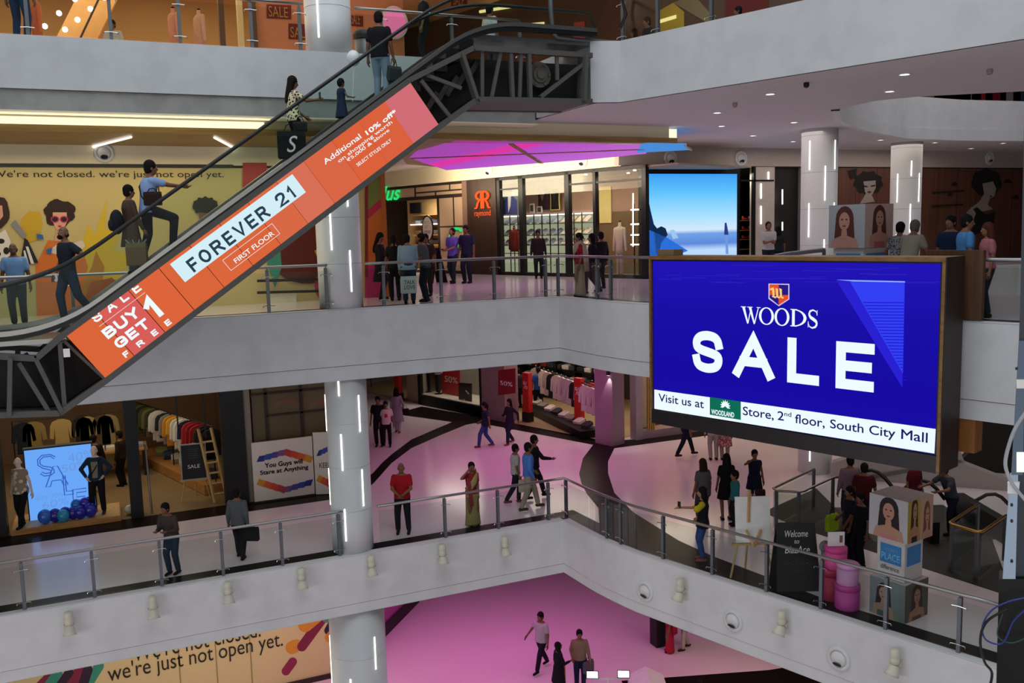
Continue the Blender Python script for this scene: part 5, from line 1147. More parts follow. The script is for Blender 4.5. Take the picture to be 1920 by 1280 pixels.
b = MB(); b.prism([N2*(CS+2.15)+RX*s+UZ*z for s, z in ((p0-.2,1.98),(p1-1.0,1.98),(p1-1.0,2.02),(p0-.2,2.02))], N2*.03); b.build('shelf_light', M['strip'], plus)
fold0 = None
def folded(p, ux, uz, w, h, t, m):
    """a shirt folded flat: body, collar band, placket"""
    ux, uz = V(ux).normalized(), V(uz).normalized(); n = ux.cross(uz); o = thing('folded_garment', '', 'folded clothes', p); p = V(p)
    b = MB(); pr = [(-.5,0),(.5,0),(.52,.1),(.5,.9),(.38,1),(-.38,1),(-.5,.9),(-.52,.1)]
    b.prism([p+ux*x*w+uz*y*h for x, y in pr], n*t); b.build('body', m, o, bev=.006)
    b = MB(); b.prism([p+ux*x*w+uz*y*h+n*t for x, y in ((-.2,.98),(0,.78),(.2,.98),(.14,1.03),(-.14,1.03))], n*.015); b.build('collar', m, o)
    return o
proto = {}
def put_folded(p, c, label, group, tilt=.5, w=.27, h=.34, t=.05):
    key = (c, tilt, w)
    if key not in proto: o = folded(p, RX, (UZ*sin(tilt)+N2*cos(tilt)), w, h, t, fabric(c)); proto[key] = o
    else: o = dup(proto[key], p)
    o['label'] = label; o['group'] = group; return o
for z, cs, lb in ((1.53, ('#6d5640','#2c3350','#38405c','#4a4a4c','#8a6a4a'), 'dark folded clothes on the second shelf of the neon-sign shop'), (1.08, ('#241c20','#2c2628','#3a2e30','#2c2628'), 'black folded clothes on the third shelf of the neon-sign shop'), (1.98, ('#8a9ab0','#39435c','#b0a68c','#39435c'), 'folded jeans on the top shelf of the neon-sign shop')):
    for i, cc in enumerate(cs): put_folded(N2*(CS+2.3)+RX*(p0+.2+.42*i)+UZ*(z+.03), cc, lb, 'folded clothes in the neon-sign shop', .15, .36, .3, .16)
tv = N2*(CS+2.1)+RX*(p0+.35)+UZ*2.55
b = MB(); b.obox(tv+UZ*.2, RX*.42, N2*.03, UZ*.24); tag(b.build('wall_monitor', M['blackm']), 'small dark monitor high in the neon-sign shop', 'screen')
# coloured hanging strip curtain
for i in range(14):
    s = p1-1.35+.095*i; cc = ('#3f8f70','#7fb49a','#2f4f4a','#5a9a80','#3a6a74','#c04a50','#6a4a9a','#d0603a')[(i+ (i > 7)*2) % 8]
    b = MB(); b.bar(N2*(CS+1.9)+RX*s+UZ*.4, N2*(CS+1.9)+RX*s+UZ*2.6, .055, .012, N2); o = b.build('ribbon', fabric(cc)); tag(o, 'coloured ribbon of the strip curtain behind the round sign', 'ribbon', 'ribbons of the strip curtain')
pole = N2*(CS+1.9); b = MB(); b.bar(pole+RX*(p1-1.45)+UZ*2.62, pole+RX*(p1+.05)+UZ*2.62, .04, .04); tag(b.build('curtain_rail', DK), 'rail from which the coloured ribbons hang', 'rail')
# round offer sign in front of the opening
so = thing('round_sign', 'oval white offer sign with black rim in front of the neon-sign shop', 'sign', atc(803, 525, CS-.4)); c = atc(803, 428, CS-.4); q = 30
b = MB(); b.loft([[c+RX*r*.37*cos(2*PI*i/q)+UZ*r*.53*sin(2*PI*i/q)-N2*d for i in range(q)] for r, d in ((1,0),(1,.04),(.9,.05),(.9,.0))], False); b.build('rim', M['blackm'], so)
b = MB(); b.prism([c+RX*.34*cos(2*PI*i/q)+UZ*.485*sin(2*PI*i/q)-N2*.01 for i in range(q)], -N2*.02); b.build('face', mat('sign_face', '#e4dcd4', .6), so)
b = MB(); b.cyl(c-UZ*.53, V((c.x, c.y, ZL2)), .02, 8); b.lathe(V((c.x, c.y, ZL2)), [(.2,0),(.2,.02),(.03,.04)], 16); b.build('stand', M['blackm'], so)
for t, z, cc in (('BUY 2', .18, '#8a8480'), ('GET 1', .0, '#b06058'), ('FREE', -.2, '#2a2624')): letters(t, c-RX*.2-N2*.034+UZ*z, RX, UZ, .40, .12, pc_(cc), so, 'lettering', .003)
person('mannequin with white head in grey t-shirt inside the neon-sign shop', atc(764, 530, CS+.9)*1., TOCAM+10, h=1.82, mann=mat('mannequin_white', '#d8d2c8', .4), hair='bald', top='#5c5a64', bcol='#2a2c34', name='mannequin', cat='mannequin') if False else None
# A-boards in front of the neon-sign shop
for x, y, cc, lb in ((700, 545, '#16161c', 'black and orange A-board leaning by the orange hoarding end'), (815, 530, '#241a1c', 'dark A-board with orange edge beside the oval sign')):
    p = atz(x, y, ZL2); o = thing('a_board', lb, 'sign', p); b = MB()
    for s in (-1, 1): b.prism([p+RX*-.3+N2*.3*s, p+RX*.3+N2*.3*s, p+RX*.25+UZ*1.15+N2*.03*s, p-RX*.25+UZ*1.15+N2*.03*s], N2*.02)
    b.build('board', fabric(cc), o); b = MB(); b.bar(p+RX*.18-N2*.31, p+RX*.12-N2*.05+UZ*1.15, .05, .02, N2); b.bar(p+RX*.02-N2*.31, p-RX*.02-N2*.05+UZ*1.15, .05, .02, N2); b.build('orange_edge', pc_('#c9701c'), o)
# ---- menswear shop
men = thing('storefront', 'dark framed menswear shop front with an orange glowing double-R sign', 'shop front', atc(1000, 520, CS))
b = MB(); cw(b, 868, 880, ZL2, zT, .0, .4); b.build('side_pier', mat('mauve_pier', '#7a5f52', .6), men)
b = MB(); cw(b, 880, 934, ZL2, zT, -.08, .3); b.build('sign_pylon', wood('dark_panel', '#22140e', '#3a2417', 2), men)
OG = glow('orange_neon', '#ff5a28', 1.35)
pr0, pr1 = atc(891, 392, CS-.1), atc(921, 392, CS-.1); wR = (pr1-pr0).dot(RX); zR0, zR1 = cz(906, 391), cz(906, 358)
for sg in (-1, 1):
    org = (pr0+pr1)/2; org.z = 0; sx_ = wR/2
    P = lambda u, v: org + RX*sg*u*sx_ + UZ*(zR0+v*(zR1-zR0)) - N2*.02
    b = MB(); b.prism([P(.02,0),P(.20,0),P(.20,1),P(.02,1)], -N2*.03)
    n = 12; b2 = MB()
    for i in range(n):
        t0, t1 = PI/2-PI*i/n, PI/2-PI*(i+1)/n
        b.prism([P(.30+.58*cos(t0), .73+.27*sin(t0)), P(.30+.58*cos(t1), .73+.27*sin(t1)), P(.30+.34*cos(t1), .73+.16*sin(t1)), P(.30+.34*cos(t0), .73+.16*sin(t0))], -N2*.03)
    b.prism([P(.20,1),P(.32,1),P(.32,.89),P(.20,.89)], -N2*.03); b.prism([P(.3,.46),P(.5,.48),P(.74,.25),P(.80,.08),P(1.0,.05),P(1.0,0),P(.72,0),P(.58,.14),P(.5,.3)], -N2*.03)
    b.build('neon_letter', OG, men)
letters('raymond', V((pr0.x, pr0.y, cz(906, 408)))-N2*.03, RX, UZ, wR, cz(906, 394)-cz(906, 408), OG, men, 'neon_lettering', .01, .0)
FR = M['blackm']; b = MB()
xs_ = [(934,940),(975,983),(1061,1069),(1114,1119),(1205,1213)]
for x0, x1 in xs_: cw(b, x0, x1, ZL2, zT, -.05, .12)
cw(b, 934, 1213, zT-.10, zT, -.05, .12); cw(b, 934, 1213, ZL2, ZL2+.12, -.05, .12); cw(b, 1066, 1207, cz(1100,345), cz(1100,345)+.06, -.03, .08); cw(b, 936, 978, cz(960,355), cz(960,355)+.05, -.03, .08)
b.build('frame', FR, men)
for (a0, a1), (c0, c1) in zip(xs_[:-1], xs_[1:]):
    b = MB(); cw(b, a1, c0, ZL2+.12, zT-.1, .02, .03); b.build('glazing', SHOPGLASS, men)
CB = CS+2.2
def bw(b, x0, x1, z0, z1, d0=0., d1=.1):
    p0, p1 = atc(x0, 430, CB), atc(x1, 430, CB); s0, s1 = p0.dot(RX), p1.dot(RX)
    b.prism([N2*(CB+d0)+RX*s+UZ*z for s, z in ((s0,z0),(s1,z0),(s1,z1),(s0,z1))], N2*(d1-d0))
bz = lambda x, y: atc(x, y, CB).z
zsh = bz(1000, 403)
b = MB(); bw(b, 925, 1215, zsh, 3.5); b.build('upper_wall', mat('mauve_wall', '#8a6d5e', .8), men)
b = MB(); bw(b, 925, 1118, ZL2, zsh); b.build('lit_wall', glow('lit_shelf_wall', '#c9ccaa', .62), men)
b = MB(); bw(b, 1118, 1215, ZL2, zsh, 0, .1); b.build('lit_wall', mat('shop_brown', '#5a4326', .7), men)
b = MB(); bw(b, 1126, 1148, zsh-.4, zsh+.9, -.05, 0); b.build('display_panel', mat('cream_panel', '#b8a66a', .8), men)
b = MB()
for i in range(12): bw(b, 940+15*i, 941.5+15*i, ZL2, zsh, -.42, -.40)
for z in (bz(1000,420), bz(1000,441), bz(1000,459), bz(1000,474)): bw(b, 928, 1112, z-.02, z, -.40, -.0)
b.build('shelving', FR, men)
b = MB(); bw(b, 928, 1114, zsh-.04, zsh, -.1, -.02); b.build('shelf_light', M['strip'], men)
for y, lb, cs in ((420, 'top', ('#b8c4d6','#aebcd0','#9fb0c8')), (441, 'middle', ('#c2c8d2','#8fa0bc','#a8b2c4')), (459, 'bottom', ('#9fb0c8','#c2c8d2','#b8c4d6'))):
    z = bz(1000, y)
    for i in range(13):
        x = 934 + 13.6*i; p = atc(x, 430, CB-.34); p.z = z+.005
        cc = cs[(i*5) % 3] if i < 9 else ('#d4c8c0', '#c8b0a8', '#d8d0b0')[i % 3]
        put_folded(p, cc, f'pale folded shirt leaning on the {lb} lit shelf of the menswear window', 'shirts in the menswear window', .62)
def jacket(p, w, h, col, label, lapel='#7a5a5a', trim=None, u=RX, n=None):
    """a jacket or waistcoat hung flat on the wall"""
    n = n or -N2; p = V(p); o = thing('jacket', label, 'jacket', p); b = MB()
    out = [(-.5,0),(-.46,.55),(-.5,.8),(-.2,1),(.2,1),(.5,.8),(.46,.55),(.5,0)]
    b.loft([[p+u*x*w*k+UZ*(.5+(y-.5)*k)*h+n*d for x, y in out] for k, d in ((1,0),(1,.05),(.8,.10))]); b.build('body', fabric(col), o)
    b = MB()
    for s in (-1, 1): b.prism([p+u*s*.12*w+UZ*h+n*.11, p+u*s*.2*w+UZ*.75*h+n*.11, p+u*s*.01*w+UZ*.4*h+n*.11, p+u*s*.03*w+UZ*.9*h+n*.11], n*.01)
    b.build('lapel', fabric(lapel), o)
    if trim: b = MB(); b.tube([p+u*x*w*1.03+UZ*y*h+n*.05 for x, y in ((-.5,.8),(-.46,.55),(-.5,0),(.5,0),(.46,.55),(.5,.8))], .03, 6); b.build('trim', fabric(trim), o)
    return o
p = atc(1021, 393, CB-.15); jacket(p, .62, .84, '#33222a', 'dark maroon jacket hanging on the wall of the menswear shop'); p = atc(1043, 393, CB-.15); jacket(p, .46, .76, '#181a18', 'black waistcoat with yellow trim hanging in the menswear shop', '#2a2c2a', '#b8a860')
for x, y, w, h, lb in ((998,399,.24,.36,'taller white-framed picture on the ledge of the menswear shop'), (1012,399,.27,.25,'smaller white-framed picture on the ledge of the menswear shop')):
    p = atc(x, y, CB-.25); o = thing('framed_picture', lb, 'picture', p); b = MB(); b.obox(p+UZ*h/2, RX*w/2, N2*.02, UZ*h/2); b.build('frame', M['paper'], o); b = MB(); b.obox(p+UZ*h/2-N2*.025, RX*w*.34, N2*.006, UZ*h*.34); b.build('print', mat('grey_print', '#4a4644', .6, var=.7, scale=14.), o)
# poster of a man in a blue suit
po = thing('poster', 'tall poster of a man in a blue suit in the menswear window', 'poster', atc(957, 402, CS+.3)); f = fC(CS+.3)
shape(f, [(937,356),(974,352),(974,402),(937,403)], pc_('#6d7078'), po, 'sheet', 0); shape(f, [(943,402),(944,378),(952,366),(960,366),(969,376),(970,402)], pc_('#2a3674'), po, 'printed_suit', .01); shape(f, [(952,368),(958,368),(957,386),(953,398)], pc_('#d4d2d4'), po, 'printed_shirt', .014); shape(f, blob(955,361,4.2,6.2,14), pc_('#8a6654'), po, 'printed_face', .014); shape(f, blob(955.5,356.5,4.6,3.4,12), pc_('#241a18'), po, 'printed_hair', .016)
# busts and mannequins
def bust(p, label, top, legs=None, h=1.1, z0=.75, jac=None):
    o = thing('dress_form', label, 'mannequin', p); p = V(p); b = MB()
    pr = [(.0,.15,.11),(.25,.13,.10),(.5,.17,.12),(.62,.19,.11),(.70,.16,.09),(.74,.05,.05),(.84,.045,.045)]
    b.loft([[p+UZ*(z0+z*h)+RX*rx*1.15*cos(2*PI*i/14)+N2*ry*sin(2*PI*i/14) for i in range(14)] for z, rx, ry in pr]); b.build('torso', fabric(top), o, True)
    b = MB()
    for s in (-1, 1): b.capsule(p+UZ*(z0+.66*h)+RX*.2*s, p+UZ*(z0+.1*h)+RX*.27*s, .06, .045)
    b.build('sleeve', fabric(top), o, True); b = MB(); b.cyl(p+UZ*z0, p+UZ*.02, .02, 8); b.lathe(p, [(.18,0),(.18,.02),(.03,.04)], 16)
    if legs: 
        for s in (-1, 1): b.capsule(p+UZ*(z0+.05)+RX*.07*s, p+UZ*.12+RX*.08*s, .085, .06)
    b.build('stand' if not legs else 'trousers', fabric(legs) if legs else M['blackm'], o, True); b = MB(); b.ell(p+UZ*(z0+.87*h), .045, .045, .03, 10, 6); b.build('neck_cap', M['blackm'], o, True); return o
p = atc(966, 515, CS+.6); p.z = ZL2; bust(p, 'dress form in a rust red jacket at the left of the menswear window', '#6a241c', z0=.85)
p = atc(1163, 518, CS+.55); p.z = ZL2; bust(p, 'dress form in a cream buttoned tunic and pale trousers in the menswear window', '#c2b49c', '#b09a88', 1.25, .78)
for i, y in enumerate((440, 461, 478, 497)):
    pass
lad = thing('shelf_tower', 'narrow tower of lit shelves at the right end of the menswear window', 'shelf', atc(1197, 520, CS+.5)); b = MB(); l_ = MB()
for y in (393, 420, 440, 458): p = atc(1198, y, CS+.5); b.obox(p, RX*.2, N2*.2, UZ*.015); l_.obox(p-N2*.21, RX*.17, N2*.012, UZ*.022)
for s in (-1, 1): p = atc(1198, 440, CS+.5); p.z = 0; b.bar(p+RX*.2*s, p+RX*.2*s+UZ*2.4, .03, .03)
b.build('shelf', FR, lad); l_.build('shelf_light', M['strip'], lad)
b = MB(); b.bar(atc(1187,362,CS+.4), atc(1187,462,CS+.4), .03, .03); tag(b.build('tube_lamp', M['strip']), 'vertical white tube lamp in the right part of the menswear window', 'light')
for x, y in ((1098,328),(1125,336),(1145,334),(1178,325),(1190,320),(1132,348)):
    p = atz(x, y, 3.47); b = MB(); b.cyl(p, p+UZ*.03, .05, 12); tag(b.build('downlight', M['lamp']), 'small bright downlight inside the menswear shop ceiling', 'ceiling light', 'downlights in the menswear shop')
p = atc(1075, 460, CS+1.4); 
# ---- back interior shell of both shops
b = MB(); k0 = N2*(CS+.06); s0, s1 = atc(700, 430, CS).dot(RX)-1, atc(1213, 430, CS).dot(RX)+1.2
b.prism([k0+RX*s+UZ*3.5 for s in (s0, s1)] + [N2*(CS+4)+RX*s+UZ*3.5 for s in (s1, s0)], UZ*.05); struct('ceiling_shops', b, mat('shop_ceiling', '#9a8878', .8))
arealight('shop_lamps_menswear', N2*(CS+.8)+RX*(atc(1070,430,CS).dot(RX))+UZ*3.3, (5.5, .8), 95, (1,.90,.66), (0, 0, math.atan2(RX.y, RX.x)))
arealight('shop_lamps_neon', N2*(CS+1.2)+RX*(atc(770,430,CS).dot(RX))+UZ*3.2, (3.5, 1.6), 300, (1,.86,.62), (0, 0, math.atan2(RX.y, RX.x)))
# ---- beach screen and wall to its right (Y = YR)
f = fY(YR)
bs = thing('video_wall', 'bright video wall showing a calm blue beach with a lone figure', 'screen', f(1298, 520)); bs_b = BASE[bs.name]
pa, pb_ = f(1212, 322), f(1388, 480)
zt_, zb_ = f(1298, 326).z, f(1298, 500).z
b = MB(); x0, x1 = f(1206, 400).x, f(1388, 400).x; b.box((x0, YR+.02, ZL2), (x1, YR+.3, 3.6)); b.build('housing', M['blackm'], bs)
xa, xb = f(1215, 400).x, f(1381, 400).x
b = MB(); b.box((xa, YR-.02, zb_), (xb, YR+.03, zt_)); b.build('display', ramp_glow('beach_sky', [(0,'#a9c9f2'),(.18,'#b9d6f7'),(.25,'#5a86d6'),(.36,'#6f9ee0'),(.40,'#cfe4f6'),(.55,'#a4dcfa'),(.8,'#5fc0f8'),(1,'#3a9cf0')], 2, zb_-bs_b.z, zt_-bs_b.z, 1.05), bs)
for pts, c in (([(1215,370),(1220,395),(1226,420),(1232,428),(1240,424),(1248,428),(1252,440),(1240,455),(1232,490),(1215,490)], '#12284a'), ([(1215,430),(1250,445),(1290,470),(1232,492),(1215,492)], '#2c6fd8'), ([(1359,418),(1362,417),(1364,426),(1366,440),(1358,440)], '#2c3c88'), ([(1360,440),(1364,440),(1366,476),(1361,476)], '#6f9ae0'), ([(1256,432),(1264,430),(1272,446),(1262,448)], '#9cc6ee')):
    shape(f, pts, glow('beach_graphic', c, 1.0), bs, 'screen_graphic', .03)
arealight('window_lamp_shoes', (f(1400,400).x, YR+.5, 3.4), (.4, .4), 16, (1,.92,.8))
W2 = thing('storefront', 'bright narrow shop window with red shoes beside the video wall', 'shop front', f(1400, 520)); b = MB()
b.box((f(1388,400).x, YR+1.2, ZL2), (f(1416,400).x, YR+1.3, 3.6)); b.build('back_wall', mat('window_back', '#c8c8a8', .8), W2)
b = MB()
for y in (413, 431, 448, 466): z = aty(1400, y, YR+.9).z; b.box((f(1388,400).x, YR+.5, z-.02), (f(1416,400).x+.2, YR+1.2, z))
b.build('shelf', M['plank'], W2); b = MB(); b.box((f(1412,400).x, YR-.02, ZL2), (f(1416,400).x, YR+.1, 3.6)); b.box((f(1387,400).x, YR-.02, aty(1400,340,YR).z), (f(1450,400).x, YR+.05, aty(1400,337,YR).z)); b.build('frame', FR, W2)
b = MB(); b.box((f(1388,400).x, YR+.8, aty(1400,345,YR+.8).z-1.0), (f(1412,400).x, YR+.9, aty(1400,345,YR+.8).z)); b.build('upper_panel', mat('brown_panel', '#4a2c20', .7), W2)
def shoe_(p, c, label, group):
    o = thing('shoe', label, 'shoe', p); p = V(p); b = MB(); b.capsule(p+V((-.10,-.1,.05)), p+V((.12,-.02,.04)), .055, .04); b.ell(p+V((-.11,-.1,.09)), .05, .05, .06, 10, 6); b.build('upper', mat('red_leather', c, .35), o, True); b = MB(); b.box(p+V((-.16,-.15,.0)), p+V((.16,.03,.015))); b.build('sole', M['black'], o); return o
for y, lb in ((413,'top'), (431,'middle'), (448,'lowest')):
    z = aty(1400, y, YR+.9).z
    for i, x in enumerate((1394, 1406)): shoe_(V((aty(x,y,YR+.85).x, YR+.85, z)), '#a8383a', f'red shoe on the {lb} shelf beside the video wall', 'red shoes beside the video wall')['group'] = 'red shoes beside the video wall'
b = MB(); b.box((f(1416,400).x, YR, ZL2), (f(1452,400).x, YR+.3, 3.6)); struct('wall_white_pier', b, mat('pier_panel', '#c9c0b4', .6))
b = MB(); b.box((f(1452,400).x, YR+.2, ZL2), (f(1503,400).x, YR+.5, 3.6)); struct('wall_dark_shop', b, mat('dark_shop_wall', '#181614', .6))
b = MB(); b.box((f(1503,400).x, YR-.05, ZL2), (f(1509,400).x, YR+.3, 3.6)); struct('trim_pier', b, mat('grey_trim', '#8c8680', .5))
for x, y0, y1, lb in ((1427,344,372,'upper one on the white pier'), (1427,386,420,'lower one on the white pier'), (1467,355,383,'upper one on the dark wall'), (1467,416,432,'lower one on the dark wall'), (1441,322,336,'short one near the top of the white pier')):
    b = MB(); b.bar(f(x,y0,.02), f(x,y1,.02), .03, .03); tag(b.build('tube_lamp', M['strip']), f'thin vertical light strip, {lb}', 'light')
# mural hoarding
mu = thing('hoarding', 'brown plank-printed hoarding with drawn women behind the tall columns', 'hoarding', f(1720, 470)); b = MB()
b.box((f(1509,400).x, YR, ZL2), (40, YR+.2, 3.58)); b.build('board', wood('mural_planks', '#5a382b', '#704638', 2, .5), mu)
MK = pc_('#16100e'); PL = pc_('#a39890')
b = MB()
for i in range(18): x = f(1520,400).x + i*1.05; b.box((x, YR-.006, ZL2), (x+.03, YR+.01, 3.58))
b.build('board_joint', pc_('#4a2a20'), mu)
for pts, c in ((blob(1628,343,27,22,26,.08,9), MK), ([(1619,340),(1642,338),(1642,352),(1636,364),(1629,368),(1622,360)], PL), ([(1624,362),(1634,364),(1640,378),(1612,382)], PL), (blob(1630,360,4,2,8), pc_('#6a2028')), ([(1619,347),(1627,349),(1627,351),(1619,350)], MK), ([(1633,348),(1641,346),(1641,349),(1633,350)], MK),
               (blob(1850,342,28,26,24,.06,7), MK), ([(1842,344),(1862,340),(1868,354),(1864,368),(1856,372),(1846,366)], PL), ([(1836,378),(1846,362),(1856,372),(1852,384),(1862,392),(1826,400),(1818,392)], PL), ([(1818,395),(1832,388),(1848,402),(1866,398),(1862,430),(1825,440)], MK), ([(1812,398),(1822,388),(1830,400),(1820,425)], PL), (blob(1858,368,3,1.6,8), pc_('#6a2028')),
               ([(1590,320),(1606,316),(1606,332),(1596,336)], MK), (blob(1790,345,6,4,9,.3,3), MK), (blob(1782,365,5,3,9,.3,3), MK), (blob(1890,340,8,4,9,.3,3), MK), (blob(1905,370,6,4,9,.3,3), MK), ([(1748,360),(1808,356),(1808,359),(1748,363)], MK), ([(1748,385),(1806,382),(1806,385),(1748,388)], MK), (blob(1515,345,6,10,12), pc_('#4a3020'))):
    shape(f, pts, c, mu, 'drawn_figure', .008+.002*(_k2 := globals().get('_k2', 0)+1), .0015)
# ================================================================== LOWER FLOOR SHOPS
F1 = 25.4
b = MB(); b.box((LEFT, F1, ZL1), (3.3, 34, ZL1+.006)); struct('floor_left_shop', b, M['shopfloor'])
b = MB(); b.box((LEFT, 33.9, ZL1), (3.3, 34.1, -1.6)); struct('wall_left_shop_back', b, mat('brown_wall', '#7d5f44', .8, var=.3, scale=.8)); b = MB(); b.box((3.3, F1+.1, ZL1), (3.45, 34, -1.6)); struct('wall_left_shop_side', b, mat('brown_wall', '#7d5f44', .8, var=.3, scale=.8))
arealight('shop_lamps_left_first', (-.8, 28.3, -1.75), (6, 4), 120, (1,.84,.6))
f = fY(F1)
lf_ = thing('storefront', 'black framed open shop front with a lit sale box at the lower left', 'shop front', f(120, 1000))
def yb(b, x0, x1, z0, z1, y0, y1, Y=F1, yy=860):
    b.box((aty(x0,yy,Y).x, y0, z0), (aty(x1,yy,Y).x, y1, z1))
b = MB(); yb(b, 238, 262, ZL1, -1.6, F1-.05, F1+.35); yb(b, 418, 462, ZL1, -1.6, F1-.1, F1+.25); yb(b, 232, 418, f(320,742).z, -1.6, F1-.05, F1+.25); yb(b, -120, 2, ZL1, -1.6, F1-.05, F1+.3); b.build('frame', FR, lf_)
for x in (337, 388): b = MB(); yb(b, x, x+3, f(x,760).z-.9, -1.6, F1+.1, F1+.14); b.build('hanging_bracket', FR, lf_)
b = MB(); yb(b, 462, 474, ZL1, -1.6, F1-.05, F1+.3); struct('wall_grey_pier_lower', b, mat('grey_pier', '#7c7468', .6))
pf = thing('display_platform', 'low wooden platform lit from below under the two mannequins', 'platform', f(120, 985)); b = MB()
yb(b, 8, 218, ZL1+.01, ZL1+.15, F1-.12, F1+1.3); b.build('plank', M['plank'], pf); b = MB(); yb(b, 10, 216, ZL1+.151, ZL1+.158, F1-.08, F1+1.2); b.build('top', M['lightwood'], pf)
ZP = ZL1+.16
# light box
LY = F1+.55; g = fY(LY); lbx = thing('light_box', 'big glowing pale blue light box with the outlined word sale', 'sign', g(115, 980)); b = MB()
xa, xb, za, zb2 = g(50,900).x, g(176,900).x, ZP, g(110,838).z
b.box((xa-.03, LY, za), (xb+.03, LY+.22, zb2+.04)); b.build('case', M['blackm'], lbx); b = MB(); b.box((xa, LY-.01, za), (xb, LY+.01, zb2)); b.build('face', glow('light_box_blue', '#6aa6f6', 1.0), lbx)
PB = glow('light_box_print', '#3a5fc8', .9); PB2 = glow('light_box_faint', '#6a9ce4', .95)
def outline(ch, x, y, w, h):
    G = {'S': [(1,.85),(.8,1),(.3,1),(.05,.85),(.05,.65),(.25,.52),(.75,.42),(.95,.28),(.95,.12),(.7,0),(.25,0),(0,.14),(.18,.22),(.3,.13),(.65,.13),(.76,.22),(.65,.3),(.2,.42),(-.1,.6),(-.1,.9),(.2,1.1),(.8,1.1),(1.1,.95)],
         'A': [(0,0),(.4,1),(.6,1),(1,0),(.8,0),(.7,.28),(.3,.28),(.2,0)], 'L': [(0,0),(0,1),(.22,1),(.22,.18),(.9,.18),(.9,0)], 'E': [(0,0),(0,1),(.9,1),(.9,.83),(.25,.83),(.25,.6),(.8,.6),(.8,.44),(.25,.44),(.25,.17),(.9,.17),(.9,0)]}[ch]
    o = g(x, y, .02); b = MB(); b.tube([o+UX*u*w+UZ*v*h for u, v in G], .014, 5, True); b.build('outline_letter', PB, lbx)
outline('S', 76, 893, .34, .50); outline('A', 86, 913, .52, .52); outline('L', 121, 928, .24, .52); outline('E', 139, 954, .36, .52)
for t, x, y, w, h in (('40%', 128,868,.6,.24), ('50%',116,886,.6,.2), ('60%',80,955,.62,.2), ('40%',66,940,.3,.12), ('70%',96,935,.3,.12)): letters(t, g(x,y,.012), V((.97,0,.1)), UZ, w, h, PB2, lbx, 'faint_lettering', .004)
MW = mat('mannequin_skin', '#d9c3ae', .4, var=.03)
def onplat(x, Y): p = aty(x, 960, Y); return V((p.x, Y, ZP))
# mannequins (finished together with the late people below)
person('mannequin in printed pale t-shirt and black leggings left of the light box', onplat(43, F1+.12), TOCAM-5, h=1.80, fem=True, mann=MW, hair='bald', pat=printed('#cdbfa4', '#8a7c68', 9), sleeve='cap', hem=.84, bcol='#101015', lf=(-.06,.22,.085), rf=(.06,-.06,.085), name='mannequin', cat='mannequin', shoe='#1a1a1c', lh=(-.3,.02,.84), rh=(.3,-.05,.88), head=(.4,0))
person('mannequin in denim jacket with hands at its hips right of the light box', onplat(186, F1+.35), TOCAM+15, h=1.84, fem=True, mann=MW, hair='bald', top='#223044', sleeve='long', hem=.86, bcol='#14151b', lh=(-.2,.14,1.0), rh=(.2,.14,.98), le=(-1,-.3,0), re=(1,-.3,0), name='mannequin', cat='mannequin', shoe='#3a3634', head=(-.4,0), lf=(-.12,0,.085), rf=(.12,.04,.085),
       extra=lambda root, wd, T, R, lh, rh, HD: (MB().prism([wd(T((x, .135, z))) for x, z in ((-.06,.95),(.06,.95),(.08,1.36),(-.08,1.36))], (0,-.01,0)).build('undershirt', fabric('#7d7a66'), root), MB().tube([wd(T(q)) for q in ((-.13,.09,1.42),(-.02,.165,1.2),(.12,.15,1.0))], .012, 6).build('strap', fabric('#17120f'), root)))
# balloons on the platform
def balloon(p, r, c, label, group):
    p = V(p); o = thing('balloon', label, 'balloon', p, group); b = MB(); b.ell(p+UZ*r*1.1, r, r, r*1.12, 16, 12); b.build('balloon_skin', mat('balloon_rubber', c, .22, spec=.6), o, True); b = MB(); b.capsule(p+UZ*.0, p+UZ*r*.12, .012, .02, 6); b.build('knot', mat('balloon_rubber', c, .22, spec=.6), o); return o
BL = ((84,968,.17,'#2f6fd8','bright blue balloon nearest the striding mannequin'), (103,966,.16,'#2a2a9c','dark blue balloon second from the left on the platform'), (119,972,.15,'#2f9cc8','turquoise balloon at the front of the balloon row'), (122,960,.15,'#30249a','violet balloon behind the turquoise balloon'), (137,964,.15,'#2c2496','violet balloon right of the turquoise balloon'), (151,968,.16,'#2a2aa4','dark blue balloon at the front below the letter E'), (143,954,.13,'#2f7ad0','small bright blue balloon at the back below the letter E'), (160,955,.14,'#3a2fb0','violet balloon at the back near the denim mannequin'), (170,964,.17,'#2e2aac','large violet balloon in front of the denim mannequin'), (167,948,.13,'#34229c','topmost violet balloon beside the letter E'))
for x, y, r, c, lb in BL:
    Y = F1+.0+(972-y)*.018; p = aty(x, y, Y); balloon(V((p.x, Y, ZP)) if y > 958 else V((p.x, Y, ZP+.18)), r, c, lb, 'balloons by the light box')
p = atz(243, 964, ZL1+.01); balloon(p, .12, '#c9c2a8', 'pale balloon on the floor beside the black post', 'pale balloon')
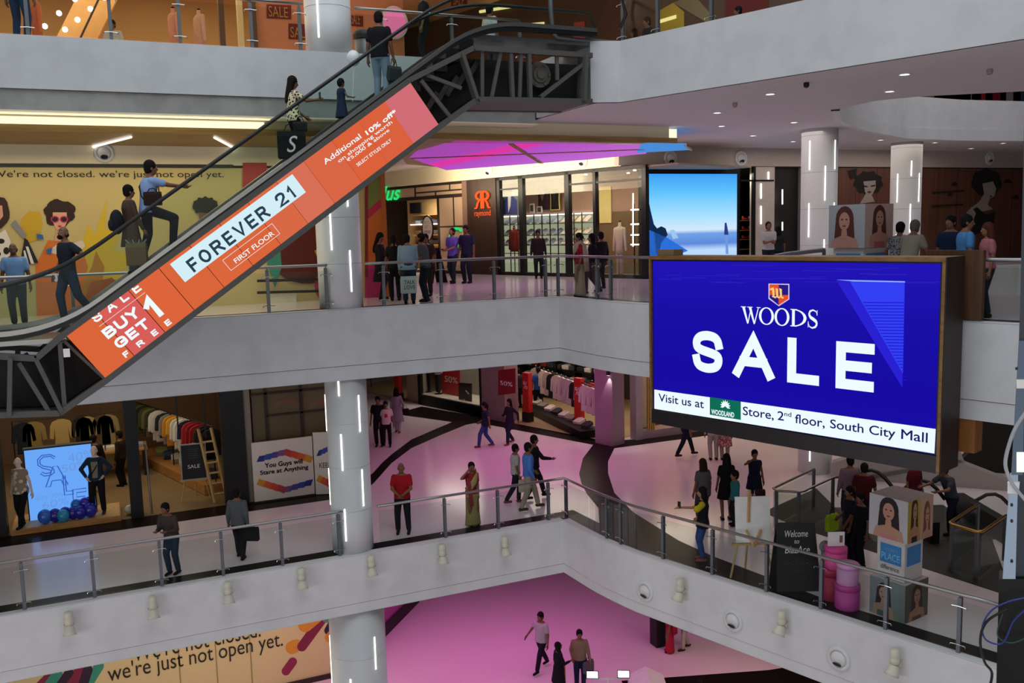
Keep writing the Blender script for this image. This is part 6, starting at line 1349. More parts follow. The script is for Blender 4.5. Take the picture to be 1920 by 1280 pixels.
# hanging clothes
def garment(p, col, w=.52, h=.72, u=UX, n=V((0,-1,0)), sleeves=.42, lb='', group=None, kind='shirt'):
    """a shirt on a hanger: hook, body with sleeves"""
    p = V(p); u = V(u).normalized(); o = thing('hanging_'+kind, lb, kind, p-UZ*h, group); b = MB()
    out = [(-.35,-1),(-.33,-.6),(-.34,-.28),(-.42,-sleeves-.2),(-.58,-sleeves-.17),(-.52,-.2),(-.40,-.07),(-.13,0),(.13,0),(.40,-.07),(.52,-.2),(.58,-sleeves-.17),(.42,-sleeves-.2),(.34,-.28),(.33,-.6),(.35,-1)]
    b.loft([[p+u*x*w*k+UZ*(y*h*(.5+.5*k)-.06)+n*d for x, y in out] for k, d in ((.92,-.045),(1,-.02),(1,.02),(.92,.045))]); b.build('cloth', fabric(col), o)
    b = MB(); b.tube([p+UZ*(-.07), p+UZ*.0, p+UZ*.03+u*.02, p+UZ*.05, p+UZ*.03-u*.02], .006, 5); b.build('hanger_hook', M['chrome'], o); return o
r0, r1 = atz(252, 752, ZL1+1.95), atz(398, 800, ZL1+1.95)
r0 = V((r0.x, r0.y, ZL1+1.95)); r1 = V((r1.x, r1.y, ZL1+1.95))
rk = thing('clothes_rail', 'long clothes rail running back into the lower left shop', 'clothes rail', V((r0.x, r0.y, ZL1))); b = MB(); b.tube([r0, r1], .018, 8)
for t in (0, .5, 1): q = r0.lerp(r1, t); b.tube([q, V((q.x, q.y, ZL1))], .018, 8)
b.build('frame', FR, rk)
gc = ['#4a4a2c','#3c3e26','#55542f','#2c2a1a','#4a4a2c','#6a6440','#3a3c2a','#c9c4b8','#b9b4aa','#2a2c34','#8a8478','#cf8a2a','#d9a040','#d6d0c4','#e0dcd0','#2a3040','#b02c30','#9a2428','#a82a2e','#3a302a','#1c1c20','#2a2420']
for i, c in enumerate(gc):
    t = i/(len(gc)-1); garment(r0.lerp(r1, t)+UX*(.0), c, .58, .95 if i % 3 else .78, UX, V((0,-1,0)), .5, ('olive jacket at the far end of the rail in the lower left shop' if i < 7 else 'pale or grey shirt in the middle of the rail in the lower left shop' if i in (7,8,9,10,13,14,15) else 'orange shirt in the middle of the rail in the lower left shop' if i in (11,12) else 'red shirt towards the near end of the rail in the lower left shop' if i in (16,17,18) else 'dark shirt at the near end of the rail in the lower left shop'), 'clothes on the rail of the lower left shop')
pl_ = MB(); a, e = V((r0.x+.25, r0.y, ZL1+.01)), V((r1.x+.1, r1.y, ZL1+.01)); pl_.bar(a+UZ*.15, e+UZ*.15, .9, .28); tag(pl_.build('plinth', M['plank']), 'long low wooden plinth under the clothes rail', 'plinth')
cf = ('#8a8c5a','#3a4258','#b8b0a0','#c8c0b0','#d0c8b8','#b8702a','#40424a')
for i in range(7):
    q = a.lerp(e, .25+i*.11)+UZ*.30; o = folded(q, UX, (UY*.95+UZ*.3), .34, .36, .14, fabric(cf[i])); tag(o, 'pile of folded clothes on the low plinth under the rail', 'folded clothes', 'folded clothes on the low plinth')
# table, second row of hanging things at the back
tb = thing('display_table', 'wooden display table with folded clothes behind the denim mannequin', 'table', (atz(215,900,ZL1+.1))); c = BASE[tb.name]; c = V((c.x, c.y+1.0, ZL1)); b = MB(); b.box(c+V((-1.0,-.5,.82)), c+V((1.0,.6,.88))); b.build('tabletop', M['plank'], tb)
for sx_ in (-.9,.9):
    for sy_ in (-.4,.5): b = MB(); b.box(c+V((sx_-.04,sy_-.04,0)), c+V((sx_+.04,sy_+.04,.82))); b.build('leg', FR, tb)
for i, cc in enumerate(('#b8c04a','#d4cfc0','#cfc8b8','#c8401c','#8a94a0')):
    o = folded(c+V((-.75+.37*i,-.3,.885)), UX, UY, .32, .4, .1, fabric(cc)); tag(o, ('yellow-green','white','cream','orange-red','grey')[i]+' folded shirt on the display table behind the denim mannequin', 'folded clothes', 'shirts on the display table')
for i, (x, y, cc, lb) in enumerate(((190,790,'#5a4632','brown'), (160,800,'#a08a5c','tan'), (112,795,'#b0945c','mustard'), (60,800,'#8a7440','ochre'), (40,792,'#20242c','black'), (150,780,'#2a2624','charcoal'), (200,800,'#8c7a50','khaki'))):
    p = aty(x, y-30, 30.5); garment(V((p.x, 30.5, ZL1+2.0)), cc, .6, .95, UX, V((0,-1,0)), .45, f'{lb} garment hanging at the back above the sale light box', 'garments behind the light box')
b = MB(); p0, p1 = aty(20,770,30.5), aty(235,770,30.5); b.tube([V((p0.x,30.5,ZL1+2.0)), V((p1.x,30.5,ZL1+2.0))], .016, 8)
for q in (p0, p1): b.tube([V((q.x,30.5,ZL1+2.0)), V((q.x,30.5,ZL1))], .016, 8)
tag(b.build('clothes_rail', FR), 'clothes rail at the back of the lower left shop above the light box', 'clothes rail')
for x, y in ((345,790),(372,800)): pass
person('shop visitor in dark clothes standing behind the denim mannequin', V((aty(222,790,29.).x, 29., ZL1)), 150, h=1.68, top='#2c2018', sleeve='long', bcol='#17140f', coarse=1.2)
person('shop visitor in black among the clothes above the light box', V((aty(172,790,28.6).x, 28.6, ZL1)), 80, h=1.72, top='#15130f', sleeve='long', bcol='#121010', coarse=1.2)
# easel board, ladder, pole
def easel(p, ux, h, w, bh, label, face, boardm, legm, framem=None):
    p, ux = V(p), V(ux).normalized(); n = ux.cross(UZ); o = thing('easel', label, 'easel', p)
    tp = p+UZ*h
    for s in (-1, 1): b = MB(); b.tube([p+ux*s*w*.62+n*.0, tp+ux*s*.06+n*-.12], .022, 6); b.build('leg', legm, o)
    b = MB(); b.tube([p-n*.55, tp-n*.12], .022, 6); b.build('leg', legm, o)
    b = MB(); b.bar(p+ux*-w*.6+UZ*(h-bh-.06)+n*.04, p+ux*w*.6+UZ*(h-bh-.06)+n*.04, .08, .04); b.build('ledge', legm, o)
    c = p+UZ*(h-bh/2-.02)+n*.02; up = (UZ*1.-n*.12).normalized(); b = MB(); b.obox(c, ux*w/2, up.cross(ux)*.012, up*bh/2); b.build('board', boardm, o)
    return o, c, ux, up, n
p = atz(368, 938, ZL1+.01); eo, c, ux, up, n = easel(p, V((.99,-.1,0)), 1.62, .62, .95, 'black chalkboard on a wooden easel in the lower left shop', None, mat('chalkboard', '#17171a', .7), M['lightwood'])
b = MB()
for a, e in (((-.33,-.49),(.33,-.49)),((.33,-.49),(.33,.49)),((.33,.49),(-.33,.49)),((-.33,.49),(-.33,-.49))): b.bar(c+ux*a[0]+up*a[1]+n*.015, c+ux*e[0]+up*e[1]+n*.015, .03, .03)
b.build('board_frame', mat('frame_grey', '#a8a49c', .6), eo); letters('SALE', c-ux*.16-up*.18+n*.016, ux, up, .32, .1, M['paper'], eo, 'chalk_lettering', .002)
for k, w_ in enumerate((.2,.26,.22,.18,.24)): letters('. . . . . .', c-ux*w_/2+up*(.1+.06*k)+n*.016, ux, up, w_, .02, pc_('#8a8a86'), eo, 'chalk_lettering', .002)
ldr = thing('ladder', 'pale wooden ladder leaning beside the chalkboard easel', 'ladder', atz(403, 942, ZL1+.01)); q = BASE[ldr.name]
for s in (0, .34): b = MB(); b.bar(q+UX*s, q+V((-.28+s, .35, 2.05)), .05, .07); b.build('rail', M['lightwood'], ldr)
for i in range(6): t = .12+.14*i; b = MB(); b.bar(q+V((-.28*t,.35*t,2.05*t)), q+V((-.28*t+.34,.35*t,2.05*t)), .05, .04); b.build('rung', M['lightwood'], ldr)
b = MB(); b.tube([atz(285,962,ZL1+.01), aty(272,832,F1+.2)], .03, 8); tag(b.build('leaning_pole', M['steel']), 'steel pole leaning next to the black post of the lower left shop', 'pole')
# white printed boards "You Guys will..."
f = fY(F1-.25)
hw_ = thing('hoarding', 'white printed hoarding board with two lines of black words', 'hoarding', f(530, 940)); b = MB(); xa, xb = f(474,880).x, f(588,880).x; zt2 = f(530,824).z
b.box((xa, F1-.25, ZL1+.02), (xb, F1-.18, zt2)); b.build('board', mat('white_board', '#d2ccc2', .6, var=.04), hw_); b = MB(); b.box((xa,F1-.27,ZL1), (xb,F1-.16,ZL1+.05)); b.build('base', DK, hw_)
for t, x0, x1, y, hh in (('You Guys will', 497, 568, 880, 12), ('Stare at Anything', 488, 579, 893, 11)): wtext(t, f, x0, y, x1, hh, INK, hw_, .006, bold=.025)
def brush(f, o, x0, y0, w, h, flip, cs=None):
    cs = cs or ('#1d2c78','#27489c','#4a3f8c','#7a4a80','#b03a40','#c8462c','#cf5a28','#c98a28')
    cs = cs[::-1] if flip else cs
    for i, c in enumerate(cs):
        t = i/8; t2 = (i+1)/8; hy = lambda t: (1-abs(2*t-1))*h*(1 if not flip else -1)
        shape(f, [(x0+w*t-3, y0-hy(t)+5), (x0+w*t+2, y0-hy(t)-6), (x0+w*t2+3, y0-hy(t2)-5), (x0+w*t2-1, y0-hy(t2)+7)], pc_(c), o, 'printed_brushstroke', .004+.0005*i, .003)
brush(f, hw_, 484, 861, 100, 14, False); brush(f, hw_, 484, 903, 100, 15, True)
ho2 = thing('hoarding', 'narrow white hoarding panel with a cut-off slogan behind the white column', 'hoarding', f(610, 930)); b = MB(); xa2, xb2 = f(590,880).x, f(640,880).x; b.prism([(xa2,F1-.25,ZL1+.02),(xb2,F1-.55,ZL1+.02),(xb2,F1-.55,zt2+.1),(xa2,F1-.25,zt2+.1)], (0,.06,0)); b.build('board', mat('white_board', '#d2ccc2', .6, var=.04), ho2)
f2 = lambda x, y, d=0.: atn(x, y, (xa2, F1-.25-d, 0), V((.3, xb2-xa2, 0)).normalized())
brush(f2, ho2, 596, 850, 60, 14, False); brush(f2, ho2, 596, 896, 60, 14, True); a = f2(599,877,.006); letters('KEEP CALM', a, V((xb2-xa2,-.3,0)), UZ, .75, .15, INK, ho2, 'lettering', .004)
ho3 = thing('hoarding', 'tall sepia glazed hoarding with dark mullions above the white boards', 'hoarding', f(540, 900)); b = MB(); b.box((f(474,780).x, F1+.1, ZL1+.02), (5.6, F1+.2, -2.2)); b.build('board', mat('sepia_board', '#5e5236', .35, var=.3, scale=1.2), ho3)
b = MB()
for x in (503, 570): q = f(x,780).x; b.box((q-.04, F1+.04, ZL1), (q+.04, F1+.1, -2.2))
b.box((f(474,780).x, F1+.04, f(530,738).z-.03), (5.6, F1+.1, f(530,738).z+.03)); b.box((f(503,780).x, F1+.04, f(530,780).z-.03), (5.6, F1+.1, f(530,780).z+.02)); b.build('mullion', DK, ho3)
f = fY(F1+.1); FD = ('#6a5a3c','#6c563a','#6e5038','#704a34','#724832','#6e4c34','#6a5038','#66543a')
brush(f, ho3, 515, 760, 50, 10, False, FD); brush(f, ho3, 580, 762, 45, 10, False, FD)
b = MB(); p0 = atz(692,862,ZL1); b.prism([V((5.55,F1-.55,ZL1)), V((6.6,F1+2.2,ZL1)), V((6.6,F1+2.2,ZL1+1.75)), V((5.55,F1-.55,ZL1+1.75))], (.05,0,0)); ho4 = b.build('hoarding', mat('pale_pink_board', '#b59aa8', .6, var=.25, scale=3.)); tag(ho4, 'pale side panel of the hoarding receding right of the white column', 'hoarding')
# ---- big clothes shop along N2.p = CS
big = thing('storefront', 'wide clothes shop front with a black based display window and red offers', 'shop front', atc(850, 775, CS))
def c1(b, x0, x1, z0, z1, d0=0., d1=.15, c=CS, yy=750):
    p0, p1 = atc(x0, yy, c), atc(x1, yy, c); s0, s1 = p0.dot(RX), p1.dot(RX)
    b.prism([N2*(c+d0)+RX*s+UZ*z for s, z in ((s0,z0),(s1,z0),(s1,z1),(s0,z1))], N2*(d1-d0))
b = MB(); c1(b, 788, 907, ZL1, ZL1+.42, -.05, 1.4); c1(b, 786, 791, ZL1, -1.6, -.05, .1); c1(b, 901, 907, ZL1, -1.6, -.05, .1); b.build('window_base', M['blackm'], big)
b = MB(); c1(b, 791, 901, ZL1+.42, -1.6, .0, .015); b.build('glazing', SHOPGLASS, big)
b = MB(); c1(b, 788, 905, ZL1, -1.6, 1.4, 1.5); b.build('window_back', mat('window_back_grey', '#8a8378', .8), big)
b = MB(); c1(b, 788, 905, ZL1+.42, ZL1+.45, .02, 1.4); b.build('window_floor', mat('window_floor', '#b9b0a0', .5), big)
b = MB(); c1(b, 907, 950, ZL1, -1.6, -.1, .6); struct('wall_mauve_pier_left', b, mat('mauve_paint', '#96797e', .6))
b = MB(); c1(b, 760, 786, ZL1, -1.6, .1, .5); struct('wall_cream_pier', b, mat('cream_pier', '#a4957c', .7))
b = MB(); c1(b, 640, 1200, ZL1, -1.6, 6.5, 6.7, yy=750); struct('wall_big_shop_back', b, mat('dark_shop_back', '#3a312a', .8, var=.4, scale=1.5))
b = MB(); p0, p1 = atc(640,750,CS), atc(1135,750,CS); s0, s1 = p0.dot(RX), p1.dot(RX); b.prism([N2*CS+RX*s0+UZ*ZL1, N2*CS+RX*s1+UZ*ZL1, N2*(CS+6.5)+RX*s1+UZ*ZL1, N2*(CS+6.5)+RX*s0+UZ*ZL1], UZ*.006); struct('floor_big_shop', b, mat('beige_shop_floor', '#9c8566', .35, var=.1, scale=1.))
arealight('window_lamps_big', N2*(CS+.7)+RX*(atc(848,750,CS).dot(RX))+UZ*-1.72, (4.5, 1.2), 100, (1,.9,.78), (0, 0, math.atan2(RX.y, RX.x)))
arealight('shop_lamps_big', N2*(CS+2.8)+RX*(atc(1030,750,CS).dot(RX))+UZ*-1.75, (9, 3.5), 260, (1,.84,.66), (0, 0, math.atan2(RX.y, RX.x)))
RED = mat('red_sign', '#b8221e', .5, var=.06)
def offer_sign(f, pix, label, txt, tp, m=RED, em=None):
    o = thing('offer_sign', label, 'sign', f(pix[0][0], pix[0][1]+10)); shape(f, pix, m, o, 'sheet', 0., .02)
    x0, x1, y, h = tp; a = f(x0, y, .012); e = f(x1, y, .012); letters(txt, a, RX, UZ, (e-a).dot(RX), f(x0,y-h).z-f(x0,y).z, M['paper'], o, 'lettering', .004); return o
offer_sign(fC(CS+.7), [(828,750),(862,750),(862,690),(828,694)], 'bright red poster with a white 50% offer in the display window', '50%', (834,858,715,11))
offer_sign(fC(CS-.5), [(934,741),(966,737),(966,690),(934,694)], 'red 50% sign hanging beside the mauve pier', '50%', (938,961,721,8), mat('dark_red_sign', '#7d1420', .5))
o = thing('sign_board', 'black board with red and white crosses inside the display window', 'sign', fC(CS+.3)(872, 768)); shape(fC(CS+.3), [(860,768),(884,770),(884,719),(860,717)], mat('board_black', '#1e1a18', .6), o, 'board', 0, .03)
for x, y in ((876,735),(872,752),(868,760),(877,760)): shape(fC(CS+.3), [(x-4,y-3),(x-2,y-4),(x+4,y+3),(x+2,y+4)], RED if x % 2 else M['paper'], o, 'printed_cross', .03, .004)
def pct_pillar(x, y, ytop, label, w=.36, lvl=ZL1, c=None):
    p = atz(x, y, lvl); o = thing('sale_pillar', label, 'sign', p); h = 1.9; d = RX; b = MB()
    b.prism([p+d*-.5*w-N2*.14, p+d*.5*w-N2*.14, p+d*.5*w+N2*.14, p-d*.5*w+N2*.14], UZ*.38); b.build('base', M['black'], o)
    b = MB(); b.prism([p+d*-.47*w-N2*.1+UZ*.38, p+d*.47*w-N2*.1+UZ*.38, p+d*.47*w+N2*.1+UZ*.38, p-d*.47*w+N2*.1+UZ*.38], UZ*(h-.38)); b.build('red_cover', RED, o)
    letters('%', p-d*.11-N2*.106+UZ*(h-.62), d, UZ, .24, .3, M['paper'], o, 'lettering', .003); return o
pct_pillar(990, 790, 700, 'red percent pillar with black foot, left one in the clothes shop'); pct_pillar(1087, 804, 707, 'red percent pillar with black foot, nearest the mauve column'); pct_pillar(748, 752, 700, 'red percent pillar far back beside the grey kurta')
for x, lb, cc, bc in ((804, 'headless mannequin in black with red print in the display window', '#1a1618', '#17161a'), (815+8, 'headless mannequin in white top and black trousers in the display window', '#c8c2b8', '#1a1a1e')):
    p = atc(x, 765, CS+.5); p.z = ZL1+.45; bust(p, lb, cc, bc, 1.1, .85)
# shirts inside: near rail at the right, shelf wall
rr0, rr1 = atc(1005, 712, CS+2.6), atc(1118, 745, CS+.5); rr0.z = rr1.z = ZL1+1.75
b = MB(); b.tube([rr0, rr1], .02, 8)
for t in (0, 1): q = rr0.lerp(rr1, t); b.tube([q, V((q.x, q.y, ZL1))], .02, 8)
tag(b.build('clothes_rail', FR), 'clothes rail with pale shirts in the big clothes shop', 'clothes rail')
for i, c in enumerate(('#cdb8ae','#c4aea8','#d4c8c0','#b8a8a0','#1c1c20','#c8bcb8','#d0c4c0','#bcb0b4','#c9c0bc','#2a2a30','#b4a8ac','#d4ccc8','#c8b8b4','#b8a8a8')):
    garment(rr0.lerp(rr1, i/13), c, .62, .95, -RX, -N2, .5, 'pale shirt on the rail in the big clothes shop' if c not in ('#1c1c20', '#2a2a30') else 'dark shirt on the rail in the big clothes shop', 'shirts in the big clothes shop')
garment(atc(1110, 715, CS+.9), '#c8302c', .68, .85, RX, -N2, .45, 'bright red t-shirt hanging beside the mauve column', None)
sw_ = thing('shelving_unit', 'dark wall shelves with clothes at the back of the big clothes shop', 'shelf', atc(1060, 760, CS+4.6)); b = MB()
for z in (.35, .85, 1.35, 1.85, 2.35): c1(b, 985, 1150, ZL1+z, ZL1+z+.03, -.25, .2, CS+4.6)
for x in (985, 1018, 1050, 1085, 1118, 1150): c1(b, x, x+1, ZL1, ZL1+2.8, -.25, .2, CS+4.6)
b.build('frame', FR, sw_)
rz = random.Random(11)
for z in (.38, .88, 1.38, 1.88, 2.38):
    for i in range(11):
        x = 990+14*i; p = atc(x, 750, CS+4.45); p.z = ZL1+z+.01
        put_folded(p, rz.choice(('#c8bcb4','#2a2a30','#a89890','#8c3a34','#d4ccc8','#40424a')), 'folded shirt on the back shelves of the big clothes shop', 'shirts on the back shelves', .15, .34, .3, .16)
pl2 = MB(); a, e = rr0-N2*.3, rr1-N2*.3; a.z = e.z = ZL1+.14; pl2.bar(a, e, .8, .26); tag(pl2.build('plinth', FR), 'low black plinth under the pale shirts', 'plinth')
for i in range(8):
    q = (rr0-N2*.35).lerp(rr1-N2*.35, .08+.12*i); q.z = ZL1+.28; o = folded(q, -RX if False else RX, N2*.95+UZ*.3, .34, .34, .1, fabric(('#c9c2b8','#8a8078','#d4cec4','#3a3a40')[i % 4])); tag(o, 'folded clothes on the low black plinth in the big clothes shop', 'folded clothes', 'folded clothes on the black plinth')
# far left part of that shop: dark racks behind the grey kurta
for i in range(8):
    p = aty(700+8*i, 705, 42.); p.z = ZL1+1.9; garment(p, ('#1a1820','#2a2628','#15151a','#3a3230')[i % 4], .6, .9, UX, -UY, .5, 'dark coat on the far rack behind the grey kurta', 'dark coats on the far rack')
b = MB(); p0, p1 = aty(695,705,42.), aty(762,705,42.); p0.z = p1.z = ZL1+1.9; b.tube([p0, p1], .018, 8)
for q in (p0, p1): b.tube([q, V((q.x, q.y, ZL1))], .018, 8)
tag(b.build('clothes_rail', FR), 'clothes rail with dark coats far behind the grey kurta', 'clothes rail')
# ---- mauve column with spotlight, glazed corner shop with gold mullions
b = MB(); c1(b, 1125, 1158, ZL1, -1.6, -.25, .35, yy=800); mp = struct('column_mauve', b, mat('mauve_cladding', '#8d7484', .35, var=.04, scale=.8))
p = atc(1138, 700, CS-.3); p = atc(1140, 703, CS-.32); o = thing('wall_lamp', 'small black downlight on the mauve column', 'light', p); b = MB(); b.cyl(p, p+UZ*.16, .06, 14); b.build('housing', M['blackm'], o); b = MB(); b.cyl(p-UZ*.005, p+UZ*.004, .045, 12); b.build('lens', M['lamp'], o); b = MB(); b.bar(p+UZ*.08, p+UZ*.08+N2*.14, .03, .03); b.build('bracket', M['blackm'], o)
spot('column_spot', p-UZ*.02, p-UZ*2+N2*.15, 30, (1,.92,.9), 1.1, .5, .03)
YG = 26.35; f = fY(YG)
gs = thing('storefront', 'cream lit shop window with gold mullions below the blue screen', 'shop front', f(1245, 815)); b = MB()
xa, xb = f(1192,780).x, FAR-8
b.box((xa, YG-.05, ZL1), (xb, YG+.3, ZL1+.28)); b.build('plinth', mat('mauve_stone', '#a08a94', .4), gs)
b = MB(); b.box((f(1190,780).x, YG-.1, ZL1), (f(1202,780).x, YG+.3, -1.6)); b.box((f(1212,780).x, YG+.5, ZL1), (f(1238,780).x+.1, YG+.6, -1.6)); b.build('pier', mat('grey_lilac', '#a49aa0', .6), gs)
b = MB(); b.box((f(1204,780).x, YG+.35, ZL1+.3), (f(1236,780).x, YG+.45, -1.6)); b.build('cream_panel', mat('cream_panel2', '#d6c6a0', .7), gs)
b = MB(); b.box((f(1238,780).x, YG+1.6, ZL1+.28), (xb, YG+1.7, -1.6)); b.build('window_back', mat('amber_back', '#a87a48', .7, var=.2, scale=2.), gs)
b = MB()
for x in (1214, 1218, 1222): q = f(x,780).x; b.box((q, YG-.02, ZL1+.28), (q+.03, YG+.04, -1.6))
for i in range(16): q = f(1226,780).x+.9*i; b.box((q, YG, ZL1+.28), (q+.04, YG+.06, -1.6))
b.build('mullion', M['gold'], gs)
arealight('shop_lamps_gold', (f(1290,780).x+2, YG+.9, -1.8), (9, .9), 70, (1,.85,.6))
for x, cc, lb in ((1236,'#b02a20','red sale card leaning in the gold-framed window'), (1228,'#c9c0b0','pale card leaning in the gold-framed window')):
    p = f(x, 802); p = V((p.x, YG+.5, ZL1+.29)); b = MB(); b.prism([p, p+UX*.35, p+UX*.35+V((.05,.15,.7)), p+V((.05,.15,.7))], (0,.02,0)); tag(b.build('card', fabric(cc)), lb, 'sign')
# ================================================================== LOWER FLOOR, RIGHT SIDE; DISPLAYS
P = lambda x, y: atz(x, y, ZL1)
def ubalustrade(label, pts, z, h, m, posts):
    o = thing('glass_balustrade', label, 'railing', at(pts[0], z)); b = MB(); b.tube([at(p, z+h) for p in pts], .03, 10); b.build('handrail', m, o, True)
    for a, c in zip(pts[:-1], pts[1:]):
        b = MB(); d = (c-a).normalized(); n = V((-d.y, d.x, 0))*.006; b.prism([at(a,z+.05), at(c,z+.05), at(c,z+h-.08), at(a,z+h-.08)], n*2); b.build('glass_panel', GLASS, o)
    for p in posts: b = MB(); b.box(V((p.x-.03, p.y-.03, z)), V((p.x+.03, p.y+.03, z+h))); b.build('post', M['gsteel'], o)
    return o
q = lambda x, y, h=1.0: (lambda p: V((p.x, p.y, 0)))(atz(x, y, ZL1+h))
u = [q(1526,879), q(1450,915), q(1456,920), q(1498,922), q(1508,920), q(1562,895), q(1585,893)]
ubalustrade('steel railing in a U round the head of the lower escalators', u, ZL1, 1.0, M['steel'], [u[0], u[2], u[3], u[5]])
u = [q(1834,945), q(1781,979), q(1785,983), q(1832,997), q(1842,996), q(1886,966)]
ubalustrade('brass coloured railing in a U at the right end of the lower escalators', u, ZL1, 1.0, M['gold'], [u[0], u[2], u[3], u[5]])
# escalator heads: dark handrails arching down
ZLOW = ZL1
for i, (pts, lb) in enumerate((([(1625,882,1.0),(1640,881,1.05),(1658,890,.95),(1680,912,.6),(1700,935,.2)], ''), ([(1668,950,.5),(1690,925,.95),(1715,901,1.05),(1735,900,1.05),(1755,912,.8),(1775,935,.3)], ''), ([(1815,955,.4),(1840,935,.9),(1860,926,1.0),(1878,930,.95),(1900,950,.5)], ''))):
    pass
ex = thing('escalator', 'pair of dark descending escalators at the far right of the lower floor', 'escalator', P(1720, 985))
hp = [[(1612,890),(1622,883),(1634,881),(1646,885),(1660,897),(1676,916),(1694,938)], [(1672,940),(1690,920),(1712,903),(1728,900),(1742,904),(1756,916),(1772,936)], [(1812,954),(1830,938),(1850,927),(1866,926),(1878,932),(1892,946)]]
for k, row in enumerate(hp):
    c0 = P(*[(1640,985),(1720,985),(1850,985)][k]); nrm = V((ray(1750,900).x, ray(1750,900).y, 0)).normalized()
    pts = [atn(x, y, c0+nrm*(.3*k), nrm) for x, y in row]
    b = MB(); b.tube(pts, .045, 8); b.build('handrail', M['black'], ex, True); b = MB(); b.prism(pts + [V((pts[-1].x, pts[-1].y, ZL1)), V((pts[0].x, pts[0].y, ZL1))], nrm*.01); b.build('glass_side', GLASS, ex)
c = P(1735, 1000); r2 = V((RW @ V((1,0,0))).to_2d().to_3d()).normalized(); f2_ = V((-r2.y, r2.x, 0))
b = MB(); b.obox(c+f2_*.8+UZ*.0, r2*1.4, f2_*1.3, UZ*.012); b.build('landing_plate', st_m, ex)
b = MB(); b.obox(c+r2*1.5+f2_*.3+UZ*.25, r2*.12, f2_*1.2, UZ*.25); b.obox(c+f2_*.5+UZ*.25-r2*.1, r2*.1, f2_*1.2, UZ*.25); b.build('skirt', M['blackm'], ex)
# pale slanting side of the escalator rising behind
sl = thing('escalator', 'pale grey slanting underside of the escalator rising behind the landing', 'escalator', P(1640, 940)); b = MB(); g_ = V((ray(1650,900).x, ray(1650,900).y, 0)).normalized(); c0 = P(1690, 905)
pts = [atn(x, y, c0, g_) for x, y in ((1560,905),(1560,868),(1640,845),(1800,845),(1810,870),(1900,905),(1900,940))]; b.prism(pts, g_*.4); b.build('cladding', mat('grey_cladding', '#a9a49e', .6, var=.05), sl)
b = MB(); pts2 = [atn(x, y, c0-g_*.01, g_) for x, y in ((1590,898),(1800,862),(1806,866),(1600,904))]; b.prism(pts2, -g_*.03); b.build('trim_line', mat('grey_line', '#6a6662', .6), sl)
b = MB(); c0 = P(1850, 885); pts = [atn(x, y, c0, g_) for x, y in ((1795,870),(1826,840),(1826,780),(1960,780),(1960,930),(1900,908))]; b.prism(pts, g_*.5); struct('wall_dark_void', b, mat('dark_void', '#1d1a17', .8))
inlay('floor_band_escalator_lower', [P(1430,960), P(1530,915), P(1600,985), P(1780,960), P(1860,1010), P(1900,1120), P(1500,990)], ZL1+.001, mat('dark_carpet', '#221c1a', .6))
# easel with a white card
p = P(1410, 1082); eo, c, ux, up, n = easel(p, (RW @ V((1,0,0))).to_2d().to_3d(), 1.75, .72, .95, 'wooden easel with a large blank white card behind the right railing', None, M['paper'], M['lightwood'])
b = MB(); b.bar(c-up*.05+n*.03-ux*.1, c+up*.62+n*.03-ux*.06, .05, .04); b.bar(c-up*.55+ux*.0+n*.05, c-up*.2+ux*.15+n*.05, .05, .04); b.bar(c-up*.55+n*.05, c-up*.2-ux*.15+n*.05, .05, .04); b.build('front_strut', M['lightwood'], eo)
# welcome A-board
p = P(1490, 1098); r_ = (RW @ V((1,0,0))).to_2d().to_3d().normalized(); d_ = V((-r_.y, r_.x, 0)); o = thing('a_board', 'tall black chalk A-board with white handwritten welcome words', 'sign', p); b = MB()
BW, BH = .44, 1.32
fr = [p-r_*BW-d_*.30, p+r_*BW-d_*.30, p+r_*(BW-.06)-d_*.02+UZ*BH, p-r_*(BW-.06)-d_*.02+UZ*BH]
b.prism(fr, d_*.03); b.prism([v+d_*(.58 if i < 2 else .04) for i, v in enumerate(fr)], d_*.03); b.build('board', mat('chalk_black', '#15151a', .6), o)
up_ = (fr[3]-fr[0]).normalized(); up_ = ((fr[3]+fr[2])-(fr[0]+fr[1])).normalized(); c = (fr[0]+fr[1])/2
for t, v, w, h in (('Welcome', 1.08, .46, .13), ('to', .95, .1, .07), ('BlazAce', .76, .5, .14)): letters(t, c+up_*v-r_*w/2-d_*.004, r_, up_, w, h, M['paper'], o, 'chalk_lettering', .004, shear=.25)
for k, (w, v) in enumerate(((.1,.60),(.52,.54),(.24,.40))): letters('. - . - . . - .', c+up_*v-r_*w/2-d_*.004, r_, up_, w, .025, pc_('#8a6a68'), o, 'chalk_lettering', .004)
# pink drums
def drum(p, r, h, col, label):
    p = V(p); o = thing('drum_box', label, 'box', p); b = MB(); b.lathe(p, [(r*.97,0),(r,.01),(r,h*.80),(r*.99,h*.80)], 28); b.build('body', mat('drum_card', col, .55), o, True); b = MB(); b.lathe(p+UZ*h*.78, [(r*1.03,0),(r*1.03,h*.20),(r*1.01,h*.22)], 28); b.build('lid', mat('drum_card', col, .5), o, True); return o
pA, pB = P(1560, 1120), P(1588, 1138)
drum(pA, .24, .62, '#b3124a', 'crimson round box standing on the floor behind the pink pile'); drum(pA+UZ*.62+r_*.06, .21, .42, '#e0509c', 'pink round box on top of the crimson one')
drum(pB, .23, .48, '#cc40a0', 'magenta round box at the bottom of the front pile'); drum(pB+UZ*.48, .20, .40, '#dc98cc', 'pale pink round box on top of the magenta one')
p = pA+UZ*1.04+r_*.06; cd = thing('sign_card', 'small white card on top of the pink round boxes', 'sign', p); b = MB(); b.obox(p+UZ*.15, r_*.16, d_*.012, UZ*.14); b.build('card', M['paper'], cd); b = MB(); b.obox(p+UZ*.15+r_*.09-d_*.016, r_*.03, d_*.003, UZ*.07); b.build('printed_picture', pc_('#7a5a50'), cd)
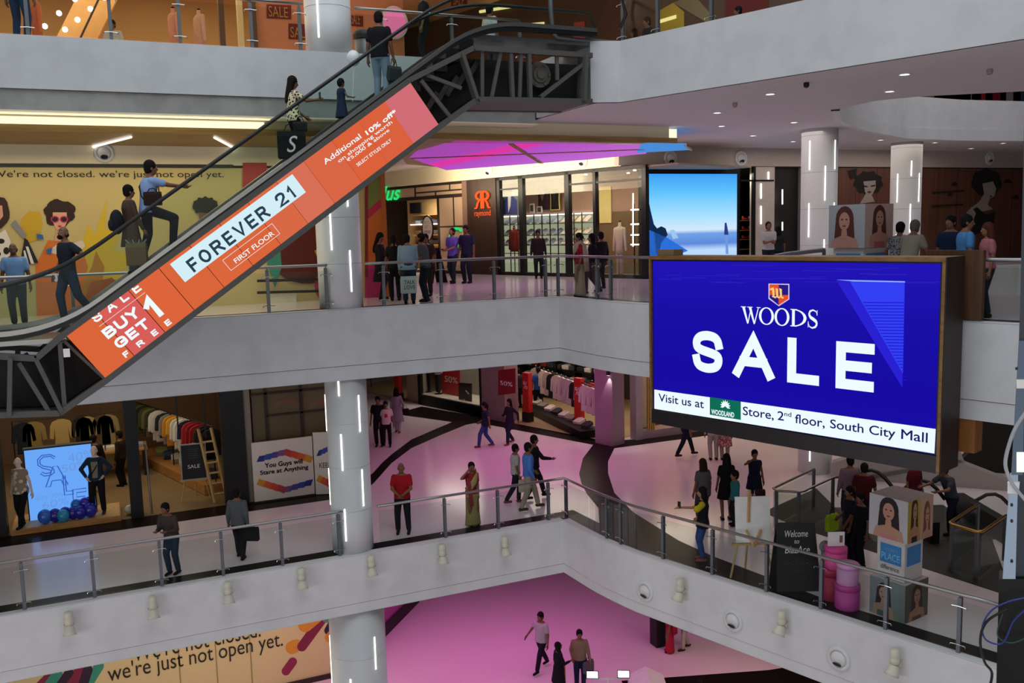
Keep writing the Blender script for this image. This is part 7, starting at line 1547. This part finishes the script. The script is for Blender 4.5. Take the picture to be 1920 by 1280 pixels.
p = P(1545, 1105); b = MB(); b.ell(p+UZ*.9, .13, .08, .12, 10, 8); b.box(p-V((.05,.05,0)), p+V((.05,.05,.85))); tag(b.build('flower_stand', mat('grey_flowers', '#777c80', .8, var=.4, scale=20.)), 'small grey flower stand left of the pink boxes', 'ornament')
# photo cubes
def portrait(o, org, ux, w, h, n, kind, k=1.):
    """a printed photo on one face: backdrop, hair, face, clothes"""
    def poly(pts, c, d, nm): b = MB(); b.prism([org+ux*x*w+UZ*y*h+n*d for x, y in pts], n*.003); b.build(nm, pc_(c), o)
    bg, hairc, skinc, topc, cx, cy, s = kind
    poly([(0,0),(1,0),(1,1),(0,1)], bg, .002, 'photo_print')
    ell = lambda cx, cy, rx, ry: [(cx+rx*cos(2*PI*i/16), cy+ry*sin(2*PI*i/16)) for i in range(16)]
    cl = lambda pts: [(min(1,max(0,x)), min(1,max(0,y))) for x, y in pts]
    poly(cl(ell(cx, cy+.05*s, .25*s, .30*s)), hairc, .005, 'printed_hair'); poly(cl([(cx-.25*s,cy),(cx+.25*s,cy),(cx+.30*s,cy-.62*s),(cx-.30*s,cy-.62*s)]), hairc, .006, 'printed_hair')
    poly(cl([(cx-.40*s,0),(cx+.40*s,0),(cx+.34*s,cy-.42*s),(cx+.1*s,cy-.34*s),(cx-.1*s,cy-.34*s),(cx-.34*s,cy-.42*s)]), skinc, .008, 'printed_shoulders'); poly(cl([(cx-.22*s,0),(cx+.22*s,0),(cx+.2*s,cy-.58*s),(cx-.2*s,cy-.58*s)]), topc, .011, 'printed_top')
    poly(cl([(cx-.07*s,cy-.2*s),(cx+.07*s,cy-.2*s),(cx+.09*s,cy-.4*s),(cx-.09*s,cy-.4*s)]), skinc, .013, 'printed_neck'); poly(cl(ell(cx, cy, .15*s, .21*s)), skinc, .014, 'printed_face')
    for sg in (-1, 1): poly(cl(ell(cx+sg*.06*s, cy+.04*s, .028*s, .016*s)), '#2a1a14', .017, 'printed_eye')
    poly(cl(ell(cx, cy-.11*s, .05*s, .02*s)), '#8c3a3a', .017, 'printed_mouth')
def cube(p, size, rot, label, faces, name='photo_cube', base=None):
    o = thing(name, label, 'display cube', p); p = V(p); uu = V((cos(rot), sin(rot), 0)); vv = V((-uu.y, uu.x, 0)); h = size; b = MB(); b.obox(p+UZ*h/2, uu*size/2, vv*size/2, UZ*h/2); b.build('body', mat('cube_card', '#c4beb8', .6, var=.03), o)
    # left-facing side (normal -vv) and right-facing side (normal uu)
    o1 = p-uu*size/2-vv*size/2; portrait(o, o1+UZ*.0, uu, size, h, -vv, faces[0]); o2 = p+uu*size/2-vv*size/2
    ks = faces[1:]
    for i, k_ in enumerate(ks): portrait(o, o2+vv*size*i/len(ks), vv, size/len(ks), h, uu, k_)
    return o
pk1 = P(1684, 1148); ang = math.atan2(r_.y, r_.x) - .98
uu = V((cos(ang), sin(ang), 0)); vv = V((-uu.y, uu.x, 0))
cube(pk1, .72, ang, 'lower photo cube with portraits standing on the floor behind the railing', (('#7c8488','#2a1c18','#b08a74','#4a5a5c',.40,.62,.8), ('#5a5448','#3a241c','#a8785c','#5c4030',.5,.62,.9)))
st2 = thing('display_stand', 'white box stand with a blue sign carrying the upper photo cube', 'display stand', pk1+UZ*.73); b = MB(); s2 = .56; b.obox(pk1+UZ*(.73+.39), uu*s2/2, vv*s2/2, UZ*.39); b.build('body', mat('stand_white', '#c9c6c4', .6, var=.03), st2)
a = pk1+UZ*1.02-uu*s2*.38-vv*(s2/2+.003); b = MB(); b.prism([a, a+uu*s2*.76, a+uu*s2*.76+UZ*.36, a+UZ*.36], -vv*.004); b.build('blue_panel', mat('sign_blue', '#2f82c0', .5), st2)
letters('PLACE', a+UZ*.06+uu*.03-vv*.005, uu, UZ, s2*.66, .13, pc_('#8fc0dc'), st2, 'lettering', .004); letters('CHILDRENS', a+UZ*.24+uu*.06-vv*.005, uu, UZ, s2*.54, .05, pc_('#7ab0d4'), st2, 'lettering', .004)
letters('difference', a-UZ*.13+uu*.01-vv*.002, uu, UZ, s2*.68, .09, pc_('#3a3c44'), st2, 'lettering', .004)
a2 = pk1+UZ*1.02+uu*(s2/2+.003)-vv*s2*.38; b = MB(); b.prism([a2, a2+vv*s2*.76, a2+vv*s2*.76+UZ*.36, a2+UZ*.36], uu*.004); b.build('blue_panel', mat('sign_blue', '#2f82c0', .5), st2)
cube(pk1+UZ*1.52, .78, ang, 'upper photo cube with a long-haired girl portrait above the blue sign', (('#b9b8bc','#1c1212','#b98a74','#c07a80',.52,.66,1.0), ('#b09a3a','#3a241a','#b08060','#1c1a1c',.5,.72,1.0), ('#c09888','#7a4a2c','#b98a70','#6a4a30',.5,.55,1.0)))
# middle floor cube above the blue screen
c = onc(1612, 500, 17.6, ZL2); 
ang2 = math.atan2(r_.y, r_.x) - 1.02; u3 = V((cos(ang2), sin(ang2), 0)); v3 = V((-u3.y, u3.x, 0))
st3 = thing('display_stand', 'white box stand with blue sign above the blue screen', 'display stand', c); b = MB(); b.obox(c+UZ*.56, u3*.36, v3*.36, UZ*.56); b.build('body', mat('stand_white', '#c9c6c4', .6, var=.03), st3)
a = c+UZ*.66-u3*.29-v3*.364; b = MB(); b.prism([a, a+u3*.58, a+u3*.58+UZ*.36, a+UZ*.36], -v3*.004); b.build('blue_panel', mat('sign_blue', '#2f82c0', .5), st3); letters('PLACE', a+UZ*.08+u3*.05-v3*.005, u3, UZ, .48, .1, M['paper'], st3, 'lettering', .004)
a = c+UZ*.66+u3*.364-v3*.29; b = MB(); b.prism([a, a+v3*.58, a+v3*.58+UZ*.36, a+UZ*.36], u3*.004); b.build('blue_panel', mat('sign_blue', '#2f82c0', .5), st3)
cube(c+UZ*1.13, .86, ang2, 'photo cube with a red-haired girl portrait in front of the tall column', (('#aab2b8','#5a2c22','#c09080','#b88a7c',.45,.62,1.0), ('#b89c94','#4a281e','#b48470','#a85a60',.5,.66,.9)))
b = MB(); b.tube([onc(1452,478,16.6,ZL2+.98), onc(1478,472,17.4,ZL2+1.0), onc(1545,462,18.6,ZL2+1.05)], .05, 8); b.tube([onc(1452,478,16.6,ZL2+.98), onc(1452,478,16.6,ZL2)], .04, 8); b.tube([onc(1545,462,18.6,ZL2+1.05), onc(1545,462,18.6,ZL2)], .04, 8); tag(b.build('handrail', M['gsteel']), 'grey handrail end showing above the blue screen', 'railing')
# ================================================================== LAMPS ON THE BALCONY FACES
def flood(p, n, label, yaw):
    p, n = V(p), V(n).normalized(); t = UZ.cross(n).normalized(); o = thing('spotlight', label, 'light', p, 'spotlights on the lower balcony'); wm = mat('lamp_housing', '#cfccb8', .5, var=.03)
    q = (t*sin(yaw)+n*.55*cos(yaw)).normalized()
    b = MB(); b.obox(p+n*.02, t*.06, n*.02, UZ*.06); b.build('wall_plate', wm, o)
    b = MB(); c = p+n*.17+UZ*.02; b.lathe(c-UZ*.02, [(.06,.0),(.085,.02),(.085,.10),(.075,.12),(.085,.14),(.085,.24),(.06,.27),(.03,.28)], 18); b.build('driver_body', wm, o, True)
    for s in (-1, 1): b = MB(); b.bar(p+n*.03+t*.05*s+UZ*.0, c+t*.1*s-UZ*.02, .012, .03); b.build('yoke', wm, o)
    d = (UZ*-.85+n*.35+t*yaw*.5).normalized(); a = c-UZ*.03; x = d.cross(n).normalized(); y = d.cross(x)
    b = MB(); rg = [[a+d*l+(x*cos(2*PI*i/18)+y*sin(2*PI*i/18))*r for i in range(18)] for l, r in ((0,.05),(.03,.085),(.15,.115),(.20,.13),(.20,.115),(.16,.10))]; b.loft(rg, False); b.build('reflector_hood', wm, o, True)
    b = MB(); b.prism([a+d*.17+(x*cos(2*PI*i/18)+y*sin(2*PI*i/18))*.1 for i in range(18)], d*.004); b.build('lens', mat('dull_lens', '#8c8a80', .3), o)
for i, (x, y) in enumerate(((130,1165),(286,1135),(426,1108),(563,1082),(693,1058),(825,1037),(942,1022))):
    flood(aty(x, y, YF-.0), -UY, 'small white spotlight on the lower left balcony face, ' + ('leftmost of seven','second from the left','third from the left','fourth from the left','nearest the white column','second from the right','rightmost of the seven')[i], .0)
for x, y, lb in ((1284,1104,'between the first and second air nozzles'), (1474,1165,'between the second and third air nozzles'), (1686,1238,'right of the last air nozzle')):
    flood(atc(x, y, CF), -N2, f'white spotlight on the lower right balcony face {lb}', -.2)
# ================================================================== GROUND FLOOR
f = fY(25.4)
hg = thing('hoarding', 'cream hoarding with black words and coloured capsules on the ground floor', 'hoarding', f(400, 1279)); b = MB(); b.box((LEFT, 25.4, ZL0+.02), (5.66, 25.5, -7.1)); b.build('board', mat('cream_board', '#cdb98a', .6, var=.06, scale=.5), hg); b = MB(); b.box((LEFT, 25.34, ZL0), (5.7, 25.52, ZL0+.14)); b.build('base', DK, hg)
sk = V((1,0,0))
def gtext(t, x0, y0, x1, y1, hz):
    a, e = f(x0,y0,.012), f(x1,y1,.012); letters(t, V((a.x, a.y, (a.z+e.z)/2)), UX, UZ, e.x-a.x, hz, INK, hg, 'lettering', .003)
gtext("We're not closed.", 250, 1240, 489, 1194, .52); gtext("we're just not open yet.", 204, 1288, 531, 1218, .60)
for x in (405, 335, 470): q = f(x,1230).x; b = MB(); b.box((q-.012, 25.385, ZL0), (q+.012, 25.4, -7.1)); b.build('board_joint', pc_('#8a7a50'), hg)
cap = lambda x0, y0, x1, y1, r, c: shape(f, pill(x0,y0,x1,y1,r), pc_(c), hg, 'printed_capsule', .006+.003*random.random(), .003)
for a in ((598,1150,572,1172,13,'#d08a28'),(615,1145,566,1212,9,'#7a1c3c'),(565,1215,548,1213,0.1,'#7a1c3c'),(555,1210,547,1214,12,'#d08a28'),(549,1240,536,1258,8,'#8a1c48'),(606,1150,612,1158,9,'#5a8a78'),(640,1140,616,1182,8,'#2a1030'),(632,1180,618,1195,9,'#d08a28'),(640,1215,636,1235,7,'#7a1c3c'),(640,1205,640,1222,8,'#2a1030'),
          (186,1248,160,1290,9,'#2f8a74'),(150,1255,125,1300,10,'#7a1c3c'),(130,1260,100,1300,8,'#2a1030'),(108,1262,80,1300,9,'#2f8a74'),(90,1270,60,1300,8,'#7a1c3c'),(165,1255,150,1300,9,'#2a1030')): cap(*a)
b = MB(); b.prism([V((5.7,25.45,ZL0)), atz(790,1120,ZL0), atz(790,1120,ZL0)+UZ*4.2, V((5.7,25.45,ZL0+4.2))], (-.1,.05,0)); hs = b.build('hoarding', mat('pink_print_board', '#a8568c', .6, var=.3, scale=1.)); tag(hs, 'pink side board receding right of the ground floor column', 'hoarding')
b = MB(); a, e = V((5.75,25.4,ZL0)), atz(792,1120,ZL0); b.prism([a, e, e+UZ*.4, a+UZ*.4], (.03,-.03,0)); tag(b.build('skirting', mat('black_skirting', '#1a0e14', .5)), 'black base strip of the pink side board', 'skirting')
for i, c in enumerate(('#6a2a5c','#3f6a98','#8c2040','#4a4a8c','#b03058')):
    q = a.lerp(e, .12+.17*i); dd = (e-a).normalized(); b = MB(); b.prism([q+UZ*1.1+V((.02,-.02,0)), q+dd*.35+UZ*1.1+V((.02,-.02,0)), q+dd*.35+UZ*(3.2+.3*(i%2))+V((.02,-.02,0)), q+UZ*3.4+V((.02,-.02,0))], (.01,-.01,0)); b.build('printed_stripe', pc_(c), hs)
# work lamps on a stand, white pitched box
p = atz(1140, 1330, ZL0); fl = thing('floodlight_stand', 'white stand with two lit floodlights at the bottom edge', 'light', p); tp = atn(1140, 1272, p, V((p.x,p.y,0)).normalized()); b = MB(); b.cyl(p, tp, .03, 10); b.build('pole', M['paper'], fl)
rr = r_; b = MB(); b.bar(tp-rr*.42, tp+rr*.42, .04, .04); b.build('crossbar', M['paper'], fl)
for s, rot in ((-.42, .1), (.42, -.05)):
    c = tp+rr*s+UZ*.12; n = (CAM-c).normalized(); uq = n.cross(UZ).normalized(); vq = uq.cross(n); b = MB(); b.obox(c, uq*.17, n*.05, vq*.10); h_ = b.build('lamp_head', M['blackm'], fl); b = MB(); b.obox(c+n*.053, uq*.145, n*.004, vq*.08); b.build('lens', glow('flood_lens', '#f4fbff', 5.), h_)
p = atz(1215, 1300, ZL0); b = MB(); c = p; k = r_*.5; w = d_*.5; b.add([c-k-w, c+k-w, c+k+w, c-k+w, c-k-w+UZ*.3, c+k-w+UZ*.3, c+k+w+UZ*.3, c-k+w+UZ*.3, c+UZ*.55-w, c+UZ*.55+w], [(0,1,5,8,4),(2,3,7,9,6),(1,2,6,5),(3,0,4,7),(4,8,9,7),(8,5,6,9)]); tag(b.build('kiosk_roof', M['paper']), 'white pitched top of a small kiosk at the bottom edge', 'kiosk')
# ================================================================== NEAR POST ON THE RIGHT
np_ = thing('truss_post', 'near black lighting post with white tube lamps and cables at the right edge', 'post', at(atx(1915, 1200, 3.9), -4.0)); base = BASE[np_.name]
dist = V((ray(1905,640).x, ray(1905,640).y, 0)).normalized(); c0 = dist*4.6
pn = lambda x, y, d=0.: atn(x, y, c0-dist*d, dist)
c_a, c_b = pn(1893, 1100), pn(1893, 1300)
b = MB(); pts = [pn(1873,1085), pn(1960,1085), pn(1952,1900), pn(1852,1900)]; b.prism(pts, dist*.12); b.build('lower_box', M['blackm'], np_)
b = MB(); pts = [pn(1936,-500), pn(1984,-500), pn(1962,560), pn(1950,1085), pn(1896,1085), pn(1913,560)]; b.prism([q+dist*.03 for q in pts], dist*.1); b.build('upright', mat('post_grey', '#3c424a', .5, .3), np_)
LP_ = glow('cover_sheen', '#8d9cae', .9)  # light reflected by the tube covers painted as a faint glow
b = MB(); pts = [pn(1894,890,.02), pn(1909,890,.02), pn(1904,1085,.02), pn(1880,1085,.02)]; b.prism(pts, dist*.04); b.build('tube_cover', LP_, np_)
b = MB(); pts = [pn(1910,640,.02), pn(1922,640,.02), pn(1918,890,.02), pn(1896,890,.02)]; b.prism(pts, dist*.03); b.build('tube_cover', glow('cover_sheen_dim', '#5d6a7a', .8), np_)
b = MB(); pts = [pn(1906,850,.05), pn(1930,850,.05), pn(1930,885,.05), pn(1906,885,.05)]; b.prism(pts, dist*.03); b.build('lamp', glow('post_lamp', '#f2f2ea', 1.2), np_)
b = MB(); pts = [pn(1906,712,.04), pn(1924,712,.04), pn(1924,728,.04), pn(1906,728,.04)]; b.prism(pts, dist*.03); pts = [pn(1889,905,.04), pn(1912,905,.04), pn(1910,925,.04), pn(1889,925,.04)]; b.prism(pts, dist*.03); b.build('bracket', M['paper'], np_)
for y in (690, 945, 975, 1050):
    b = MB(); q = pn(1906 if y < 800 else 1897, y, .04); b.tube([q, q-dist*.02], .006, 8); b.build('screw', M['black'], np_)
def cable(pix, r, col, label):
    b = MB(); ps = [pn(x, y, .06) for x, y in pix]; sm = []
    for i in range(len(ps)-1):
        p0, p1, p2, p3 = ps[max(i-1,0)], ps[i], ps[i+1], ps[min(i+2,len(ps)-1)]
        for k in range(6):
            t = k/6; sm.append(.5*((2*p1)+(p2-p0)*t+(2*p0-5*p1+4*p2-p3)*t*t+(3*p1-p0-3*p2+p3)*t*t*t))
    b.tube(sm+[ps[-1]], r, 7); return tag(b.build('cable', mat('cable_sheath', col, .45)), label, 'cable')
cable([(1925,770),(1905,800),(1893,830),(1885,865),(1890,890),(1902,912),(1925,940)], .008, '#a0a4aa', 'grey cable looping along the near post at the right edge')
cable([(1925,1120),(1890,1128),(1858,1145),(1842,1175),(1850,1200),(1880,1205),(1900,1165),(1925,1140)], .004, '#22327c', 'thin blue cable loop hanging from the near post')
cable([(1890,1140),(1850,1165),(1838,1200),(1846,1240),(1860,1262),(1852,1300)], .006, '#101012', 'black cable hanging down the left side of the near post')
cable([(1925,1195),(1895,1205),(1870,1190),(1880,1150)], .003, '#1c4a3a', 'thin green cable curled on the near post')
# ================================================================== UPPER FLOOR SHOPS
f = fY(25.8)
us = thing('storefront', 'warm orange lit shop interior on the upper floor at the left', 'shop front', (0, 25.8, ZL3)); b = MB(); b.box((LEFT, 31.5, ZL3), (8, 31.7, 9.3)); b.build('back_wall', mat('amber_wall', '#b08a58', .8, var=.06, scale=.4), us)
b = MB(); b.box((f(445,40).x, 25.6, ZL3), (f(454,40).x, 25.9, 9.3)); b.build('lit_post', mat('cream_post', '#dcc890', .7), us); b = MB()
for x in (410, 470, 590): b.box((f(x,40).x, 25.7, ZL3), (f(x,40).x+.14, 25.9, 9.3))
b.build('mullion', mat('brown_frame', '#5a4430', .6), us); b = MB(); b.box((f(470,40).x+.15, 25.9, ZL3), (8.4, 26., 9.3)); b.build('salmon_wall', mat('salmon_wall', '#d08a64', .8), us)
b = MB(); b.bar((f(130,72).x, 29, ZL3+1.5), (f(215,0).x, 29, ZL3+3.6), .9, .35, (0,1,0)); b.build('stair_side', mat('amber_wall2', '#d09a5c', .8), us); b = MB(); b.bar((f(135,78).x, 28.5, ZL3+1.35), (f(225,0).x, 28.5, ZL3+3.7), .05, .06, (0,1,0)); b.build('stair_rail', DK, us)
for x, y in ((86,56),(112,32),(123,62),(146,44),(170,24),(195,3),(141,6)):
    p = aty(x, y, 29.0); b = MB(); b.cyl(p+UY*-.5, p+UY*-.45, .07, 12); tag(b.build('spot_lamp', M['lamp']), 'small bright spot lamp inside the upper left shop', 'light', 'spot lamps in the upper left shop')
arealight('shop_lamps_upper_left', (1.5, 27.5, 9.1), (10, 4), 330, (1,.84,.6))
def uman(x, cc, lb):
    p = aty(x, 80, 24.6); p = V((p.x, 24.6, ZL3)); bust(p, lb, cc, None, 1.0, .95)
uman(328, '#c98a70', 'dress form in a pink belted blouse behind the upper railing'); uman(376, '#c99a80', 'dress form in a pale pink sleeveless top behind the upper railing'); uman(72, '#c06a48', 'dress form in an orange top near the upper left corner')
def banner(x0, y0, x1, y1, lb, ts):
    o = thing('banner', lb, 'banner', f(x0,y1,-.08)); shape(lambda x, y, d=0.: f(x,y,-.08+d), [(x0,y1-2),(x1,y1),(x1,y0+2),(x0,y0)], mat('maroon_banner', '#6e1c1a', .6), o, 'cloth', 0); a = f(x0+4, y1-5, -.06); e = f(x1-6, y1-5, -.06); letters(ts, a, UX, UZ, e.x-a.x, .28, pc_('#b8884a'), o, 'lettering', .003)
banner(500, 8, 546, 36, 'maroon sale banner above the upper railing, left one', 'SALE'); banner(541, 44, 586, 75, 'maroon sale banner lower and nearer the white column', 'SALE'); banner(655, 28, 681, 50, 'maroon sale banner just right of the white column', 'SALE'); banner(846, -10, 876, 14, 'bright red banner at the top above the escalator head', 'SALE')
p = aty(683, 92, 21.3); o = thing('litter_bin', 'grey steel litter bin with dark lid beside the upper column', 'bin', V((p.x, 21.3, ZL3))); q = BASE[o.name]; b = MB(); b.lathe(q, [(.22,0),(.23,.02),(.23,.62),(.2,.64)], 24); b.build('body', M['gsteel'], o, True); b = MB(); b.lathe(q+UZ*.64, [(.25,0),(.25,.14),(.18,.2)], 24); b.build('lid', M['dsteel'], o, True)
p = f(740, 42, .0); o = thing('round_sign', 'round pink glowing sign behind the man at the top of the escalator', 'sign', p-UZ*.45); b = MB(); n_ = 28; b.prism([p+UX*.40*cos(2*PI*i/n_)+UZ*.46*sin(2*PI*i/n_) for i in range(n_)], UY*.08); b.build('rim', M['paper'], o); b = MB(); b.prism([p+UX*.33*cos(2*PI*i/n_)+UZ*.39*sin(2*PI*i/n_)-UY*.006 for i in range(n_)], -UY*.006); b.build('face', glow('pink_sign', '#e0709c', .9), o)
# right upper shops
b = MB(); k0 = N2*21; b.prism([k0+RX*-41+UZ*ZL3, k0+RX*2+UZ*ZL3, k0+RX*2+UZ*9.3, k0+RX*-41+UZ*9.3], N2*.2); struct('wall_upper_right_shops', b, mat('brown_shop', '#5e4436', .7, var=.3, scale=.7))
fr_ = fC(20.98)
for pix, c, nm, lb in (([(1236,62),(1282,50),(1282,22),(1262,5),(1236,20)], '#c8a838', 'advert_board', 'yellow panel in the upper right shop'), ([(1262,5),(1330,45),(1345,40),(1300,-10)], '#8a7a5a', 'slanting_panel', 'pale slanting panel beside the yellow panel'), ([(1076,92),(1096,90),(1096,40),(1076,42)], '#c05a50', 'poster', 'pink poster behind the top landing pipe'), ([(1360,35),(1440,15),(1440,-10),(1360,0)], '#6a1c1c', 'advert_board', 'dark red panel at the top right')):
    o = thing(nm, lb, 'sign', fr_(*pix[0])); shape(fr_, pix, pc_(c), o, 'sheet', .0, .03)
for (a, e, lb) in (((1238,40),(1268,31),'white tube lamp seen through the upper right glass'), ((960,50),(1020,44),'yellow cove strip at the far end of the upper floor'), ((900,22),(960,12),'second yellow cove strip above the escalator head')):
    b = MB(); b.tube([fr_(*a), fr_(*e)], .05, 8); tag(b.build('tube_lamp', glow('warm_tube', '#f0dc90', 1.2)), lb, 'light')
for i, (x, c) in enumerate(((1738,'#b8a030'),(1752,'#8c2a2a'),(1766,'#2a4a8c'),(1780,'#d8d0a0'),(1800,'#c8c0b0'),(1822,'#c03a3a'),(1848,'#a82a34'),(1876,'#d0ccc4'),(1900,'#3a6aa0'))):
    p0_ = atn(x, 178, (FAR-10, 26.3, 0), V((0,1,0))); b = MB(); b.box((p0_.x, 26.3, ZL3), (p0_.x+1.2, 26.42, ZL3+2.2)); tag(b.build('shop_sign', pc_(c)), f'bright {("yellow","brown","blue","cream","pale","red","crimson","white","steel blue")[i]} shop panel seen through the far ceiling opening', 'sign', None)
finish_people()
